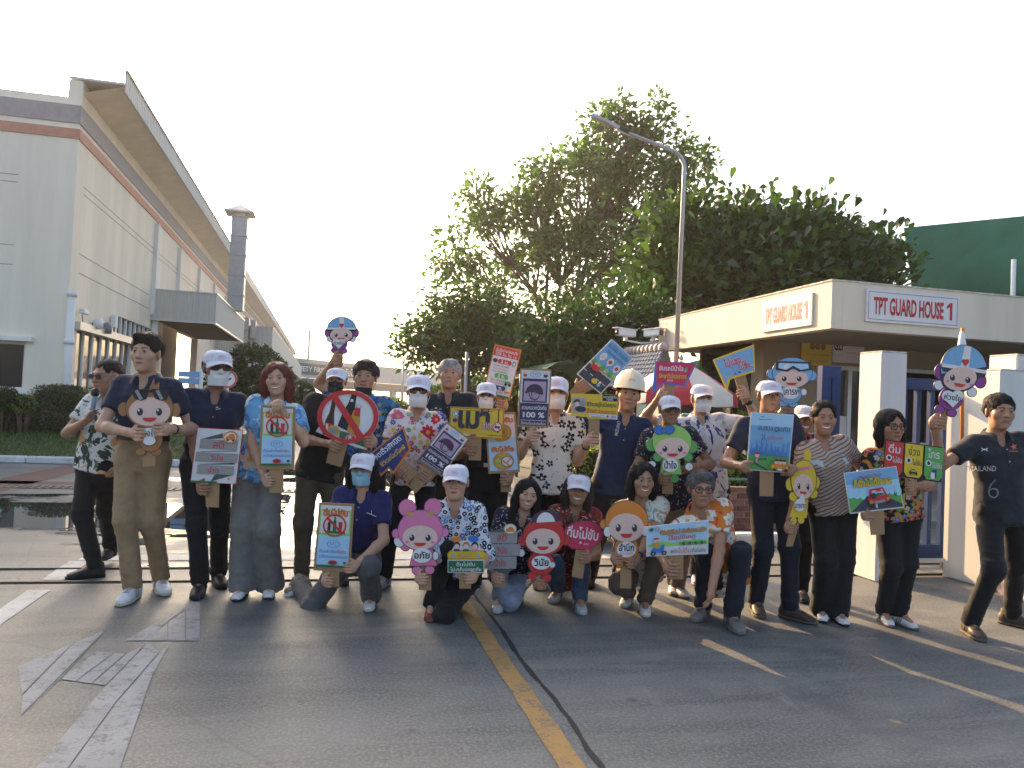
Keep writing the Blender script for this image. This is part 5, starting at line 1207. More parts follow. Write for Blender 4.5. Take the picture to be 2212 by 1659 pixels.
# ---- materials for skin and printed shirts
def skin(col):
    nm = 'skin_%d%d%d' % tuple(int(c*100) for c in col)
    if nm in MATS: return MATS[nm]
    mt, nt, b, o = new_mat(nm); P = coords(nt)
    n1 = noisetex(nt, P, 14, 4, .6); n2 = noisetex(nt, P, 160, 2, .6)
    nt.links.new(mixc(nt, ramp(nt, n1.outputs[0], [(.35, 0.), (.7, 1.)]), tuple(c*.88 for c in col), (col[0]*1.1, col[1]*1.04, col[2]*1.02)), b.inputs['Base Color'])
    b.inputs['Roughness'].default_value = .48; b.inputs['Specular IOR Level'].default_value = .4
    b.inputs['Subsurface Weight'].default_value = .12; b.inputs['Subsurface Radius'].default_value = (.012, .005, .003); b.inputs['Subsurface Scale'].default_value = 1.0
    bump(nt, b, n2.outputs[0], .12, .002); MATS[nm] = mt; return mt
def fabric_finish(nt, b, rough=.85):
    n2 = noisetex(nt, coords(nt), 260, 2, .6); n3 = noisetex(nt, coords(nt), 20, 3, .6)
    bump(nt, b, mth(nt, 'ADD', mth(nt, 'MULTIPLY', n2.outputs[0], .5), n3.outputs[0]), .25, .004); b.inputs['Roughness'].default_value = rough; b.inputs['Specular IOR Level'].default_value = .25
    b.inputs['Sheen Weight'].default_value = .08
def flower_layer(nt, base, P, scale, petals, size, inner, colfac, cols, heart=None, keep=1.0, depth=.35):
    """five-petal blossoms scattered over cloth (3D cells seen flat from the front)"""
    v = nt.nodes.new('ShaderNodeTexVoronoi'); v.inputs['Scale'].default_value = scale; v.inputs['Randomness'].default_value = .85
    flat = mapping(nt, P, (1, depth, 1)); nt.links.new(flat, v.inputs['Vector'])
    sub = nt.nodes.new('ShaderNodeVectorMath'); sub.operation = 'SUBTRACT'
    nt.links.new(flat, sub.inputs[0]); nt.links.new(v.outputs['Position'], sub.inputs[1])
    sp = nt.nodes.new('ShaderNodeSeparateXYZ'); nt.links.new(sub.outputs[0], sp.inputs[0])
    sc_ = nt.nodes.new('ShaderNodeSeparateColor'); nt.links.new(v.outputs['Color'], sc_.inputs[0])
    ang = mth(nt, 'ADD', mth(nt, 'ARCTAN2', sp.outputs['Z'], sp.outputs['X']), mth(nt, 'MULTIPLY', sc_.outputs[0], 6.0))
    r = mth(nt, 'POWER', mth(nt, 'ADD', mth(nt, 'MULTIPLY', sp.outputs['X'], sp.outputs['X']), mth(nt, 'MULTIPLY', sp.outputs['Z'], sp.outputs['Z'])), .5)
    pet = mth(nt, 'ADD', 1.0-inner, mth(nt, 'MULTIPLY', mth(nt, 'ABSOLUTE', mth(nt, 'SINE', mth(nt, 'MULTIPLY', ang, petals/2))), inner))
    lim = mth(nt, 'MULTIPLY', pet, mth(nt, 'MULTIPLY', mth(nt, 'ADD', mth(nt, 'MULTIPLY', sc_.outputs[1], .5), .75), size))
    on = mth(nt, 'MULTIPLY', mth(nt, 'LESS_THAN', r, lim), mth(nt, 'LESS_THAN', sc_.outputs[2], keep))
    if len(cols) == 1: col = cols[0]
    else: col = ramp(nt, sc_.outputs[colfac], [(i/len(cols), c) for i, c in enumerate(cols)], 'CONSTANT')
    c = mixc(nt, on, base, col)
    if heart is not None: c = mixc(nt, mth(nt, 'MULTIPLY', mth(nt, 'LESS_THAN', r, mth(nt, 'MULTIPLY', lim, .3)), on), c, heart)
    return c
def blot_layer(nt, base, P, scale, lo, col, dist=1.5, stretch=(1, 1, 1)):
    n = noisetex(nt, mapping(nt, P, stretch), scale, 3, .5, dist)
    return mixc(nt, ramp(nt, n.outputs[0], [(lo, 0.), (lo+.015, 1.)]), base, col)
def cloth(name):
    if name in MATS: return MATS[name]
    plain = {'navy': (.016, .022, .045), 'navy2': (.018, .027, .060), 'purple': (.022, .022, .085), 'blackt': (.014, .014, .014), 'navysport': (.014, .028, .075), 'darkshirt': (.020, .024, .030),
             'khaki': (.25, .168, .092), 'blackp': (.012, .012, .013), 'navyp': (.014, .016, .024), 'greyp': (.150, .140, .130), 'olive': (.085, .068, .048), 'jeans': (.045, .065, .11), 'ljeans': (.22, .26, .34), 'brownp': (.105, .075, .055), 'greybrown': (.17, .135, .11), 'greyp2': (.09, .088, .09), 'redcollar': (.40, .03, .03), 'whitec': (.55, .54, .52)}
    mt, nt, b, o = new_mat('cloth_'+name); P = coords(nt)
    if name in plain:
        col = plain[name]; n = noisetex(nt, P, 12, 5, .65)
        c = mixc(nt, ramp(nt, n.outputs[0], [(.3, 0.), (.7, 1.)]), tuple(x*.82 for x in col), tuple(x*1.2 for x in col))
    elif name == 'blueflower':
        c = blot_layer(nt, (.14, .33, .52), P, 9, .52, (.07, .17, .36)); c = blot_layer(nt, c, P, 14, .58, (.35, .52, .60)); c = flower_layer(nt, c, P, 7.5, 5, .06, .45, 0, [(.56, .56, .52), (.60, .50, .36), (.5, .58, .6)], (.55, .38, .12), .7)
    elif name == 'bluefloral2':
        c = blot_layer(nt, (.035, .14, .33), P, 14, .5, (.015, .06, .20)); c = flower_layer(nt, c, P, 16, 5, .024, .5, 0, [(.05, .20, .18), (.42, .30, .13), (.10, .34, .50)], None, .8)
    elif name == 'multiflower':
        c = flower_layer(nt, (.60, .57, .55), P, 20, 7, .020, .4, 0, [(.45, .05, .13), (.06, .10, .38), (.55, .38, .06), (.10, .26, .10), (.60, .32, .38)], (.55, .42, .08), .85)
        c = flower_layer(nt, c, P, 8.5, 9, .050, .35, 1, [(.50, .015, .06), (.05, .07, .33), (.55, .10, .20), (.50, .02, .05)], (.6, .35, .08), .62)
    elif name == 'leafshirt':
        c = blot_layer(nt, (.58, .57, .52), P, 7, .55, (.035, .055, .045), 2.2); c = blot_layer(nt, c, P, 9, .62, (.10, .14, .07), 2.5, (1, 1, .6)); c = flower_layer(nt, c, P, 5, 5, .07, .4, 0, [(.58, .33, .14)], (.45, .2, .06), .45)
    elif name == 'blackflower':
        c = flower_layer(nt, (.60, .56, .50), P, 12.5, 5, .036, .6, 0, [(.022, .018, .018)], (.60, .56, .50), .72); c = blot_layer(nt, c, P, 30, .68, (.03, .025, .025))
    elif name == 'circles':
        c = flower_layer(nt, (.60, .61, .63), P, 27, 8, .0165, .22, 0, [(.02, .022, .035), (.09, .17, .36), (.02, .025, .05), (.20, .32, .52)], (.60, .61, .63), .92)
    elif name == 'paisley':
        c = blot_layer(nt, (.016, .018, .034), P, 20, .60, (.45, .42, .36), 2.5); c = blot_layer(nt, c, P, 26, .64, (.20, .03, .06), 2)
    elif name == 'paisley2':
        c = blot_layer(nt, (.014, .016, .026), P, 16, .63, (.42, .40, .42), 3); c = blot_layer(nt, c, P, 22, .66, (.30, .05, .12), 2); c = blot_layer(nt, c, P, 25, .68, (.42, .32, .10), 2)
    elif name == 'redfloral':
        c = blot_layer(nt, (.20, .018, .022), P, 11, .57, (.07, .10, .045), 2.2); c = blot_layer(nt, c, P, 15, .62, (.52, .42, .28), 2.5); c = blot_layer(nt, c, P, 9, .66, (.03, .02, .05), 2)
    elif name == 'pastel':
        c = blot_layer(nt, (.56, .53, .44), P, 13, .55, (.20, .30, .24), 2); c = blot_layer(nt, c, P, 12, .60, (.52, .17, .15), 2, (1, 1, 1.3)); c = blot_layer(nt, c, P, 17, .63, (.20, .28, .44), 2); c = blot_layer(nt, c, P, 14, .66, (.55, .42, .12), 2)
    elif name == 'blueleaf':
        c = blot_layer(nt, (.60, .58, .56), P, 6.5, .575, (.035, .055, .20), 1.8, (1, 1, .7)); c = blot_layer(nt, c, P, 8, .60, (.33, .34, .40), 2)
    elif name == 'orange':
        c = blot_layer(nt, (.58, .17, .025), P, 8, .58, (.52, .05, .03), 1.5); c = flower_layer(nt, c, P, 9, 5, .050, .42, 0, [(.66, .63, .58)], (.56, .36, .10), .85)
    elif name == 'stripes':
        n = nt.nodes.new('ShaderNodeTexWave'); n.wave_type = 'BANDS'; n.bands_direction = 'Z'; n.inputs['Scale'].default_value = 6.5; n.inputs['Distortion'].default_value = 5; n.inputs['Detail'].default_value = 2; n.inputs['Detail Scale'].default_value = .6
        nt.links.new(mapping(nt, P, (1.5, 1.5, 1), (0, rad(24), 0)), n.inputs['Vector'])
        c = ramp(nt, n.outputs['Fac'], [(0, (.14, .075, .055)), (.28, (.50, .42, .36)), (.5, (.24, .15, .11)), (.62, (.54, .48, .42)), (.85, (.36, .26, .21)), (1, (.12, .07, .05))])
        c = blot_layer(nt, c, P, 4, .64, (.42, .50, .54))
    elif name == 'brightflower':
        c = blot_layer(nt, (.018, .017, .018), P, 9, .52, (.50, .20, .035), 2); c = flower_layer(nt, c, P, 20, 5, .024, .45, 0, [(.50, .36, .08), (.45, .06, .07), (.09, .16, .33), (.10, .24, .08), (.5, .45, .42)], (.5, .35, .1), .8)
    nt.links.new(c, b.inputs['Base Color']); fabric_finish(nt, b); MATS[name] = mt; return mt
# ---------------------------------------------------------------- one person
def vunit(a): a = np.array(a, float); return a/max(np.linalg.norm(a), 1e-9)
def ik(a, c, l1, l2, hint):
    a, c, hint = (np.array(q, float) for q in (a, c, hint)); d = c-a; L = np.linalg.norm(d); k = max(1.0, L/((l1+l2)*.995)); l1, l2 = l1*k, l2*k
    L = max(L, abs(l1-l2)+.01); u = d/max(np.linalg.norm(d), 1e-9); x = (l1*l1-l2*l2+L*L)/(2*L); hgt = math.sqrt(max(l1*l1-x*x, 0))
    q = hint-a; q = q-u*(q@u); q = vunit(q) if np.linalg.norm(q) > 1e-6 else vunit(np.cross(u, [1, 0, 0]))
    return a+u*x+q*hgt
def hand_mesh(wrist, C, s, h, n, k, front=True, relaxed=None):
    """palm, four unequal bent fingers and a thumb leaving the palm's side; n points to the finger side of the board"""
    f = Field(np.minimum(wrist, C)-.14, np.maximum(wrist, C)+.14, .0048)
    f.cone(wrist, C, .026*k, .031*k, k=.015, sq=(n, 1.25)); f.cone(C+h*.026*k, C-h*.026*k, .017*k, .016*k, k=.02)
    ln = (.92, 1.05, 1.0, .82)
    if relaxed is None:
        for i in range(4):
            o = h*((1.5-i)*.0212*k); l = ln[i]*k
            p = [C+o*1.0, C+o-s*.012*k+n*.026*k, C+o-s*.042*l+n*.033*k, C+o-s*.064*l+n*.028*k]
            for a, b, ra, rb in zip(p, p[1:], (.0100, .0092, .0085), (.0094, .0087, .0072)): f.cone(a, b, ra*k, rb*k, k=.005)
        t0 = wrist+(C-wrist)*.55+h*.012*k; t1 = C+h*.048*k+n*.012*k-s*.004*k; t2 = C+h*.062*k-s*.026*k+n*.012*k if front else C+h*.045*k-s*.035*k+n*-.0*k
        if not front: t1 = C+h*.030*k-n*.020*k-s*.008*k; t2 = C+h*.034*k-n*.024*k-s*.036*k
        f.cone(t0, t1, .0145*k, .0115*k, k=.012); f.cone(t1, t2, .0112*k, .0090*k, k=.005)
    else:
        d = relaxed
        for i in range(4):
            o = h*((1.5-i)*.019*k); l = ln[i]*k
            p = [C+o, C+o+d*.040*l+n*.006*k, C+o+d*.066*l+n*.020*k, C+o+d*.080*l+n*.036*k]
            for a, b, ra, rb in zip(p, p[1:], (.0102, .0095, .0086), (.0096, .0088, .0075)): f.cone(a, b, ra*k, rb*k, k=.005)
        f.cone(wrist+(C-wrist)*.5+h*.015*k, C+h*.042*k+n*.012*k-d*.0, .014*k, .011*k, k=.012); f.cone(C+h*.042*k+n*.012*k, C+h*.045*k+d*.03*k+n*.02*k, .011*k, .0088*k, k=.005)
    return f.mesh()
PEOPLE_STAT = []
UPW = np.array([0, 0, 1.0])
def person(label, t, top, chin, skin_c=(.33, .20, .135), yaw=0, hyaw=None, hpitch=0, hroll=0, S=None, hipx=None, pelvis=None, torso_yaw=None, feet=None, knees=(None, None),
           hands=(None, None), elbows=(None, None), shirt='navy', trousers='blackp', hem='in', sleeve=.62, legw=1.0, build=1.0, shoes='black', hairstyle='short', hairm=None, cap=None, msk=None, gls=None, smile=0, hi=0, female=False,
           belt=False, collar=True, footyaw=(-12, 12), hdt=0.0, lift=(0, 0), group='people in the group photograph', extras=None, shw=1.0, foot_ground=True, collar_m=None, watch=None, tone=None, headscale=1.0, wide=1.0):
    hc = ((top[0]+chin[0])/2, (top[1]+chin[1])/2); th = t+hdt
    Hc = at(*hc, th); hpx = abs(chin[1]-top[1])*th/FPX
    cover = {'cap': .020, 'hat': .03}.get(cap, .014)
    hs = np.clip((hpx-cover)/.226, .86, 1.12)*headscale
    Hc = Hc-np.array([0, 0, cover*.35])
    crouch = pelvis is not None
    if S is None: S = Hc[2]+.128*hs+.012
    if crouch: S = 1.62 if female else 1.70
    g = S/1.7
    base_ang = -YAW
    HR = Matrix.Rotation(base_ang+rad(hyaw if hyaw is not None else yaw), 3, 'Z') @ Matrix.Rotation(rad(hroll), 3, 'Y') @ Matrix.Rotation(rad(hpitch), 3, 'X')
    HRn = np.array(HR); vr = np.random.default_rng(sum(map(ord, label))); dg_ = np.array([vr.uniform(.95, 1.06), 1.0, vr.uniform(.97, 1.03)])
    N = Hc+HRn@np.array([0, .034, -.150])*hs; N = N+np.array([0, 0, -.012])
    ta = base_ang+rad(torso_yaw if torso_yaw is not None else yaw); fdir = np.array([math.sin(ta), -math.cos(ta), 0])
    if crouch: P = at(pelvis[0], pelvis[1], t+pelvis[2])
    else:
        P = atz(hipx if hipx else hc[0], .525*S, t+.03); zs = []
        for i in range(2):
            if feet and feet[i] is not None and len(feet[i]) == 2 and knees[i] is None:
                fy = base_ang+rad(footyaw[i]+yaw); q_ = gnd(*feet[i])-np.array([math.sin(fy), -math.cos(fy), 0])*.10; hx = P+np.array([math.cos(ta), math.sin(ta), 0])*.088*g*(-1 if i == 0 else 1)
                hz_ = math.hypot(*(q_-hx)[:2]); zs.append(math.sqrt(max((.984*.49*S)**2-hz_**2, .1))+.085*g+.02)
        if zs: P = atz(hipx if hipx else hc[0], float(np.clip(min(zs), .50*S, .56*S)), t+.03)
    u = vunit(N-P); r = vunit(np.cross(u, -fdir))            # r points to image right
    r = r if r@RGT > 0 else -r
    f_ = vunit(np.cross(r, u)); f_ = f_ if f_@fdir > 0 else -f_
    L = np.linalg.norm(N-P)
    sw = (.160 if not female else .141)*g*shw; J = [N-u*.048*g-r*sw, N-u*.048*g+r*sw]
    root = empty('person', (float(P[0]), float(P[1]), 0), label, 'person', group); ro = np.array([P[0], P[1], 0])
    sk = skin(skin_c); bw = build
    # ---- legs
    hipo = .088*g*(1.06 if female else 1.0); H0 = [P-u*.02-r*hipo, P-u*.02+r*hipo]
    l1, l2 = .245*S, .245*S; A = []; K = []; FT = []
    for i in range(2):
        ft = feet[i] if feet else None
        fy = base_ang+rad(footyaw[i]+yaw); fd = np.array([math.sin(fy), -math.cos(fy), 0])
        if ft is None: gp = np.array([H0[i][0], H0[i][1], 0])+r*(.02*(-1 if i == 0 else 1)); gp[2] = 0
        elif len(ft) == 2: gp = gnd(*ft)-fd*.10
        else: gp = at(ft[0], ft[1], t+ft[2])
        gp = gp+np.array([0, 0, lift[i]])
        a_ = gp+np.array([0, 0, .085*g]); kh = (H0[i]+a_)/2+(fdir*.5 if not crouch else fdir)
        if knees[i] is not None: kh = at(knees[i][0], knees[i][1], t+knees[i][2])
        K.append(ik(H0[i], a_, l1, l2, kh)); A.append(a_); FT.append((gp, fd))
    # ---- arms
    a1, a2 = .178*S, .150*S; E = []; W = []; HM = []
    n_cam = -FWD
    for i in range(2):
        hd = hands[i]; sd = -1 if i == 0 else 1
        if hd is None: hd = ('free', N-u*.52*g+r*sd*(sw+.05)+f_*.04)
        if hd[0] == 'free': C = np.array(hd[1], float) if len(hd) == 2 and hasattr(hd[1], '__len__') else at(*hd[1:4])
        elif hd[0] == 'rel': C = at(*hd[1:4])
        else:
            kind, px, py, tt, s_, ang = hd
            a_ = rad(ang); s = (RGT*math.cos(a_)+UPV*math.sin(a_))*s_; h = -RGT*math.sin(a_)+UPV*math.cos(a_)
            n = n_cam if kind == 'grip' else -n_cam
            C = at(px, py, tt)+s*.014*g-n*.014
        eh = J[i]+r*sd*.25-UPW*.3+f_*-.02 if elbows[i] is None else at(elbows[i][0], elbows[i][1], t+(elbows[i][2] if len(elbows[i]) > 2 else -.1))
        e_ = ik(J[i], C, a1, a2+.075*g, eh); wv = vunit(C-e_); w_ = C-wv*.075*g
        e_ = ik(J[i], w_, a1, a2, e_); E.append(e_); W.append(w_)
        if hd[0] in ('free', 'rel'):
            d = vunit(w_-e_); d = vunit(d+np.array([0, 0, -.4])) if hd[0] == 'free' else vunit(np.array(hd[4], float)) if len(hd) > 4 else d
            hh = vunit(np.cross(d, r*sd)); hh = hh if hh@f_ > 0 else -hh
            HM.append(hand_mesh(w_, C, r*sd, hh, vunit(np.cross(hh, d))*(1 if np.cross(hh, d)@(r*sd) < 0 else -1), g*(.92 if female else 1.0), relaxed=d))
        else: HM.append(hand_mesh(w_, C, s, h, n, g*(.92 if female else 1.02), front=(kind == 'grip')))
    allp = np.array([N, P, *H0, *K, *A, *J, *E, *W]); lo = allp.min(0)-.2; hi_ = allp.max(0)+.2
    # ---- body surface
    hw = (.150 if not female else .152)*g*bw; wst = (.132 if not female else .118)*g*bw; ch = (.158 if not female else .138)*g*(.5+.5*bw); dp = g*(.4+.6*bw)
    prof = [(-.10*g, hw*.80, .095*dp, 0), (-.04*g, hw, .112*dp, -.008), (.08*g, hw*.97, .108*dp, 0), (L*.40, wst*1.02, .100*dp, .006), (L*.62, ch*1.0, .108*dp, .008 if not female else .016), (L*.78, ch*1.02, .104*dp, .004), (L*.90, ch*.86, .082*g, -.006), (L*.985, ch*.5, .056*g, -.012)]
    B = Field(lo, hi_, .0125)
    B.loft(P, r, f_, u, prof, k=.03, pad=-.012)
    B.cone(N-u*.03, N+HRn@np.array([0, -.012, .07])*hs, .055*g, .050*hs, k=.03)
    for i in range(2):
        B.cone(N-u*.03*g, J[i], .040*g, .046*g, k=.04); B.cone(J[i], E[i], .047*g, .038*g, k=.03); 
        m_ = E[i]+(W[i]-E[i])*.3; B.cone(E[i], m_, .037*g, .039*g, k=.02); B.cone(m_, W[i], .039*g, .026*g, k=.02); B.cone(W[i], W[i]+vunit(W[i]-E[i])*.02, .026*g, .026*g, k=.02)
        B.cone(H0[i], K[i], .070*g, .052*g, k=.03); B.cone(K[i], A[i], .05*g, .034*g, k=.02); B.cone(A[i], FT[i][0]+FT[i][1]*.1+np.array([0, 0, .04]), .034*g, .024*g, k=.02)
    parts = [B.mesh()]; HV, HQ = HEADS[hi]; parts.append(((HV*dg_*hs)@HRn.T+Hc, HQ)); parts += HM
    Vs, Qs, o_ = [], [], 0
    for V, Q in parts: Vs.append(V); Qs.append(Q+o_); o_ += len(V)
    link('body', np_mesh('body', np.concatenate(Vs)-ro, np.concatenate(Qs), [sk]), root)
    # ---- trousers
    T = Field(lo, hi_, .0125); tp = [p_ for p_ in prof if p_[0] < L*.45]; zt_ = .13*g if hem == 'in' else .06*g
    T.loft(P, r, f_, u, [(p_[0], p_[1], p_[2], p_[3]) for p_ in tp], k=.03, pad=.008)
    T.plane(P+u*zt_, u)
    for i in range(2):
        kw = .066*g*(.45+.55*legw)*bw**.5; aw = (.056*g if legw <= 1 else .062*g*legw**1.3)
        T.cone(H0[i]-u*.01, K[i], .086*g*bw**.7, kw+.004, k=.05, cut=False)
        e_ = A[i]+vunit(A[i]-K[i])*(.035 if legw > 1.05 else .015)
        ax_ = None; T.cone(K[i], e_, kw, aw, k=.03, cut=True)
    V, Q = T.mesh()
    foci = [(K[i], .13) for i in range(2)]+[(A[i]+np.array([0, 0, .05]), .13) for i in range(2)]+[(P-u*.08, .13)]+[(h_, .12) for h_ in H0]
    V = wrinkle(V, Q, .0072*(1.25 if crouch else 1), foci, P[0]*3.1)
    link('trousers', np_mesh('trousers', V-ro, Q, [cloth(trousers)]), root)
    # ---- shirt
    Sx = Field(lo, hi_, .0115); low = .105*g if hem == 'in' else -.085*g
    sp = [(low-.05, hw*(1.0 if hem == 'in' else 1.05), .118*dp, 0)]+[p_ for p_ in prof if p_[0] > low+.03]
    if hem == 'in': sp[0] = (low-.05, hw*.97, .108*dp, 0)
    Sx.loft(P, r, f_, u, sp, k=.03, pad=.016 if hem == 'in' else .019*wide)
    Sx.plane(P+u*low, -u)
    for i in range(2):
        Sx.cone(N-u*.02*g, J[i], .050*g, .057*g, k=.05); Sx.cone(J[i], J[i]+(E[i]-J[i])*.3, .058*g, .058*g, k=.05)
        if sleeve <= 1: Sx.cone(J[i], J[i]+(E[i]-J[i])*sleeve, .057*g, .060*g*(1 if hem == 'in' else 1.10), k=.03, cut=True)
        else:
            Sx.cone(J[i], E[i], .062*g, .052*g, k=.03); Sx.cone(E[i], E[i]+(W[i]-E[i])*(sleeve-1), .052*g, .047*g, k=.03, cut=True)
    Sx.ell(N+f_*.085*g+u*.012, (.036*g, .060*g, .085*g), np.stack([r, f_, u], 1), k=.010, sub=True)
    Sx.ell(N+u*.075, (.058*g, .066*g, .07*g), np.stack([r, f_, u], 1), k=.012, sub=True)
    V, Q = Sx.mesh()
    foci = [(J[i]-u*.06, .10) for i in range(2)]+[(E[i], .10) for i in range(2)]+[(P+u*(low+.03), .14)]
    V = wrinkle(V, Q, .0095, foci, P[1]*2.3)
    shirt_o = link('shirt', np_mesh('shirt', V-ro, Q, [cloth(shirt)]), root)
    if collar:
        mb = MB(); cm = cloth(collar_m or shirt); nk = N+HRn@np.array([0, -.004, .02])*hs
        for s in (-1, 1):
            rows = []
            for i in range(9):
                a = math.pi*(.02+.80*i/8); x, y = math.sin(a)*s, -math.cos(a)          # from the back round to the front
                wd = (1.0+.45*(i/8)**2); c_ = N+u*(.040-.030*(i/8))*g+f_*(-.004*g+.006*(i/8))
                in_ = c_+r*x*.062*g+f_*y*.066*g+u*.010*g; mid_ = c_+r*x*.074*g*1.02+f_*y*.080*g+u*.018*g; out = c_+r*x*(.102+.006*(i/8))*g+f_*y*.112*g-u*.022*g*wd
                if i == 8: in_ = in_+r*s*.006*g-u*.012*g; out = out-r*s*.004*g-u*.016*g+f_*.012; mid_ = mid_-u*.01*g+f_*.008
                rows.append([in_-ro, mid_-ro, out-ro])
            mb.grid(rows if s > 0 else rows[::-1], cm)
        mb.build('collar', None, root)
    if collar:
        bvs = BVHTree.FromPolygons([Vector(v) for v in V], [tuple(q) for q in Q])
        def on(a, x, o_): 
            p0 = P+u*a+r*x+f_*.6; h_ = bvs.ray_cast(Vector(p0), Vector(-f_))[0]
            return (np.array(h_) if h_ else P+u*a+r*x+f_*.12)+f_*o_-ro
        lo_a = low+.012 if hem == 'out' and shirt not in ('navy', 'navysport', 'darkshirt', 'purple', 'blackt') else L*.62
        aa = np.linspace(lo_a, L*.86, 26 if lo_a < L*.5 else 10); mb = MB()
        mb.grid([[on(a, -.015, .0008), on(a, -.013, .0035), on(a, .013, .0035), on(a, .015, .0008)] for a in aa], cloth(shirt)); mb.build('placket', None, root)
        for a in np.linspace(lo_a+.03, L*.84, 6 if lo_a < L*.5 else 2):
            mb = MB(); c_ = on(a, 0, .004); mb.prism([c_+r*.0055*math.cos(k)+u*.0055*math.sin(k) for k in np.linspace(0, 6.283, 9)[:-1]], tuple(f_*.002), mat('shirt_button', (.30, .28, .25), .4)); mb.build('button', None, root)
        if lo_a < L*.5:
            mb = MB(); mb.grid([[on(a, x, .004) for x in np.linspace(.045, .125, 6)*g] for a in np.linspace(L*.60, L*.74, 6)], cloth(shirt)); mb.grid([[on(a, x, .0062) for x in np.linspace(.043, .127, 6)*g] for a in (L*.715, L*.742)], cloth(shirt)); mb.build('chest_pocket', None, root)
    if hem == 'in':
        mb = MB(); bb = (hw*.985+.020, .112*dp+.016); c_ = P+u*.112*g
        ring = [[c_+r*math.cos(a)*bb[0]*(1)+f_*math.sin(a)*bb[1]+u*dz-ro for dz in (-.017, .017)] for a in np.linspace(0, 2*math.pi, 33)]
        mb.grid(ring, mat('leather_belt', (.02, .014, .011), .45, .2)); c2 = c_+f_*(bb[1]+.004)-ro
        mb.prism([c2-r*.02-u*.016, c2+r*.02-u*.016, c2+r*.02+u*.016, c2-r*.02+u*.016], tuple(f_*.004), mat('buckle', (.35, .34, .32), .3, metal=.9)) if belt else None
        mb.build('belt', None, root)
    # ---- shoes
    for i in range(2):
        gp, fd = FT[i]; k = .262*S/1.7/.28*(.93 if female else 1.03); an = math.atan2(fd[0], -fd[1])
        Mx = Matrix.Translation(Vector(gp-ro)) @ Matrix.Rotation(an, 4, 'Z') 
        if crouch and lift[i] > .02: Mx = Mx @ Matrix.Rotation(rad(min(48, lift[i]*420)), 4, 'X')
        Mx = Mx @ Matrix.Scale(k, 4)
        su, ss, sla = shoe(shoes); o1 = link('shoe', su, root); o1.matrix_local = Mx
        o2 = link('sole', ss, o1); o3 = link('laces', sla, o1)
    # ---- head dress
    HM4 = Matrix.Translation(Vector(Hc-ro)) @ HR.to_4x4() @ Matrix.Scale(hs, 4) @ Matrix.Diagonal((*[float(q) for q in dg_], 1))
    def put(nm, me, par=None):
        o = link(nm, me, par or root)
        if par is None: o.matrix_local = HM4
        return o
    fm = face_meshes(hi, smile); ton = tone or ('f' if female else 'm')
    for s in 'lr':
        e_ = put('eye', fm['eye'+s]); put('iris', fm['iris'+s], e_); put('eyelid_line', fm['lash'+s], e_); put('eyebrow', fm['brow'+s])
    if msk is None or msk[0] == 'chin':
        mo = put('mouth', fm['mouth']); put('upper_lip', fm['lip_u'+ton], mo); put('lower_lip', fm['lip_l'+ton], mo)
    if hairstyle: put('hair', hair(hairstyle, hairm or HAIRB))
    if cap == 'cap': c_ = put('cap', CAP[0]); put('brim', CAP[1], c_); put('emblem', CAP[2], c_)
    if cap == 'hat':
        h_ = put('hard_hat', HHAT)
        mb = MB(); mb.grid([[(k*.022*math.cos(a), -.112-.004+.0-.02*0, .105+k*.012*math.sin(a)) for k in (.85, 1)] for a in np.linspace(0, 2*math.pi, 21)], CAPR, False); put_text(mb, 'TPT', (0, -.117, .105), (1, 0, 0), (0, .25, .97), .028, None, CAPR)
        eo = mb.build('emblem'); eo.parent = h_
    if msk: put('face_mask', mask(*msk))
    if gls is not None: put('glasses', gls)
    if watch is not None:
        i = watch; d = vunit(W[i]-E[i]); c_ = W[i]-d*.012; mb = MB(); mb.tube([c_-d*.011-ro, c_+d*.011-ro], .032*g, BLACK, 14); mb.tube([c_-FWD*.028-ro, c_-FWD*.036-ro], .014, BLACK, 12); mb.build('wrist_watch', None, root)
    info = dict(root=root, ro=ro, P=P, N=N, u=u, r=r, f=f_, L=L, J=J, g=g, S=S, shirt=shirt_o, V=V, Q=Q)
    PEOPLE_STAT.append((label[:40], round(S, 2), round(float(hs), 2), [round(float(np.linalg.norm(np.array(W[i])-J[i])/(a1+a2)), 2) for i in (0, 1)], [round(float(np.linalg.norm(A[i]-H0[i])/(l1+l2)), 2) for i in (0, 1)]))
    return info
def chest_print(info, name, txt, px, py, w_, m, h_=None, ang=0.0, poly=None, bold=.01):
    """lettering or a mark laid on the shirt where the photo shows it"""
    bv = BVHTree.FromPolygons([Vector(v) for v in info['V']], [tuple(q) for q in info['Q']])
    a_ = rad(ang); ex = RGT*math.cos(a_)+UPV*math.sin(a_); ey = -RGT*math.sin(a_)+UPV*math.cos(a_)
    hit = bv.ray_cast(Vector(CAM), Vector(ray(px, py)))[0]
    if hit is None: return
    c = np.array(hit); mb = MB()
    if txt: put_text(mb, txt, c, ex, ey, w_, h_, m, bold)
    if poly:
        for pl in poly: mb.add([c+ex*x+ey*y for x, y in pl], [tuple(range(len(pl)))], m)
    out = []
    for v in mb.v:
        d = vunit(np.array(v)-CAM); q = bv.ray_cast(Vector(CAM), Vector(d))[0]
        p = np.array(q) if q else np.array(v)
        out.append(tuple(p-d*.003-info['ro']))
    mb.v = out; mb.build(name, None, info['root'])

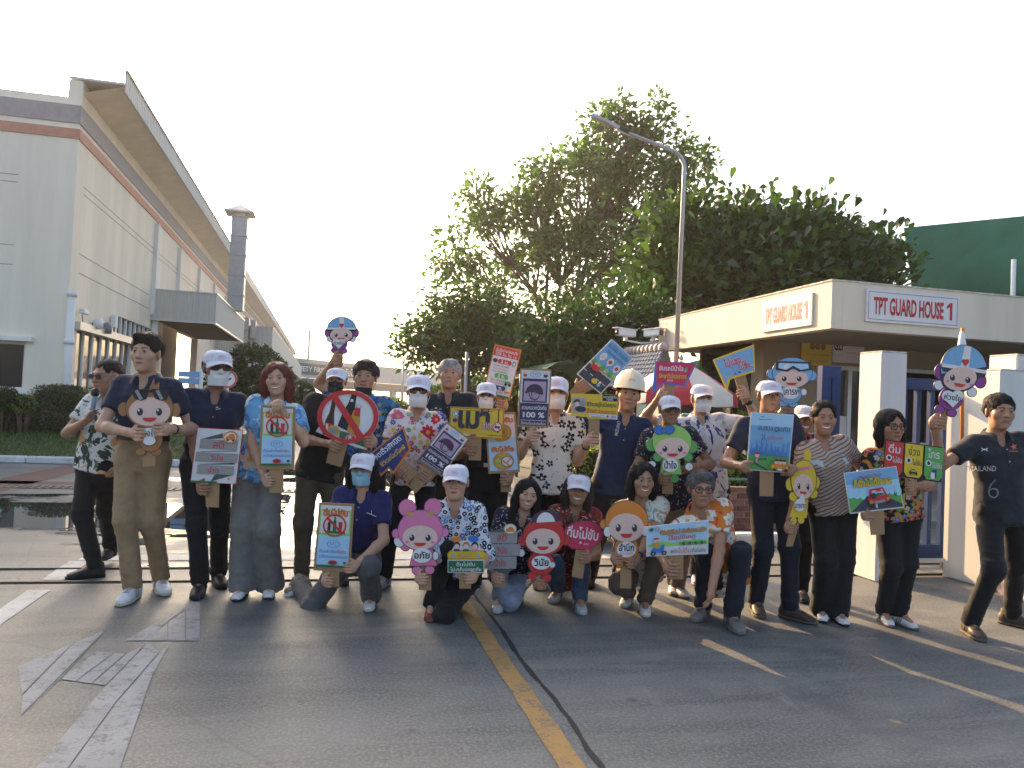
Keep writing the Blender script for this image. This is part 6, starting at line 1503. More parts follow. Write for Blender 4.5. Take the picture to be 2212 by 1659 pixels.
# ---------------------------------------------------------------- the group
TAN_ = (.40, .215, .130); FAIR = (.48, .285, .185); DARK_ = (.28, .142, .085); MID = (.35, .185, .112)
def D(px, py): g_ = gnd(px, py); return float((g_-CAM)@FWD)          # depth of a foot point
PRT = mat('pale_shirt_print', (.45, .46, .48), .7)
I = person('man with a microphone in a leaf patterned shirt, legs crossed', D(180, 1240), (222, 777), (240, 850), MID, yaw=-14, hyaw=-22, hpitch=4, hipx=214, feet=[(170, 1250), (226, 1222)], footyaw=(-38, 20), knees=((150, 1085, -.12), (205, 1090, -.1)),
           hands=(('rel', 192, 905, D(180, 1240)-.22, (.25, -.1, .95)), None), elbows=((150, 932, -.08), None), shirt='leafshirt', hem='out', shoes='black', hairstyle='buzz', gls=GL_SUN, build=1.08, hi=2, belt=True, lift=(0, .05))
I = person('tall bareheaded man in a navy polo and khaki trousers', D(310, 1285), (314, 719), (318, 806), FAIR, hipx=309, feet=[(272, 1303), (352, 1282)], footyaw=(4, 34), hands=(('grip', 297, 938, D(310, 1285)-.31, -1, 0), ('grip', 352, 927, D(310, 1285)-.31, 1, 0)),
           elbows=((205, 925, -.12), (392, 925, -.1)), shirt='navy', trousers='khaki', shoes='white', hairstyle='short', watch=1)
I = person('man in a white cap, sunglasses and white mask with a navy polo', D(450, 1278), (467, 755), (472, 835), DARK_, yaw=24, hyaw=34, hipx=446, feet=[(426, 1291), (476, 1268)], footyaw=(-10, 6), hands=(('grip', 437, 1056, D(450, 1278)-.30, -1, 0), ('free', 500, 990, D(450, 1278)-.05)),
           elbows=((418, 985, .02), (505, 940, .1)), shirt='navy', trousers='blackp', shoes='black', hairstyle='undercap', cap='cap', msk=('box', MASKW), gls=GL_SUN, hem='in')
chest_print(I, 'shirt_emblem', None, 468, 886, .03, PRT, poly=[[(-.028, -.003), (.028, .010), (.028, .014), (-.028, .001)], [(-.010, .012), (.012, .018), (.006, .026), (-.008, .022)]])
t4 = D(545, 1285)
I = person('smiling red haired woman in a blue flowered shirt and wide grey trousers', t4, (599, 784), (598, 855), FAIR, yaw=6, hyaw=8, hpitch=-2, hroll=-3, hipx=560, feet=[(514, 1296), (580, 1292)], footyaw=(-4, 8), hands=(('grip', 578, 1040, t4-.26, -1, 0), ('grip', 600, 876, t4-.30, 1, 90)),
           elbows=((523, 985, -.08), (655, 945, -.1)), shirt='blueflower', trousers='greyp', hem='out', legw=1.45, shoes='flat', hairstyle='long', hairm=HAIRR, female=True, hi=1, smile=2)
t5 = D(640, 1265)+.05
I = person('man in a black shirt and black mask holding the round crossed out bottle sign', t5, (727, 793), (727, 852), TAN_, yaw=4, hyaw=6, hpitch=-5, hipx=692, feet=[(640, 1270), (740, 1262)], footyaw=(-10, 12), hands=(('grip', 722, 962, t5-.30, -1, -20), ('grip', 802, 955, t5-.30, 1, 0)),
           elbows=((655, 962, -.1), (800, 1000, -.05)), shirt='blackt', trousers='olive', shoes='black', hairstyle='undercap', cap='cap', msk=('box', MASKK), build=1.1, collar=False, hem='out')
t6 = t5+.62
I = person('bareheaded man in a blue shirt, dark mask under his chin, one arm raised', t6, (788, 779), (790, 849), TAN_, hyaw=4, hroll=2, hipx=790, feet=[(765, 1235), (815, 1235)], hands=(('grip', 727, 776, t6-.10, -1, 0), None), elbows=((705, 905, .2), None),
           shirt='bluefloral2', trousers='blackp', hem='out', hairstyle='floppy', hairm=HAIRBR, msk=('chin', MASKK), smile=1)
t7 = D(740, 1310)
I = person('kneeling woman in a purple polo, white cap and blue mask', t7, (784, 976), (784, 1049), FAIR, yaw=0, hyaw=-3, pelvis=(770, 1205, .12), feet=[(648, 1297, .30), (797, 1318)], lift=(0.04, 0), footyaw=(-55, 4), knees=((715, 1300, -.15), (795, 1205, -.45)),
           hands=(('grip', 706, 1256, t7-.36, -1, -4), ('grip', 758, 1226, t7-.36, 1, -4)), elbows=((700, 1130, -.05), (818, 1150, -.1)), shirt='purple', trousers='greyp2', shoes='white', hairstyle='longcap', cap='cap', msk=('box', MASKB), gls=GL_WIRE, female=True, hem='in', legw=1.1)
chest_print(I, 'shirt_emblem', None, 802, 1112, .03, PRT, poly=[[(-.032, .012), (.032, -.014), (.034, -.009), (-.030, .017)], [(0, .004), (.004, .004), (.004, .03), (0, .03)]])
t8 = D(820, 1268)+.05
I = person('man in a red and white floral shirt, thick glasses and white mask', t8, (906, 808), (903, 880), TAN_, hyaw=5, hipx=895, feet=[(818, 1272), (925, 1262)], footyaw=(-14, 14), hands=(('grip', 868, 1022, t8-.32, -1, 50), ('grip', 922, 1030, t8-.30, 1, -38)),
           elbows=((826, 985, -.05), (975, 985, -.05)), shirt='multiflower', hem='out', shoes='silver', hairstyle='undercap', cap='cap', msk=('n95', MASKW), gls=GL_THICK, wide=1.15)
t9 = t8+.55
I = person('silver haired bareheaded man in a dark shirt behind the others', t9, (969, 779), (973, 841), TAN_, hyaw=4, hpitch=-8, hipx=970, feet=[(950, 1225), (995, 1225)], hands=(None, ('grip', 1086, 876, t9-.10, 1, -12)), elbows=(None, (1060, 925, 0)),
           shirt='darkshirt', hairstyle='silver', hairm=HAIRG, hi=2)
chest_print(I, 'shirt_emblem', None, 942, 885, .03, PRT, poly=[[(-.045, -.004), (.045, .004), (.045, .008), (-.045, 0)], [(-.015, .012), (.0, .02), (.012, .012), (.0, .009)]])
t10 = t8+.12
I = person('man in a white cap, glasses and mask holding the yellow sign', t10, (1050, 823), (1052, 884), MID, hpitch=0, hipx=1052, feet=[(1020, 1262), (1078, 1262)], hands=(('grip', 1015, 972, t10-.33, -1, 0), ('grip', 1095, 1038, t10-.28, 1, 0)), elbows=((985, 985, -.05), (1105, 965, -.05)),
           shirt='navy', trousers='blackp', hairstyle='undercap', cap='cap', msk=('box', MASKW), gls=GL_WIRE, belt=True, build=1.08)
t11 = t8-.02
I = person('man in a black and white floral shirt with white mask and cap', t11, (1201, 812), (1202, 884), FAIR, hyaw=-2, hipx=1190, feet=[(1165, 1270), (1215, 1270)], hands=(('grip', 1150, 942, t11-.34, -1, 0), ('grip', 1277, 952, t11-.32, -1, 0)), elbows=((1122, 985, -.06), (1250, 1000, -.06)),
           shirt='blackflower', hem='out', hairstyle='undercap', cap='cap', msk=('n95', MASKW), watch=1, wide=1.1)
t12 = t8+.12
I = person('young man in a cream hard hat and a navy sport shirt', t12, (1358, 815), (1357, 888), TAN_, hyaw=-3, hroll=6, hpitch=-3, hipx=1325, feet=[(1272, 1268), (1345, 1262)], footyaw=(-10, 10), hands=(('grip', 1256, 835, t12-.18, -1, 42), ('free', 1395, 1040, t12-.10)), elbows=((1236, 920, -.02), (1400, 975, .02)),
           shirt='navysport', trousers='navyp', hem='out', hairstyle='undercap', cap='hat', smile=1)
chest_print(I, 'shirt_print', 'MIZUNO', 1334, 925, .115, PRT, .026, ang=78)
chest_print(I, 'shirt_emblem', None, 1388, 946, .03, PRT, poly=[[(-.035, .004), (.0, -.002), (.035, .014), (.005, .008)], [(-.02, -.012), (.012, -.02), (.03, -.022), (.0, -.010)], [(-.005, .012), (.006, .012), (.012, -.016), (.004, -.016)]])
t18 = t8+.20
I = person('man in a blue and white leaf shirt with white mask and raised arm', t18, (1514, 828), (1518, 891), FAIR, hyaw=3, hipx=1528, feet=[(1505, 1262), (1556, 1275)], hands=(('grip', 1431, 856, t18-.16, -1, 0), ('grip', 1606, 850, t18-.18, 1, 14)), elbows=((1440, 930, .12), (1608, 925, 0)),
           shirt='blueleaf', hem='out', hairstyle='undercap', cap='cap', msk=('n95', MASKW), watch=1, trousers='blackp', shoes='silver')
t17 = t8-.10
I = person('man in glasses, white cap and a dark patterned shirt with the green figure sign', t17, (1446, 852), (1447, 917), DARK_, hipx=1455, feet=[(1455, 1284), (1475, 1290)], hands=(('grip', 1433, 1036, t17-.32, -1, 0), ('free', 1490, 1010, t17-.24)), elbows=((1385, 1000, -.05), (1528, 1006, -.06)),
           shirt='paisley2', hem='out', trousers='greybrown', hairstyle='undercap', cap='cap', gls=GL_BLACK, shoes='zebra', wide=1.2, build=1.05)
t20 = D(1660, 1328)
I = person('man in a white cap and navy polo holding the blue city poster', t20, (1660, 819), (1662, 889), MID, hyaw=2, hipx=1668, feet=[(1638, 1330), (1735, 1344)], footyaw=(-8, 42), hands=(('pinch', 1613, 1008, t20-.31, -1, 0), ('pinch', 1702, 1016, t20-.31, 1, -3)), elbows=((1583, 985, -.05), (1738, 985, -.02)),
           shirt='navy', trousers='navyp', hairstyle='undercap', cap='cap', shoes='brown', build=1.02, hem='out')
t21 = t20+.55
I = person('laughing man in a white cap and red collar peeking from behind', t21, (1735, 874), (1737, 936), DARK_, hyaw=-6, hroll=4, hipx=1745, feet=[(1735, 1300), (1795, 1302)], hands=(('grip', 1696, 893, t21-.12, -1, 0), None), elbows=((1672, 960, .05), None), shirt='navy2', collar_m='redcollar', hairstyle='undercap', cap='cap', smile=2, S=1.6, shoes='black')
t22 = D(1798, 1343)
I = person('woman in a brown striped blouse and black trousers with the yellow figure sign', t22, (1782, 867), (1778, 940), MID, yaw=-4, hyaw=-10, hipx=1797, feet=[(1777, 1343), (1821, 1350)], footyaw=(-16, 4), hands=(('grip', 1707, 1142, t22-.16, -1, -10), ('rel', 1880, 1098, t22-.06, (.2, -.3, -.9))), elbows=((1728, 1045, .0), (1862, 1015, .05)),
           shirt='stripes', hem='out', sleeve=1.12, legw=1.32, trousers='blackp', shoes='flat', hairstyle='tied', female=True, smile=2, collar=False, build=1.12)
t23 = D(1940, 1352)
I = person('woman in glasses with a black bob and a black flowered blouse', t23, (1922, 887), (1927, 957), MID, hyaw=4, hipx=1937, feet=[(1919, 1352), (1967, 1358)], footyaw=(-6, 16), hands=(('grip', 1874, 1114, t23-.36, -1, -8), ('grip', 1968, 1050, t23-.30, 1, 4)), elbows=((1868, 1045, -.05), (2003, 1040, -.06)),
           shirt='brightflower', hem='out', trousers='blackp', shoes='zebra', hairstyle='bob', gls=GL_BLACK, female=True, smile=1, collar=False, build=1.12)
t24 = D(2140, 1368)
I = person('man at far right in a dark printed sports shirt, arm raised', t24, (2158, 851), (2161, 928), MID, hyaw=-6, hroll=2, hipx=2162, feet=[(2110, 1380), (2218, 1358)], footyaw=(-6, 40), hands=(('grip', 2023, 912, t24-.12, -1, -8), ('free', 2262, 1110, t24-.02)), elbows=((2031, 1003, -.04), (2262, 1010, .05)),
           shirt='darkshirt', hem='out', trousers='blackp', shoes='brown', hairstyle='short_flat', smile=1, build=1.02)
chest_print(I, 'shirt_print', 'THAILAND', 2118, 1012, .215, PRT, .036)
chest_print(I, 'shirt_print', '6', 2146, 1056, .075, mat('dim_shirt_print', (.16, .17, .18), .7), .13, bold=-.02)
chest_print(I, 'shirt_emblem', None, 2127, 971, .03, mat('white_shirt_print', (.6, .6, .6), .6), poly=[[(-.022, .012), (0, 0), (.022, .012), (.022, .006), (0, -.006), (-.022, .006)], [(-.022, -.012), (0, 0), (.022, -.012), (.022, -.006), (0, .006), (-.022, -.006)]])
chest_print(I, 'shirt_emblem', None, 2190, 965, .03, mat('orange_shirt_print', (.50, .12, .04), .6), poly=[[(math.cos(a)*(.024 if k % 2 else .011), math.sin(a)*(.024 if k % 2 else .011)) for k, a in enumerate(np.linspace(0, 2*math.pi, 11)[:-1])], [(-.03, -.028), (.03, -.028), (.03, -.033), (-.03, -.033)]])
# front row, crouching
t25 = D(940, 1338)
I = person('crouching woman in a white cap, blue circle print blouse and red shoes', t25, (984, 1001), (985, 1079), FAIR, hpitch=-2, hyaw=-2, pelvis=(985, 1240, .28), feet=[(929, 1340), (980, 1318)], footyaw=(2, 6), knees=((940, 1235, -.35), (1030, 1250, -.35)),
           hands=(('grip', 909, 1250, t25-.36, -1, 4), ('grip', 1018, 1248, t25-.32, 1, 0)), elbows=((955, 1190, .02), (1045, 1180, .0)), shirt='circles', hem='out', sleeve=1.05, trousers='blackp', shoes='red', hairstyle='undercap', cap='cap', female=True, hi=2, smile=0, build=1.08)
t13 = D(1080, 1318)
I = person('crouching woman with long black hair and a dark paisley blouse', t13+.1, (1141, 1036), (1138, 1101), FAIR, hroll=9, hyaw=8, pelvis=(1105, 1232, .25), feet=[(1074, 1322), (1118, 1298)], footyaw=(-6, 16), knees=((1085, 1225, -.3), (1150, 1240, -.4)),
           hands=(('grip', 1074, 1248, t13-.30, -1, -4), ('free', 1150, 1250, t13-.2)), elbows=((1055, 1190, .0), (1165, 1200, 0)), shirt='paisley', hem='out', trousers='ljeans', shoes='silver', hairstyle='straight', female=True, hi=1, smile=2, sleeve=.75)
t15 = D(1250, 1320)
I = person('crouching woman in a white cap and red floral blouse with long brown hair', t15+.1, (1251, 1022), (1247, 1090), MID, hroll=5, hyaw=-4, pelvis=(1225, 1235, .28), feet=[(1196, 1300), (1256, 1325)], footyaw=(-20, 6), knees=((1200, 1215, -.3), (1262, 1215, -.35)),
           hands=(('grip', 1164, 1262, t15-.32, -1, 0), ('grip', 1266, 1205, t15-.32, 1, -8)), elbows=((1188, 1185, 0), (1288, 1165, 0)), shirt='redfloral', hem='out', trousers='jeans', shoes='silver', hairstyle='longcap', hairm=HAIRBR, cap='cap', female=True, smile=2)
t16 = D(1395, 1330)
I = person('crouching woman with shoulder length dark hair and pastel flowered blouse', t16+.05, (1390, 1001), (1388, 1073), MID, hroll=2, hyaw=2, pelvis=(1385, 1225, .30), feet=[(1350, 1310), (1394, 1330)], footyaw=(-20, -6), knees=((1318, 1245, -.35), (1420, 1205, -.38)),
           hands=(('grip', 1332, 1208, t16-.36, -1, 0), ('grip', 1366, 1216, t16-.36, 1, 0)), elbows=((1340, 1150, 0), (1428, 1165, 0)), shirt='pastel', hem='out', trousers='brownp', shoes='white', hairstyle='bob', female=True, smile=2, watch=1)
t19 = D(1575, 1350)
I = person('crouching grey haired man in an orange hibiscus shirt and glasses', t19+.1, (1514, 1019), (1515, 1094), MID, hyaw=-2, pelvis=(1565, 1240, .22), feet=[(1508, 1340), (1592, 1365)], footyaw=(-32, 4), knees=((1480, 1245, -.4), (1602, 1220, -.4)),
           hands=(('grip', 1449, 1230, t19-.40, -1, 2), ('rel', 1535, 1285, t19-.30, (-.1, -.1, -1))), elbows=((1455, 1165, -.1), (1563, 1215, -.15)), shirt='orange', hem='out', trousers='navyp', shoes='grey', hairstyle='silver', hairm=HAIRS, gls=GL_BLACK, hi=0, wide=1.15)
# ================================================================ HELD SIGNS
PAL = dict(white=(.66, .65, .65), paper=(.60, .60, .60), card=(.33, .20, .10), cardedge=(.27, .16, .08), red=(.52, .035, .035), orange=(.60, .20, .03), yellow=(.66, .45, .03), black=(.015, .015, .017), ink=(.03, .03, .04), blue=(.03, .16, .48), sky=(.18, .37, .58), lsky=(.36, .55, .72), navy=(.03, .04, .16),
           green=(.10, .34, .08), dgreen=(.025, .13, .06), lgreen=(.30, .52, .12), pink=(.62, .18, .33), hotpink=(.50, .03, .085), skin=(.66, .47, .40), maroon=(.07, .03, .06), purple=(.05, .03, .09), violet=(.25, .05, .24), brown=(.32, .14, .05), grey=(.26, .26, .27), dgrey=(.07, .085, .08), road=(.045, .05, .075), bottle=(.06, .025, .015), amber=(.55, .27, .04), gold=(.50, .32, .06), lilac=(.42, .30, .42), cyan=(.30, .62, .66))
def pm(c): return mat('print_'+c, PAL[c], .5 if c not in ('card', 'cardedge') else .85, .05, 30, .08 if c in ('card', 'cardedge') else 0)
class Sign:
    def __init__(s, name, label, c, t, cat='sign', group='hand held road safety signs'):
        s.t = t; s.o = at(c[0], c[1], t); s.e = empty(name, s.o, label, cat, group); s.k = 0; s.b = MB(); s.p = MB(); s.l = MB(); s.h = MB(); s.q = None
    def px(s, x, y):
        if s.q is not None:
            (a, b, c, d) = s.q; w0 = (1-x)*(1-y); w1 = x*(1-y); w2 = x*y; w3 = (1-x)*y
            x, y = a[0]*w0+b[0]*w1+c[0]*w2+d[0]*w3, a[1]*w0+b[1]*w1+c[1]*w2+d[1]*w3
        return x, y
    def w(s, x, y, off=0.0): x, y = s.px(x, y); return at(x, y, s.t)-FWD*off
    def nxt(s): s.k += 1; return s.k*.0007
    def frame(s, *q): s.q = q if q else None
    def board(s, pts, th=.007, m='white', edge=None):
        o = s.nxt(); P_ = [s.w(x, y, o) for x, y in pts]; s.b.prism(P_, tuple(FWD*th), pm(m)); return s
    def ebord(s, c, rx, ry, m, ang=0, n=28, th=.006): return s.board(s.el(c, rx, ry, ang, n), th, m)
    def handle(s, pts, m='card'):
        P_ = [at(x, y, s.t)+FWD*.0075 for x, y in pts]; s.h.prism(P_, tuple(FWD*.009), pm(m)); return s
    def el(s, c, rx, ry, ang=0, n=24, a0=0, a1=2*math.pi):
        ca, sa = math.cos(rad(ang)), math.sin(rad(ang)); full = abs(a1-a0-2*math.pi) < 1e-6
        A_ = np.linspace(a0, a1, n+1)[:-1] if full else np.linspace(a0, a1, n)
        return [(c[0]+rx*math.cos(a)*ca+ry*math.sin(a)*sa, c[1]-(-rx*math.cos(a)*sa+ry*math.sin(a)*ca)) for a in A_]
    def poly(s, pts, m): o = s.nxt(); P_ = [s.w(x, y, o) for x, y in pts]; s.p.add(P_, [tuple(range(len(P_)))], pm(m)); return s
    def ell(s, c, rx, ry, m, ang=0, n=22): return s.poly(s.el(c, rx, ry, ang, n), m)
    def ring(s, c, rx, ry, k, m, ang=0):
        o = s.nxt(); A_, B_ = s.el(c, rx, ry, ang, 36), s.el(c, rx*(1-k), ry*(1-k), ang, 36)
        A_.append(A_[0]); B_.append(B_[0]); s.p.grid([[s.w(*a, o), s.w(*b, o)] for a, b in zip(A_, B_)], pm(m), False); return s
    def rect(s, x0, y0, x1, y1, m): return s.poly([(x0, y0), (x1, y0), (x1, y1), (x0, y1)], m)
    def bar(s, a, b, wd, m):
        d = np.array(b, float)-np.array(a, float); n_ = np.array([-d[1], d[0]])/max(np.linalg.norm(d), 1e-6)*wd/2
        return s.poly([tuple(np.array(a)+n_), tuple(np.array(b)+n_), tuple(np.array(b)-n_), tuple(np.array(a)-n_)], m)
    def text(s, txt, c, wd, m, h=None, ang=None, bold=.012, outline=None):
        """wd, h in frame units (fractions of the frame, or photo pixels without one)"""
        e = .01 if s.q is not None else 1.0
        c0 = s.w(*c); vx = s.w(c[0]+e, c[1])-c0; vy = s.w(c[0], c[1]-e)-c0; lx, ly = np.linalg.norm(vx)/e, np.linalg.norm(vy)/e
        ex, ey = vx/np.linalg.norm(vx), vy/np.linalg.norm(vy)
        if ang is not None: a = rad(ang); ex, ey = RGT*math.cos(a)+UPV*math.sin(a), -RGT*math.sin(a)+UPV*math.cos(a)
        if outline:
            o = s.nxt(); put_text(s.l, txt, c0-FWD*o, ex, ey, wd*lx*1.02 if wd else None, h*ly*1.05 if h else None, pm(outline), bold+.045)
        o = s.nxt(); put_text(s.l, txt, c0-FWD*o, ex, ey, wd*lx if wd else None, h*ly if h else None, pm(m), bold); return s
    def done(s):
        s.b.build('board', None, s.e, origin=s.o)
        if s.p.v: s.p.build('printed_picture', None, s.e, origin=s.o)
        if s.l.v: s.l.build('lettering', None, s.e, origin=s.o)
        if s.h.v: s.h.build('handle', None, s.e, origin=s.o)
def face(S, c, rx, ry, tilt=0, cheeks=True, gap=.46):
    """a plain smiling face"""
    ca, sa = math.cos(rad(tilt)), math.sin(rad(tilt))
    def R_(x, y): return (c[0]+rx*(x*ca)+ry*y*(-sa)*-1*0+(-sa)*-1*0+rx*0 + ry*y*sa, c[1]+ry*y*ca - rx*x*sa)
    S.ell(c, rx, ry, 'skin', tilt)
    for s in (-1, 1):
        S.ell(R_(s*gap, .02), rx*.15, ry*.27, 'ink', tilt, 14); S.ell(R_(s*gap-.05, -.10), rx*.05, ry*.09, 'white', tilt, 10)
        if cheeks: S.ell(R_(s*.72, .38), rx*.10, ry*.11, 'pink', tilt, 12)
    S.poly([R_(.34*math.cos(a), .42+.30*max(0, math.sin(a))) for a in np.linspace(0, math.pi, 12)], 'red')
def fig(S, parts): 
    """silhouette pieces: each a dark rimmed coloured ellipse cut from board"""
    for c, rx, ry, col, rim in parts: S.ebord(c, rx+1.3, ry+1.3, rim); S.ebord(c, rx, ry, col)
g_ = 'figure shaped cut-out signs'
# ---- brown figure with dark shades (tall man)
tt = D(310, 1285)-.31
S = Sign('figure_sign', 'brown figure cut-out with dark glasses on its forehead, held by the tall man', (320, 990), tt, 'sign', g_)
S.handle([(307, 965), (334, 965), (334, 1008), (307, 1008)])
fig(S, [((303.5, 976), 11, 8, 'brown', 'ink'), ((338, 976), 11, 8, 'brown', 'ink'), ((326, 948), 25, 28, 'brown', 'ink'), ((267, 884), 11, 14, 'brown', 'ink'), ((379, 886), 11, 14, 'brown', 'ink')])
S.board([(318, 850), (333, 818), (336, 832), (345, 826), (343, 850)], .006, 'brown'); fig(S, [((324, 882), 51, 42, 'brown', 'ink')])
S.ell((324, 935), 20, 11, 'white').text('รอใจ', (325, 934), 30, 'ink', bold=.02).ell((324, 952), 15, 11, 'ink').ell((324, 951.5), 14, 10, 'white')
face(S, (325, 889), 45, 31, cheeks=False)
for x in (305, 350): S.poly([(x-20, 840), (x+19, 841), (x+14, 862), (x+2, 866), (x-12, 861)], 'black'); S.bar((x-8, 843), (x+3, 863), 7, 'grey')
S.bar((318, 845), (338, 845), 6, 'black'); S.done()
# ---- white board with three grey road ribbons
def road_words(S, rows, red='red'):
    for (x0, x1, y0, y1, word, dx) in rows:
        S.rect(x0, y0, x1, y1, 'grey'); ym = (y0+y1)/2; S.rect(x0+.02*(x1-x0), ym-.006*1, x0+.26*(x1-x0), ym+.008, 'gold').rect(x1-.24*(x1-x0), ym-.006, x1-.04*(x1-x0), ym+.008, 'gold')
        S.text(word, ((x0+x1)/2+dx, ym), (x1-x0)*.30, red, bold=.006)
tt = D(450, 1278)-.30
S = Sign('placard', 'white placard with three grey road ribbons and red words', (468, 1046), tt)
S.handle([(440, 1030), (473, 1032), (471, 1097), (444, 1095)])
q = ((427, 923.4), (525, 929), (510, 1046), (411, 1042)); S.board(q, .008, 'red'); S.frame(*q); S.rect(.012, .01, .988, .99, 'paper')
S.poly([(.12, .20), (.58, .075), (.58, .17), (.12, .20)][:3]+[(.30, .20)], 'dgrey'); S.poly([(.10, .43), (.9, .385), (.93, .40), (.18, .435)], 'dgrey').poly([(.10, .66), (.90, .61), (.93, .64), (.2, .665)], 'dgrey').poly([(.46, .97), (.52, .835), (.90, .835), (.44, .97)], 'dgrey')
road_words(S, [(.10, .93, .20, .38, 'สติ', .0), (.05, .97, .44, .61, 'วินัย', .0), (.12, .92, .67, .83, 'น้ำใจ', -.03)])
S.ell((.76, .14), .16, .115, 'orange').ell((.76, .145), .13, .09, 'paper').rect(.66, .13, .87, .19, 'orange').poly([(.70, .13), (.74, .08), (.83, .08), (.86, .13)], 'orange').ell((.71, .195), .025, .02, 'ink').ell((.83, .195), .025, .02, 'ink').ell((.84, .905), .025, .02, 'orange')
S.rect(.012, .955, .60, .99, 'dgreen'); S.done()
# ---- no-alcohol posters (two alike, told apart by who holds them)
def drink_poster(label, q, hnd, t):
    S = Sign('placard', label, ((q[2][0]+q[3][0])/2, q[2][1]), t); S.handle(hnd); S.board(q, .010, 'card'); S.frame(*q)
    S.rect(.065, .035, .935, .935, 'cyan').rect(.065, .035, .935, .25, 'paper').rect(.065, .10, .935, .47, 'lgreen').rect(.10, .12, .9, .44, 'paper').rect(.065, .52, .935, .90, 'lsky')
    S.text('ดื่มไม่ขับ', (.5, .135), .70, 'orange', .115, bold=.03, outline='red')
    S.poly([(.30, .42), (.30, .30), (.325, .27), (.325, .235), (.36, .235), (.36, .27), (.385, .30), (.385, .42)], 'bottle').poly([(.45, .41), (.45, .27), (.475, .24), (.475, .195), (.52, .195), (.52, .24), (.545, .27), (.545, .41)], 'dgreen').poly([(.62, .40), (.60, .27), (.72, .27), (.70, .40)], 'red').rect(.25, .405, .8, .44, 'dgreen')
    S.ring((.5, .325), .33, .165, .14, 'red').poly([(.27, .235), (.32, .21), (.74, .42), (.70, .445)], 'red')
    S.ring((.5, .595), .175, .055, .09, 'blue').text('T.P.T', (.5, .595), .20, 'blue', .045, bold=0).text('ดื่มแล้วต้อง', (.38, .70), .50, 'blue', .05, bold=.004).text('ไม่ขับ', (.75, .70), .24, 'red', .05, bold=.004).text('จะได้กลับอย่างปลอดภัย', (.52, .775), .78, 'blue', .05, bold=.002)
    S.ell((.52, .865), .13, .035, 'red').ell((.52, .865), .07, .015, 'maroon').rect(.065, .905, .935, .935, 'dgreen').bar((.85, .90), (.85, .87), .02, 'brown').ell((.85, .862), .05, .02, 'dgreen'); S.done()
drink_poster('cardboard backed no drinking poster held by the red haired woman', ((564, 875), (638, 879), (635, 1014), (559, 1014)), [(581, 1005), (611, 1005), (611, 1065), (581, 1065)], t4-.27)
drink_poster('cardboard backed no drinking poster held by the kneeling woman in purple', ((689, 1085), (765, 1089), (756, 1236), (677, 1232)), [(697, 1220), (732, 1222), (732, 1269), (698, 1268)], t7-.36)
# ---- helmet girl boards
def helmet_fig(label, t, dome, face_, hair_, hands_, body, heart, feet, hnd, tilt, fs):
    S = Sign('figure_sign', label, feet[0], t, 'sign', g_); S.handle(hnd)
    fig(S, [(f, fs*7, fs*6, 'violet', 'purple') for f in feet]+[(body[0], body[1], body[2], 'violet', 'purple')]+[(h_, fs*8.5, fs*11, 'violet', 'purple') for h_ in hair_]+[(h_, fs*7, fs*7, 'white', 'ink') for h_ in hands_])
    S.ebord(face_[0], face_[1]+3*fs, face_[2]+3*fs, 'purple', tilt)
    c, rx, ry = dome
    for gx, m_, a0, a1 in ((1.5, 'ink', -.12, math.pi+.12), (0, 'sky', 0, math.pi)): S.board(S.el(c, rx+gx, ry+gx, tilt, 26, a0, a1), .006, m_)
    def Rr(x, y): a = rad(tilt); return (c[0]+x*math.cos(a)+y*math.sin(a), c[1]-x*math.sin(a)+y*math.cos(a))
    S.poly([Rr(x, y) for x, y in ((-rx*.14, -ry*.98), (rx*.16, -ry*.97), (rx*.20, -1), (-rx*.18, -1))], 'white').poly([Rr(x, y) for x, y in ((-rx*.99, -ry*.14), (rx*.99, -ry*.14), (rx*1.0, 0), (-rx*1.0, 0))], 'white').poly([Rr(x, y) for x, y in ((-rx*1.02, 0), (rx*1.02, 0), (rx*.9, ry*.17), (-rx*.9, ry*.17))], 'ink')
    hc_ = Rr(0, -ry*.33); k = rx*.13
    for s in (-1, 1): S.ell((hc_[0]+s*k*.55, hc_[1]-k*.3), k*.75, k*.7, 'red', 0, 14)
    S.poly([(hc_[0]-k*1.2, hc_[1]), (hc_[0]+k*1.2, hc_[1]), (hc_[0], hc_[1]+k*1.5)], 'red')
    face(S, face_[0], face_[1], face_[2], tilt)
    c2, k = heart; 
    for s in (-1, 1): S.ell((c2[0]+s*k*.5, c2[1]-k*.25), k*.62, k*.55, 'white', 0, 16)
    S.poly([(c2[0]-k*1.08, c2[1]-k*.1), (c2[0]+k*1.08, c2[1]-k*.1), (c2[0], c2[1]+k*.95)], 'white'); S.text('ห่วงใย', (c2[0], c2[1]-k*.1), k*1.75, 'ink', ang=tilt, bold=.02); S.done()
helmet_fig('small purple figure cut-out with blue helmet held high over the crowd', t6-.10, ((738.5, 712), 31, 27), ((738, 724), 24, 15), ((710, 719), (767, 719)), ((713, 732), (762, 732)), ((733, 743), 17, 13), ((733, 742), 12), ((722, 757), (743, 758)), [(722, 750), (741, 750), (739, 794), (720, 792)], 0, .95)
helmet_fig('large purple figure cut-out with blue helmet raised by the man at far right', t24-.12, ((2080, 800), 49, 54), ((2071, 818), 36, 25), ((2031, 803), (2117, 823)), ((2027, 832), (2098, 847)), ((2054, 861), 25, 24), ((2054, 860), 21), ((2030, 884), (2056, 892)), [(2037, 872), (2052, 874), (2045, 930), (2029, 926)], -9, 1.4)
c = at(2078, 742, t24+.6); e = empty('rolled_flag', c, 'white rolled flag tip with an orange band poking above the big helmet sign', 'flag')
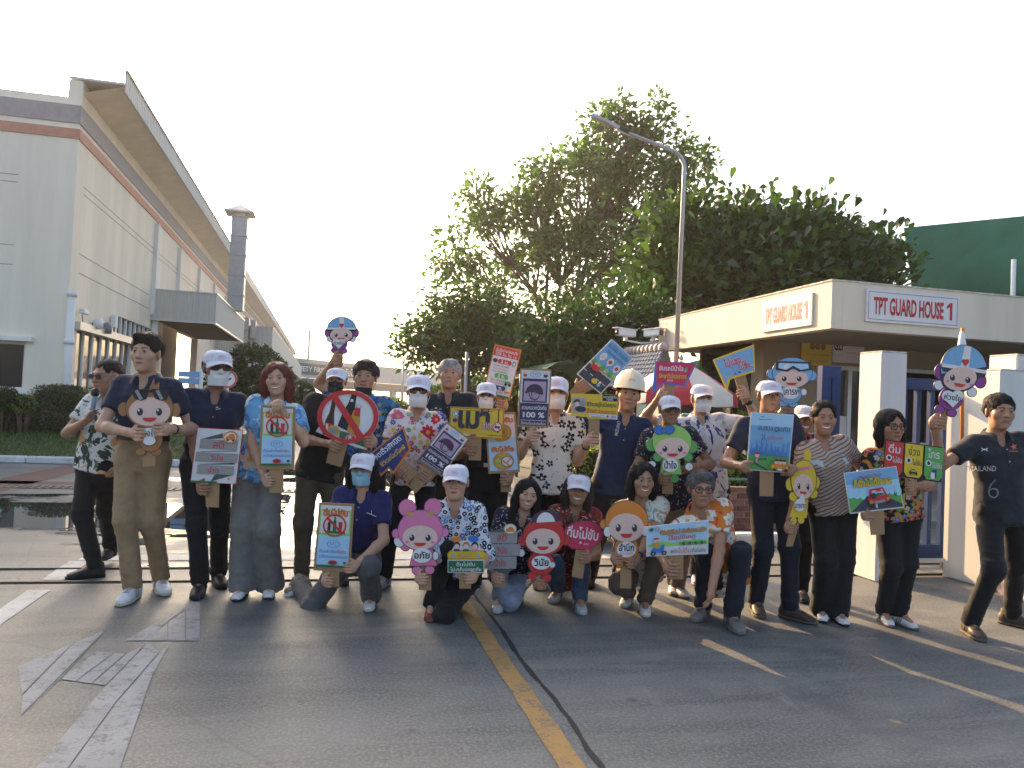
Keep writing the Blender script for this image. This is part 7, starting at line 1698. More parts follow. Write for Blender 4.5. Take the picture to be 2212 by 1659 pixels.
part('pole', lambda mb: mb.tube([tuple(c+UPV*-.9), tuple(c+UPV*.12+RGT*.005)], .014, pm('orange'), 8), e, tuple(c)); part('cloth', lambda mb: mb.tube([tuple(c+UPV*-.12), tuple(c+UPV*.0), tuple(c+UPV*.095)], [.045, .03, .014], pm('white'), 10), e, tuple(c))
# ---- round crossed-out bottle board
S = Sign('placard', 'round red ringed board with crossed out bottles and cans', (725, 963), t5-.30)
S.handle([(715, 950), (752, 952), (736.5, 1009.5), (703.5, 1000)])
S.board([(682, 932), (690, 920), (697, 900), (715, 900), (720, 945), (706, 943)], .006, 'white'); S.board([(733, 935), (780, 925), (797, 945), (791, 972), (758, 962), (735, 952)], .006, 'white')
S.ebord((752, 900), 66.5, 58, 'white', 0, 40)
S.poly([(697, 938), (703, 908), (712, 890), (718, 862), (727, 864), (722, 893), (722, 915), (716, 945)], 'bottle').poly([(699, 930), (703, 912), (719, 916), (716, 934)], 'red').rect(704, 915, 709, 931, 'white')
S.poly([(729, 920), (741, 890), (752, 872), (760, 852), (771, 854), (767, 880), (766, 900), (752, 932)], 'black').poly([(757, 868), (764, 868), (763, 862), (758, 862)], 'white')
S.poly([(749, 932), (757, 905), (764, 886), (778, 888), (778, 912), (772, 940)], 'amber').poly([(764, 898), (768, 880), (779, 881), (778, 900)], 'red').ring((776, 878), 6, 4, .25, 'grey')
S.poly([(735, 930), (790, 945), (788, 966), (733, 945)], 'dgreen').ell((758, 946), 13, 9, 'red', -12).ell((758, 946), 11, 7, 'white', -12).ell((758, 946), 9.5, 6, 'red', -12).text('B.', (758, 946), 9, 'white', ang=-10, bold=.03)
S.ell((722, 930), 14, 11, 'gold', 20).ell((721, 931), 9, 7, 'grey', 20)
S.ring((752, 900), 66.5, 58, .165, 'red').poly([(716, 858), (727, 850), (786, 940), (775, 948)], 'red'); S.done()
# ---- blue arrow with slogan
S = Sign('placard', 'tilted navy blue arrow sign with white and yellow slogan, orange rim', (868, 1010), t8-.34)
S.handle([(871, 990), (902, 1022), (880.5, 1045), (852, 1014)]); S.board([(795, 984), (872, 920), (888, 972), (850, 1025), (840, 1013.5), (823, 1029), (800, 1003)], .007, 'orange')
S.poly([(799, 984), (870, 926), (883, 971), (849.5, 1018), (840, 1008), (823, 1023), (804, 1000)], 'navy'); S.text('ลดเร็วสักนิด', (836, 967), 72, 'white', ang=39, bold=.02).text('ชีวิตสโลว์ไลฟ์', (848, 984), 66, 'yellow', ang=39, bold=.02).bar((812, 983), (866, 939), 1.0, 'white').ell((868, 984), 3, 3, 'red').ell((874, 978), 3, 3, 'red'); S.done()
# ---- helmet 100 % posters
def helmet_poster(label, q, hnd, t):
    S = Sign('placard', label, ((q[2][0]+q[3][0])/2, (q[2][1]+q[3][1])/2), t); S.handle(hnd); S.board(q, .010, 'card'); S.frame(*q)
    S.rect(.045, .03, .955, .965, 'paper').rect(.10, .17, .90, .575, 'purple').rect(.15, .215, .85, .55, 'lilac').rect(.045, .585, .955, .965, 'purple')
    S.ring((.5, .095), .17, .05, .1, 'blue').text('TPT', (.5, .095), .20, 'blue', .045, bold=0).ell((.17, .115), .06, .03, 'red').ell((.17, .075), .04, .025, 'skin').ell((.82, .115), .07, .03, 'maroon').ell((.82, .075), .04, .025, 'skin')
    S.poly(S.el((.49, .39), .27, .13, 0, 18, -.1, math.pi+.1), 'maroon').poly([(.22, .38), (.17, .42), (.23, .425), (.30, .40)], 'maroon').poly([(.70, .36), (.78, .42), (.74, .44), (.5, .41)], 'maroon')
    for a, b in (((.30, .40), (.38, .51)), ((.38, .51), (.52, .53)), ((.52, .53), (.62, .50)), ((.62, .50), (.66, .41)), ((.40, .40), (.42, .50))): S.bar(a, b, .022, 'maroon')
    S.text('สวมหมวกนิรภัย', (.5, .66), .80, 'white', .075, bold=.012).text('100 %', (.5, .785), .70, 'white', .095, bold=.03).rect(.08, .875, .92, .882, 'white').text('ทั้งคนขับและคนซ้อน', (.5, .923), .80, 'white', .06, bold=.002); S.done()
helmet_poster('tilted purple helmet poster held low by the man in the floral shirt', ((965, 911), (1014, 948), (954, 1030), (900, 994)), [(911, 1005), (940, 1022), (898, 1066), (881.6, 1050.6)], t8-.32)
helmet_poster('upright purple helmet poster held by the man in the black and white shirt', ((1123.7, 795), (1192, 798), (1184.3, 924.6), (1118.3, 922)), [(1139, 915), (1160, 915), (1158, 955), (1138, 955)], t11-.34)
# ---- rules poster, two-circle poster, yellow sign
S = Sign('placard', 'tilted white rules poster with red heading raised behind the masked man', (1080, 862), t9-.10)
S.handle([(1076, 855), (1097, 860), (1091, 900), (1072, 896)]); q = ((1069, 743), (1127, 756), (1100, 866), (1042, 853)); S.board(q, .009, 'orange'); S.frame(*q)
S.rect(.04, .03, .96, .97, 'paper').rect(.04, .03, .96, .21, 'red').text('ขับขี่อย่างปลอดภัย', (.5, .085), .80, 'white', .07, bold=.01).text('ได้ใช้ 3ม. 2ข. 1ร.', (.5, .16), .80, 'white', .065, bold=.01)
for v, col, s_ in ((.30, 'red', '3 ม.'), (.575, 'green', '2 ข.'), (.80, 'navy', '1 ร.')): S.rect(.32, v-.045, .70, v+.045, col).ell((.32, v), .06, .045, col).ell((.70, v), .06, .045, col).text(s_, (.51, v), .28, 'white', .065, bold=.02)
for v, s_, c_ in ((.385, 'สวมหมวกนิรภัย', 'ink'), (.44, 'มอเตอร์ไซค์ปลอดภัย', 'red'), (.495, 'เมาไม่ขับ', 'ink'), (.66, 'ใบขับขี่', 'ink'), (.71, 'เข็มขัดนิรภัย', 'red'), (.88, 'ไม่ขับรถเร็ว', 'ink')): S.text(s_, (.42, v), .55, c_, .038, bold=0)
S.ell((.16, .30), .09, .04, 'maroon').ell((.85, .30), .07, .05, 'ink').ell((.85, .30), .05, .035, 'paper').ell((.80, .68), .12, .035, 'green').ell((.73, .71), .05, .03, 'ink').ell((.88, .71), .05, .03, 'ink').poly([(.74, .84), (.94, .83), (.95, .87), (.75, .88)], 'amber').rect(.04, .93, .96, .97, 'dgreen'); S.done()
S = Sign('placard', 'pale blue poster with two orange ringed symbols half behind the yellow sign', (1090, 1022), t10-.28)
S.handle([(1080, 1010), (1104, 1010), (1104, 1063), (1082, 1063)]); q = ((1047, 893), (1113.4, 890), (1123.5, 1020), (1055, 1023.5)); S.board(q, .009, 'card'); S.frame(*q)
S.rect(.06, .035, .94, .955, 'lsky').rect(.06, .035, .94, .42, 'paper').text('ดื่มไม่ขับ', (.5, .12), .8, 'orange', .10, bold=.03, outline='red').text('ขับไม่ซิ่ง', (.5, .60), .72, 'orange', .10, bold=.03, outline='red')
for v in (.33, .80): S.ell((.5, v), .29, .125, 'gold').ring((.5, v), .33, .145, .13, 'orange')
S.ell((.5, .30), .10, .07, 'ink').rect(.42, .30, .6, .38, 'ink').ell((.62, .81), .19, .085, 'paper').ring((.62, .81), .19, .085, .1, 'ink').bar((.62, .82), (.74, .76), .02, 'red').ell((.35, .79), .08, .04, 'lgreen').bar((.30, .72), (.72, .89), .03, 'orange').bar((.30, .25), (.72, .42), .03, 'orange'); S.done()
S = Sign('placard', 'wide yellow placard with big black word and a traffic light border', (1027, 947), t10-.34)
S.handle([(1013, 940), (1040, 941), (1039, 995), (1012, 994)]); q = ((972.5, 878), (1090, 884), (1087, 949), (969.5, 943.5)); S.board(q, .006, 'amber'); S.frame(*q)
S.rect(.012, .03, .985, .97, 'ink').rect(.02, .045, .978, .955, 'yellow').rect(.08, .09, .80, .105, 'ink').rect(.885, .03, .905, .80, 'ink').rect(.72, .88, .978, .90, 'ink').rect(.905, .55, .94, .57, 'ink')
S.rect(.565, .02, .72, .125, 'ink').ell((.60, .073), .02, .035, 'red').ell((.64, .073), .02, .035, 'amber').ell((.68, .073), .02, .035, 'green')
S.ring((.115, .22), .07, .125, .12, 'dgreen').ell((.115, .22), .058, .105, 'white').ring((.115, .22), .045, .08, .3, 'dgreen')
S.text('เมา', (.45, .40), .58, 'ink', .60, bold=.04).text('ไม่ขับ', (.70, .58), .24, 'red', .24, bold=.01, outline='white')
S.ring((.88, .60), .085, .155, .16, 'red').ell((.88, .60), .07, .13, 'white').rect(.83, .57, .93, .64, 'ink').bar((.83, .50), (.93, .70), .02, 'red').ell((.10, .42), .045, .045, 'navy').rect(.065, .44, .135, .5, 'navy').rect(.07, .62, .13, .72, 'amber').rect(.085, .74, .12, .82, 'ink').ell((.14, .86), .03, .03, 'red')
S.text('จ ง จำ ไว้', (.38, .75), .36, 'orange', .09, bold=0).text('ด้วยความห่วงใยจากเพื่อนร่วมทาง', (.60, .845), .42, 'brown', .04, bold=0).ell((.19, .90), .04, .04, 'red').rect(.26, .87, .36, .93, 'paper').rect(.40, .87, .5, .93, 'violet'); S.done()
# ---- diamond-held blue poster, yellow life sign
S = Sign('placard', 'sky blue road poster held cornerwise in the air by the hard hat man', (1270, 838), t12-.18)
S.handle([(1258, 818), (1284, 838), (1240, 862), (1230, 846)]); q = ((1321.8, 732), (1368, 774), (1298, 851.7), (1245.8, 808)); S.board(q, .007, 'paper'); S.frame(*q)
S.rect(.03, .02, .97, .98, 'sky').rect(.03, .66, .97, .98, 'road').rect(.03, .63, .97, .66, 'paper').text('ดื่มไม่ขับ ขับไม่ดื่ม', (.5, .11), .85, 'navy', .10, bold=.006).text('ใช้อุปกรณ์นิรภัย', (.52, .24), .72, 'navy', .09, bold=.006)
for x in (.1, .35, .6, .85): S.rect(x-.06, .81, x+.06, .825, 'paper')
for x, y in ((.22, .38), (.52, .38), (.82, .40)): S.ell((x, y), .11, .085, 'white'); S.ell((x, y), .06, .045, 'red' if x > .4 else 'skin'); S.poly([(x-.03, y+.07), (x+.04, y+.07), (x-.02, y+.13)], 'white')
for k, x in enumerate((.10, .30, .46, .62, .78, .92)): S.ell((x, .57), .07, .06, 'lgreen' if k % 2 else 'green').rect(x-.012, .57, x+.012, .64, 'brown')
S.rect(.12, .60, .42, .72, 'red').ell((.18, .73), .04, .03, 'ink').ell((.36, .73), .04, .03, 'ink').ell((.2, .585), .035, .03, 'skin').ell((.3, .585), .035, .03, 'skin').ell((.58, .60), .035, .03, 'skin').rect(.55, .62, .61, .68, 'amber').ell((.55, .885), .10, .05, 'yellow').ell((.72, .84), .04, .04, 'skin').rect(.68, .87, .78, .93, 'sky'); S.done()
S = Sign('placard', 'yellow life is in your hands sign with black tab, held by its stick', (1284, 905), t11-.33)
S.handle([(1272, 895), (1296, 895), (1294, 962), (1271, 961)]); q = ((1233.5, 850), (1335, 853), (1334, 906.6), (1234, 898)); S.board([q[0], q[1], q[2], (1270, 905), (1268, 901), q[3]], .006, 'yellow'); S.frame(*q)
S.rect(.67, .01, .99, .27, 'black').text('หมวกนิรภัย', (.83, .095), .28, 'white', .11, bold=.01).text('100%', (.83, .205), .14, 'white', .085, bold=.01).rect(.03, .17, .31, .83, 'lilac').ell((.13, .40), .08, .16, 'ink').ell((.13, .46), .06, .11, 'skin').ell((.20, .67), .12, .13, 'ink').ell((.24, .42), .07, .14, 'grey')
S.text('ชีวิตอยู่ในมือคุณ', (.65, .44), .62, 'ink', .26, bold=.012).text('ตั้งสติ ก่อนสตาร์ท', (.65, .70), .62, 'red', .20, bold=.008).rect(.38, .82, .995, .985, 'paper').text('ศูนย์ข้อมูลอุบัติเหตุ', (.56, .87), .30, 'ink', .045, bold=0).text('www.accident.or.th', (.56, .945), .28, 'ink', .05, bold=.01).ell((.78, .90), .025, .045, 'red').text('TSEC', (.91, .90), .11, 'violet', .08, bold=.02); S.done()
# ---- speech signs
S = Sign('placard', 'pink speech sign with blue edge raised before the umbrella', (1445, 832), t18-.16)
S.handle([(1434.5, 822), (1458, 824), (1457, 868), (1434, 866)]); S.board([(1415, 780), (1505, 784), (1480, 836), (1433, 829), (1409, 851)], .007, 'blue'); S.poly([(1418, 781.5), (1502.5, 785.5), (1477, 832.5), (1432, 825.5), (1418, 838)], 'hotpink')
S.text('ขับรถมีน้ำใจ', (1450, 795), 52, 'white', 12, ang=-2, bold=.02).text('รักษาวินัยจราจร', (1453, 812), 60, 'yellow', 11, ang=-2, bold=.015).text('สสส', (1447, 822), 13, 'white', ang=-2, bold=0).poly([(1478, 797), (1484, 792), (1485, 799)], 'green').ell((1481, 801), 3, 3, 'sky'); S.done()
S = Sign('placard', 'blue speech sign with yellow edge and pink words in a raised hand', (1600, 815), t18-.18)
S.handle([(1586, 812), (1610, 805), (1624, 862), (1606, 874)]); S.board([(1540, 777), (1629, 744), (1631, 803), (1577, 820), (1571, 847)], .007, 'yellow'); S.poly([(1544, 779), (1626, 749), (1628, 799.5), (1573, 816), (1569, 833)], 'sky')
S.text('ไม่แซง...', (1586, 779), 46, 'hotpink', 18, ang=17, bold=.03, outline='white').text('ไม่ซิ่ง..', (1610, 789), 32, 'hotpink', 15, ang=15, bold=.03, outline='white').ring((1572, 806), 9, 9, .1, 'lsky').ell((1588, 807), 2, 2, 'red').ell((1597, 804), 3, 1.5, 'maroon'); S.done()
S = Sign('placard', 'magenta speech bubble held by the crouching woman in red', (1256, 1186), t15-.32)
S.handle([(1246, 1178), (1269, 1180), (1259, 1251), (1235, 1246)]); S.ebord((1259, 1156), 45, 32, 'ink', -8); S.board([(1262, 1180), (1272, 1176), (1276, 1187), (1280, 1194), (1262, 1194), (1268, 1188)], .006, 'hotpink'); S.ebord((1259, 1156), 43.5, 30.5, 'hotpink', -8)
S.text('ดื่มไม่ขับ', (1259, 1151), 68, 'white', 26, ang=-8, bold=.02).ell((1254, 1172), 2.5, 2.5, 'white').text('สสส', (1266, 1175), 11, 'white', ang=-6, bold=0); S.done()
# ---- remaining figures
S = Sign('figure_sign', 'blue figure cut-out with goggles above the man in navy', (1703, 880), t21-.12, 'sign', g_); S.handle([(1688, 868), (1718, 868), (1716, 915), (1686, 915)])
fig(S, [((1694, 871), 10, 7, 'sky', 'navy'), ((1713, 872), 10, 7, 'sky', 'navy'), ((1707, 851), 24, 21, 'sky', 'navy'), ((1736, 847), 6, 7, 'white', 'navy'), ((1666, 808), 9, 10, 'sky', 'navy'), ((1754, 812), 9, 10, 'sky', 'navy'), ((1710.6, 805), 43, 32, 'sky', 'navy')])
face(S, (1709, 818), 35, 20, cheeks=False); S.poly([(1675, 780), (1750, 782), (1753, 799), (1725, 803), (1712, 796), (1700, 803), (1674, 799)], 'ink').poly([(1681, 784), (1744, 786), (1746, 796), (1728, 799), (1712, 790), (1697, 799), (1680, 795)], 'lsky').poly([(1695, 786), (1704, 786), (1700, 797), (1690, 797)], 'white')
S.ell((1706, 848), 19, 14, 'white').text('เคารพ', (1708, 847), 34, 'ink', 12, bold=.02); S.done()
S = Sign('figure_sign', 'slim yellow figure cut-out held by the woman in the striped blouse', (1722, 1132), t22-.16, 'sign', g_); S.handle([(1712, 1122), (1730, 1126), (1713.3, 1181), (1699, 1181)])
fig(S, [((1714, 1125), 7, 8, 'yellow', 'ink'), ((1730, 1123), 7, 8, 'yellow', 'ink')]); S.board([(1716, 1078), (1746, 1078), (1742, 1119), (1706, 1117)], .006, 'yellow')
fig(S, [((1744, 985), 7, 15, 'yellow', 'gold'), ((1706, 1046), 9, 14, 'yellow', 'ink'), ((1761, 1042), 9, 14, 'yellow', 'ink'), ((1713, 1072), 9, 10, 'yellow', 'ink'), ((1756, 1066), 9, 10, 'yellow', 'ink'), ((1735, 1036), 27, 42, 'yellow', 'ink')])
face(S, (1734, 1050), 21, 26, -4); S.poly([(1722, 1010), (1750, 1006), (1752, 1012), (1722, 1017)], 'pink').ell((1726, 1090), 12, 14, 'white').poly([(1728, 1066), (1733, 1066), (1737, 1082), (1723, 1083)], 'white').text('มารยาท', (1727, 1092), 24, 'ink', 9, ang=-2, bold=.02); S.done()
S = Sign('figure_sign', 'pink figure cut-out with two round buns held by the woman in red shoes', (914, 1236), t25-.36, 'sign', g_); S.handle([(905, 1225), (931, 1225), (931, 1276), (904, 1275)])
fig(S, [((900.4, 1232), 10, 9, 'pink', 'ink'), ((928, 1231), 10, 9, 'pink', 'ink')]); S.board([(895, 1178), (934, 1178), (946, 1223), (884, 1224)], .006, 'ink').board([(896.5, 1178), (932.5, 1178), (944, 1221), (886, 1222)], .006, 'pink')
fig(S, [((876, 1180), 10, 9, 'pink', 'ink'), ((863, 1168), 11, 13, 'white', 'ink'), ((941, 1200), 6, 9, 'white', 'ink'), ((880.5, 1096.8), 18, 18, 'pink', 'violet'), ((935.7, 1095), 18, 18, 'pink', 'violet'), ((856, 1152), 8, 9, 'pink', 'violet'), ((961, 1149), 8, 9, 'pink', 'violet'), ((908.7, 1145), 48, 43, 'pink', 'violet')])
S.ell((885, 1109), 8, 4, 'gold', 20).ell((931, 1108), 8, 4, 'gold', -20); face(S, (908, 1160), 38, 26); S.ell((912.4, 1198), 21, 16, 'white').text('อภัย', (912.4, 1197), 34, 'ink', 16, bold=.03); S.done()
S = Sign('figure_sign', 'red figure cut-out with a white fronted cap between the crouching women', (1168, 1248), t15-.32, 'sign', g_); S.handle([(1154, 1240), (1181, 1240), (1180, 1274), (1154, 1273)])
fig(S, [((1150.6, 1244.4), 10, 9, 'red', 'ink'), ((1180.5, 1248), 10, 9, 'red', 'ink'), ((1169, 1216), 28, 25, 'red', 'ink'), ((1126, 1194), 7, 8, 'white', 'ink'), ((1193, 1220), 6, 6, 'white', 'ink'), ((1128, 1168), 9, 11, 'red', 'ink'), ((1222, 1166), 9, 11, 'red', 'ink'), ((1174.7, 1158), 45, 41, 'red', 'ink')])
S.board(S.el((1180, 1130), 33, 28, -4, 24, 0, math.pi), .006, 'maroon'); S.poly(S.el((1179, 1130), 20, 24, -4, 18, 0, math.pi), 'white').poly([(1148, 1129), (1212, 1125), (1216, 1133), (1150, 1137)], 'red')
face(S, (1172.8, 1168), 37, 27, cheeks=False); S.ell((1169, 1214), 21, 15, 'white').text('วินัย', (1169, 1213), 32, 'ink', 17, bold=.03); S.done()
S = Sign('figure_sign', 'orange figure cut-out with raised white hands held by the woman in pastel', (1352, 1220), t16-.36, 'sign', g_); S.handle([(1341, 1212), (1364, 1212), (1364, 1272), (1340, 1271)])
fig(S, [((1338, 1217.5), 9, 9, 'orange', 'ink'), ((1362, 1220), 9, 9, 'orange', 'ink'), ((1353, 1186), 26, 28, 'orange', 'ink'), ((1305, 1132), 9, 10, 'orange', 'ink'), ((1399, 1136), 9, 10, 'orange', 'ink'), ((1353.3, 1126), 46, 45, 'orange', 'ink'), ((1312, 1148), 8, 11, 'white', 'ink'), ((1393, 1146), 8, 11, 'white', 'ink')])
face(S, (1352.5, 1139), 38, 31, cheeks=False); S.ell((1352.5, 1186), 21, 17, 'white').text('สำนึก', (1352.5, 1181), 33, 'ink', 17, bold=.03).text('ความปลอดภัย', (1352.5, 1194), 27, 'red', 5, bold=0); S.done()
S = Sign('figure_sign', 'green figure cut-out with a blue bow held at chest height', (1447, 1040), t17-.32, 'sign', g_); S.handle([(1431.5, 1022), (1455, 1022), (1454, 1068), (1431, 1067)])
fig(S, [((1457, 1034), 9, 8, 'green', 'dgreen')]); S.board([(1430, 990), (1468, 990), (1474, 1026), (1424, 1026)], .006, 'dgreen').board([(1431.5, 990), (1466.5, 990), (1472, 1024.5), (1426, 1024.5)], .006, 'lgreen')
fig(S, [((1408, 1003), 8, 7, 'white', 'ink'), ((1488, 1008), 8, 8, 'white', 'ink'), ((1408, 961), 12, 13, 'green', 'dgreen'), ((1494, 965), 12, 13, 'green', 'dgreen'), ((1420, 987), 9, 9, 'green', 'dgreen'), ((1486, 987), 9, 9, 'green', 'dgreen'), ((1451, 955), 42, 37, 'lgreen', 'dgreen')])
face(S, (1452, 969), 36, 24); S.ell((1447, 1004), 17, 15, 'white').text('น้ำใจ', (1447, 1003), 27, 'ink', 18, bold=.03)
S.ell((1422, 929), 12, 10, 'ink', 20).ell((1445, 928), 12, 10, 'ink', -15).ell((1422, 929), 10.5, 8.8, 'blue', 20).ell((1445, 928), 10.5, 8.8, 'blue', -15).ell((1433, 930), 6, 6, 'ink').ell((1433, 930), 5, 5, 'blue'); S.done()
# ---- city poster, traffic-light sign, car posters, scooter poster
S = Sign('placard', 'blue city and orange car poster held by the man in navy with both hands', (1658, 1020), t20-.31); S.handle([(1643, 1005), (1673, 1005), (1671, 1073), (1642, 1072)])
q = ((1622, 890), (1715.3, 895.8), (1703.5, 1022), (1612.6, 1015)); S.board(q, .006, 'white'); S.frame(*q)
S.rect(.02, .015, .98, .985, 'sky').rect(.02, .015, .98, .22, 'lsky').rect(.02, .22, .98, .5, 'sky').rect(.02, .72, .98, .985, 'green')
for i in range(34): x = .04+.027*i; h_ = .05+.22*abs(math.sin(i*2.3)*math.cos(i*.7)); S.rect(x, .71-h_, x+.015, .73, 'blue')
for x, y in ((.25, .07), (.33, .12), (.22, .12), (.42, .11)): S.bar((x-.05, y-.01), (x, y), .008, 'navy').bar((x, y), (x+.05, y-.012), .008, 'navy')
S.text('ขับขี่ปล', (.33, .255), .34, 'ink', .085, bold=.006).ring((.59, .265), .055, .042, .32, 'ink').text('ดภัย', (.77, .255), .24, 'ink', .085, bold=.006).text('ไร้', (.30, .41), .09, 'ink', .085, bold=.006).text('อุบัติเหตุ', (.56, .42), .36, 'red', .085, bold=.006)
S.bar((.25, .79), (.12, .86), .022, 'road').bar((.12, .86), (.45, .97), .03, 'road').bar((.25, .79), (.42, .78), .022, 'road').rect(.52, .86, .93, .945, 'orange').poly([(.58, .86), (.62, .76), (.84, .76), (.88, .86)], 'orange')
for x in (.64, .73, .82): S.ell((x, .815), .045, .04, 'skin').poly(S.el((x, .805), .048, .04, 0, 10, 0, math.pi), 'ink')
S.ell((.57, .90), .025, .02, 'yellow').ell((.89, .90), .025, .02, 'yellow').rect(.68, .93, .78, .96, 'white').ell((.6, .95), .04, .025, 'ink').ell((.87, .95), .04, .025, 'ink').ell((.17, .72), .055, .042, 'skin').poly(S.el((.17, .71), .06, .045, 0, 12, 0, math.pi), 'red').rect(.145, .755, .195, .85, 'pink'); S.done()
S = Sign('placard', 'dark tri-colour sign with red, yellow and green panels', (1970, 1040), t23-.30); S.handle([(1958, 1025), (1982, 1028), (1981, 1072), (1958, 1070)])
q = ((1912, 949), (2036.7, 966), (2033.3, 1042.8), (1907, 1024.6)); S.board(q, .008, 'black'); S.frame(*q)
for k, (col, wd) in enumerate((('red', 'ดื่ม'), ('yellow', 'ง่วง'), ('dgreen', 'โทร'))):
    x0, x1 = .015+.335*k, .015+.335*k+.31; S.poly([(x0, .03), (x1, .03), (x1, .84), (x1-.05, .96), (x0+.05, .96), (x0, .84)], col if col != 'dgreen' else 'green'); xm = (x0+x1)/2; tc = 'ink' if k == 1 else 'white'
    S.text(wd, (xm, .22), .20, tc, .26, bold=.01).ell((x0+.07, .50), .05, .085, 'white').ell((x0+.07, .50), .028, .055, 'ink').text('ไม่ขับ', (x0+.21, .53), .16, tc, .17, bold=.004)
S.rect(.09, .72, .13, .9, 'ink').poly([(.08, .78), (.14, .78), (.15, .92), (.07, .92)], 'ink').poly([(.43, .86), (.44, .80), (.47, .73), (.53, .73), (.56, .80), (.57, .86)], 'ink').rect(.46, .76, .54, .80, 'yellow').ell((.45, .87), .015, .03, 'ink').ell((.55, .87), .015, .03, 'ink').rect(.82, .66, .89, .88, 'navy').rect(.79, .75, .86, .92, 'white'); S.done()
S = Sign('placard', 'landscape poster of a red car on a road held by the bobbed woman', (1895, 1104), t23-.36); S.handle([(1879, 1095), (1910, 1092), (1912.4, 1155), (1883, 1156.4)])
q = ((1823, 1022), (1936, 1007), (1952.4, 1096.5), (1836.8, 1110)); S.board(q, .008, 'white'); S.frame(*q)
S.rect(.01, .01, .985, .97, 'lsky').rect(.01, .01, .985, .30, 'sky').rect(.01, .60, .985, .97, 'green').poly([(.02, .97), (.38, .60), (.62, .60), (.985, .90), (.985, .97)], 'road').rect(.49, .78, .52, .93, 'white')
for i in range(9): S.ell((.06+.11*i, .58), .06, .05+.03*(i % 3), 'lsky' if i % 2 else 'cyan')
S.text('เหยียบมิดไมล์', (.46, .12), .42, 'navy', .13, bold=.006, outline='white').text('ก็ยังไม่ได้ใจเธอ', (.50, .285), .72, 'yellow', .20, bold=.03, outline='dgreen')
S.poly([(.37, .70), (.41, .46), (.66, .44), (.73, .66)], 'red').poly([(.42, .66), (.45, .50), (.64, .48), (.67, .63)], 'lsky').poly([(.34, .68), (.74, .64), (.78, .78), (.38, .84)], 'red').poly([(.46, .76), (.66, .74), (.66, .80), (.47, .82)], 'grey').ell((.41, .77), .03, .045, 'amber').ell((.72, .73), .03, .045, 'amber').ell((.42, .86), .04, .06, 'ink').ell((.75, .80), .035, .05, 'ink').ell((.57, .55), .045, .07, 'skin').poly(S.el((.57, .53), .05, .07, 0, 12, 0, math.pi), 'red').poly([(.50, .64), (.52, .57), (.63, .57), (.66, .62)], 'dgreen').ell((.46, .62), .05, .07, 'ink').bar((.83, .66), (.86, .58), .012, 'ink').bar((.86, .68), (.89, .60), .012, 'ink'); S.done()
S = Sign('placard', 'wide pale blue poster with a scooter rider held by the man in orange', (1461, 1202), t19-.40); S.handle([(1446, 1190), (1477, 1188), (1476.6, 1252), (1445, 1252)])
q = ((1398, 1137.6), (1530.7, 1123), (1529.5, 1196.4), (1396, 1202.3)); S.board(q, .007, 'white'); S.frame(*q)
S.rect(.01, .015, .99, .985, 'lsky').poly([(.01, .62), (.25, .52), (.45, .60), (.7, .52), (.99, .58), (.99, .70), (.01, .72)], 'lgreen').rect(.01, .70, .99, .985, 'paper')
for x, y in ((.30, .16), (.85, .13), (.62, .5)): S.ell((x, y), .07, .045, 'paper').ell((x+.05, y+.02), .05, .04, 'paper')
for k in range(9): S.ell((.55+.048*k, .64), .028, .055, 'dgreen' if k % 2 else 'green')
S.ell((.065, .11), .035, .06, 'dgreen').ring((.155, .11), .038, .065, .25, 'red').text('ชีวิตวิถีใหม่ ขับขี่ปลอดภัย', (.58, .23), .74, 'amber', .17, bold=.012, outline='brown').text('ไร้อุบัติเหตุ', (.56, .43), .44, 'red', .19, bold=.012).text('#ขับ', (.44, .85), .12, 'ink', .13, bold=.004).text('ไม่ดื่ม', (.61, .83), .21, 'red', .17, bold=.004).text('ดื่มไม่ขับ', (.84, .84), .22, 'ink', .14, bold=.004)
S.ell((.145, .46), .04, .07, 'skin').poly(S.el((.145, .44), .045, .07, 0, 12, 0, math.pi), 'red').poly([(.11, .54), (.18, .54), (.20, .70), (.12, .70)], 'amber').poly([(.06, .80), (.10, .70), (.20, .74), (.25, .60), (.28, .62), (.27, .86), (.10, .88)], 'blue').ell((.10, .89), .045, .075, 'ink').ell((.275, .88), .045, .075, 'ink').ell((.10, .89), .02, .035, 'grey').ell((.275, .88), .02, .035, 'grey'); S.done()
S = Sign('placard', 'yellow taxi cut-out over a green plate held by the woman in red shoes', (1006, 1237), t25-.32); S.handle([(992, 1228), (1018, 1228), (1017, 1272), (992, 1272)])
S.board([(967, 1209.5), (1046, 1209.5), (1046, 1237), (967, 1237)], .007, 'white'); S.board([(976, 1190), (984, 1168), (1034, 1168), (1040, 1190)], .006, 'white'); S.board([(968, 1209), (966, 1196), (974, 1188), (1040, 1188), (1049, 1195), (1048, 1208)], .006, 'amber')
S.poly([(969, 1205), (968, 1197), (975, 1190), (1039, 1190), (1047, 1196), (1046, 1205)], 'yellow').rect(968.5, 1211, 1044.5, 1235.5, 'dgreen').text('ดื่มไม่ขับ', (1006, 1218), 40, 'white', 9, bold=.01).text('ไป-กลับปลอดภัย', (1006, 1229), 66, 'white', 9, bold=.01)
S.ebord((986, 1165), 10, 7, 'orange', 0); S.ebord((1023, 1164), 11, 7, 'blue', 0)
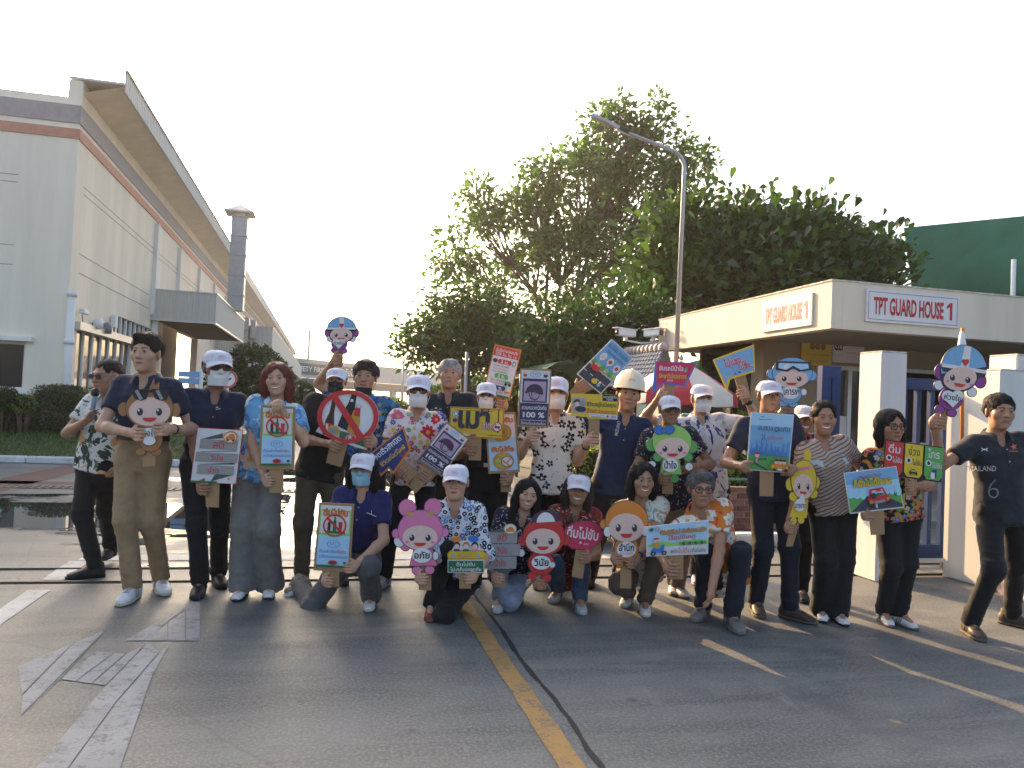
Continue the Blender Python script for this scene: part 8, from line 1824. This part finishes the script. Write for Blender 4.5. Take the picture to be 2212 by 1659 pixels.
for x, hc_ in ((987, 'ink'), (1007, 'brown'), (1026, 'ink')): S.ell((x, 1178), 7.5, 8.5, hc_).ell((x, 1181), 6, 6.5, 'skin').poly([(x-8, 1190), (x-5, 1185), (x+5, 1185), (x+8, 1190)], 'navy' if x < 1000 else ('dgreen' if x < 1020 else 'pink'))
S.rect(991, 1194, 1019, 1203, 'gold').ell((980, 1199), 4, 4, 'sky').ell((1034, 1199), 4, 4, 'sky'); S.done()
S = Sign('placard', 'grey three plank road cut-out with red words held by the long haired woman', (1079, 1230), t13-.30); S.handle([(1066.5, 1222), (1092, 1222), (1091, 1269), (1066, 1268)])
for (x0, x1, y0, y1, wd) in ((1050, 1118, 1148, 1173.5, 'สติ'), (1044, 1124, 1175, 1200.5, 'วินัย'), (1045, 1116, 1202, 1228, 'น้ำใจ')):
    S.board([(x0, y0), (x1, y0), (x1-1, y1), (x0-1, y1)], .007, 'grey'); ym = (y0+y1)/2; S.rect(x0+2, ym-.8, x0+18, ym+.8, 'gold').rect(x1-16, ym-.8, x1-4, ym+.8, 'gold').text(wd, ((x0+x1)/2, ym), 24 if wd != 'สติ' else 20, 'red', 15, bold=.004)
S.board([(1060, 1229), (1110, 1229), (1090, 1240)], .006, 'dgrey').board([(1056, 1148), (1090, 1140), (1090, 1149)], .006, 'dgrey'); S.ebord((1102, 1142), 14, 11, 'white'); S.ring((1102, 1142), 14, 11, .13, 'gold').rect(1093, 1141, 1111, 1148, 'orange').poly([(1097, 1141), (1100, 1137), (1107, 1137), (1109, 1141)], 'orange'); S.done()
# ---- microphone
c = at(203, 868, D(180, 1240)-.22); d = (at(207, 838, 1)-at(198, 905, 1)); d = vunit(d)*1.0; e = empty('microphone', c, 'grey hand microphone held at the mouth of the man in the leaf shirt', 'microphone')
part('body', lambda mb: mb.tube([tuple(c-d*.12), tuple(c-d*.02), tuple(c+d*.04)], [.014, .018, .022], mat('mic_body', (.22, .27, .33), .35, .05), 12), e, tuple(c))
part('head', lambda mb: mb.tube([tuple(c+d*.042), tuple(c+d*.055), tuple(c+d*.085), tuple(c+d*.105)], [.022, .03, .028, .010], BLACK, 14), e, tuple(c))
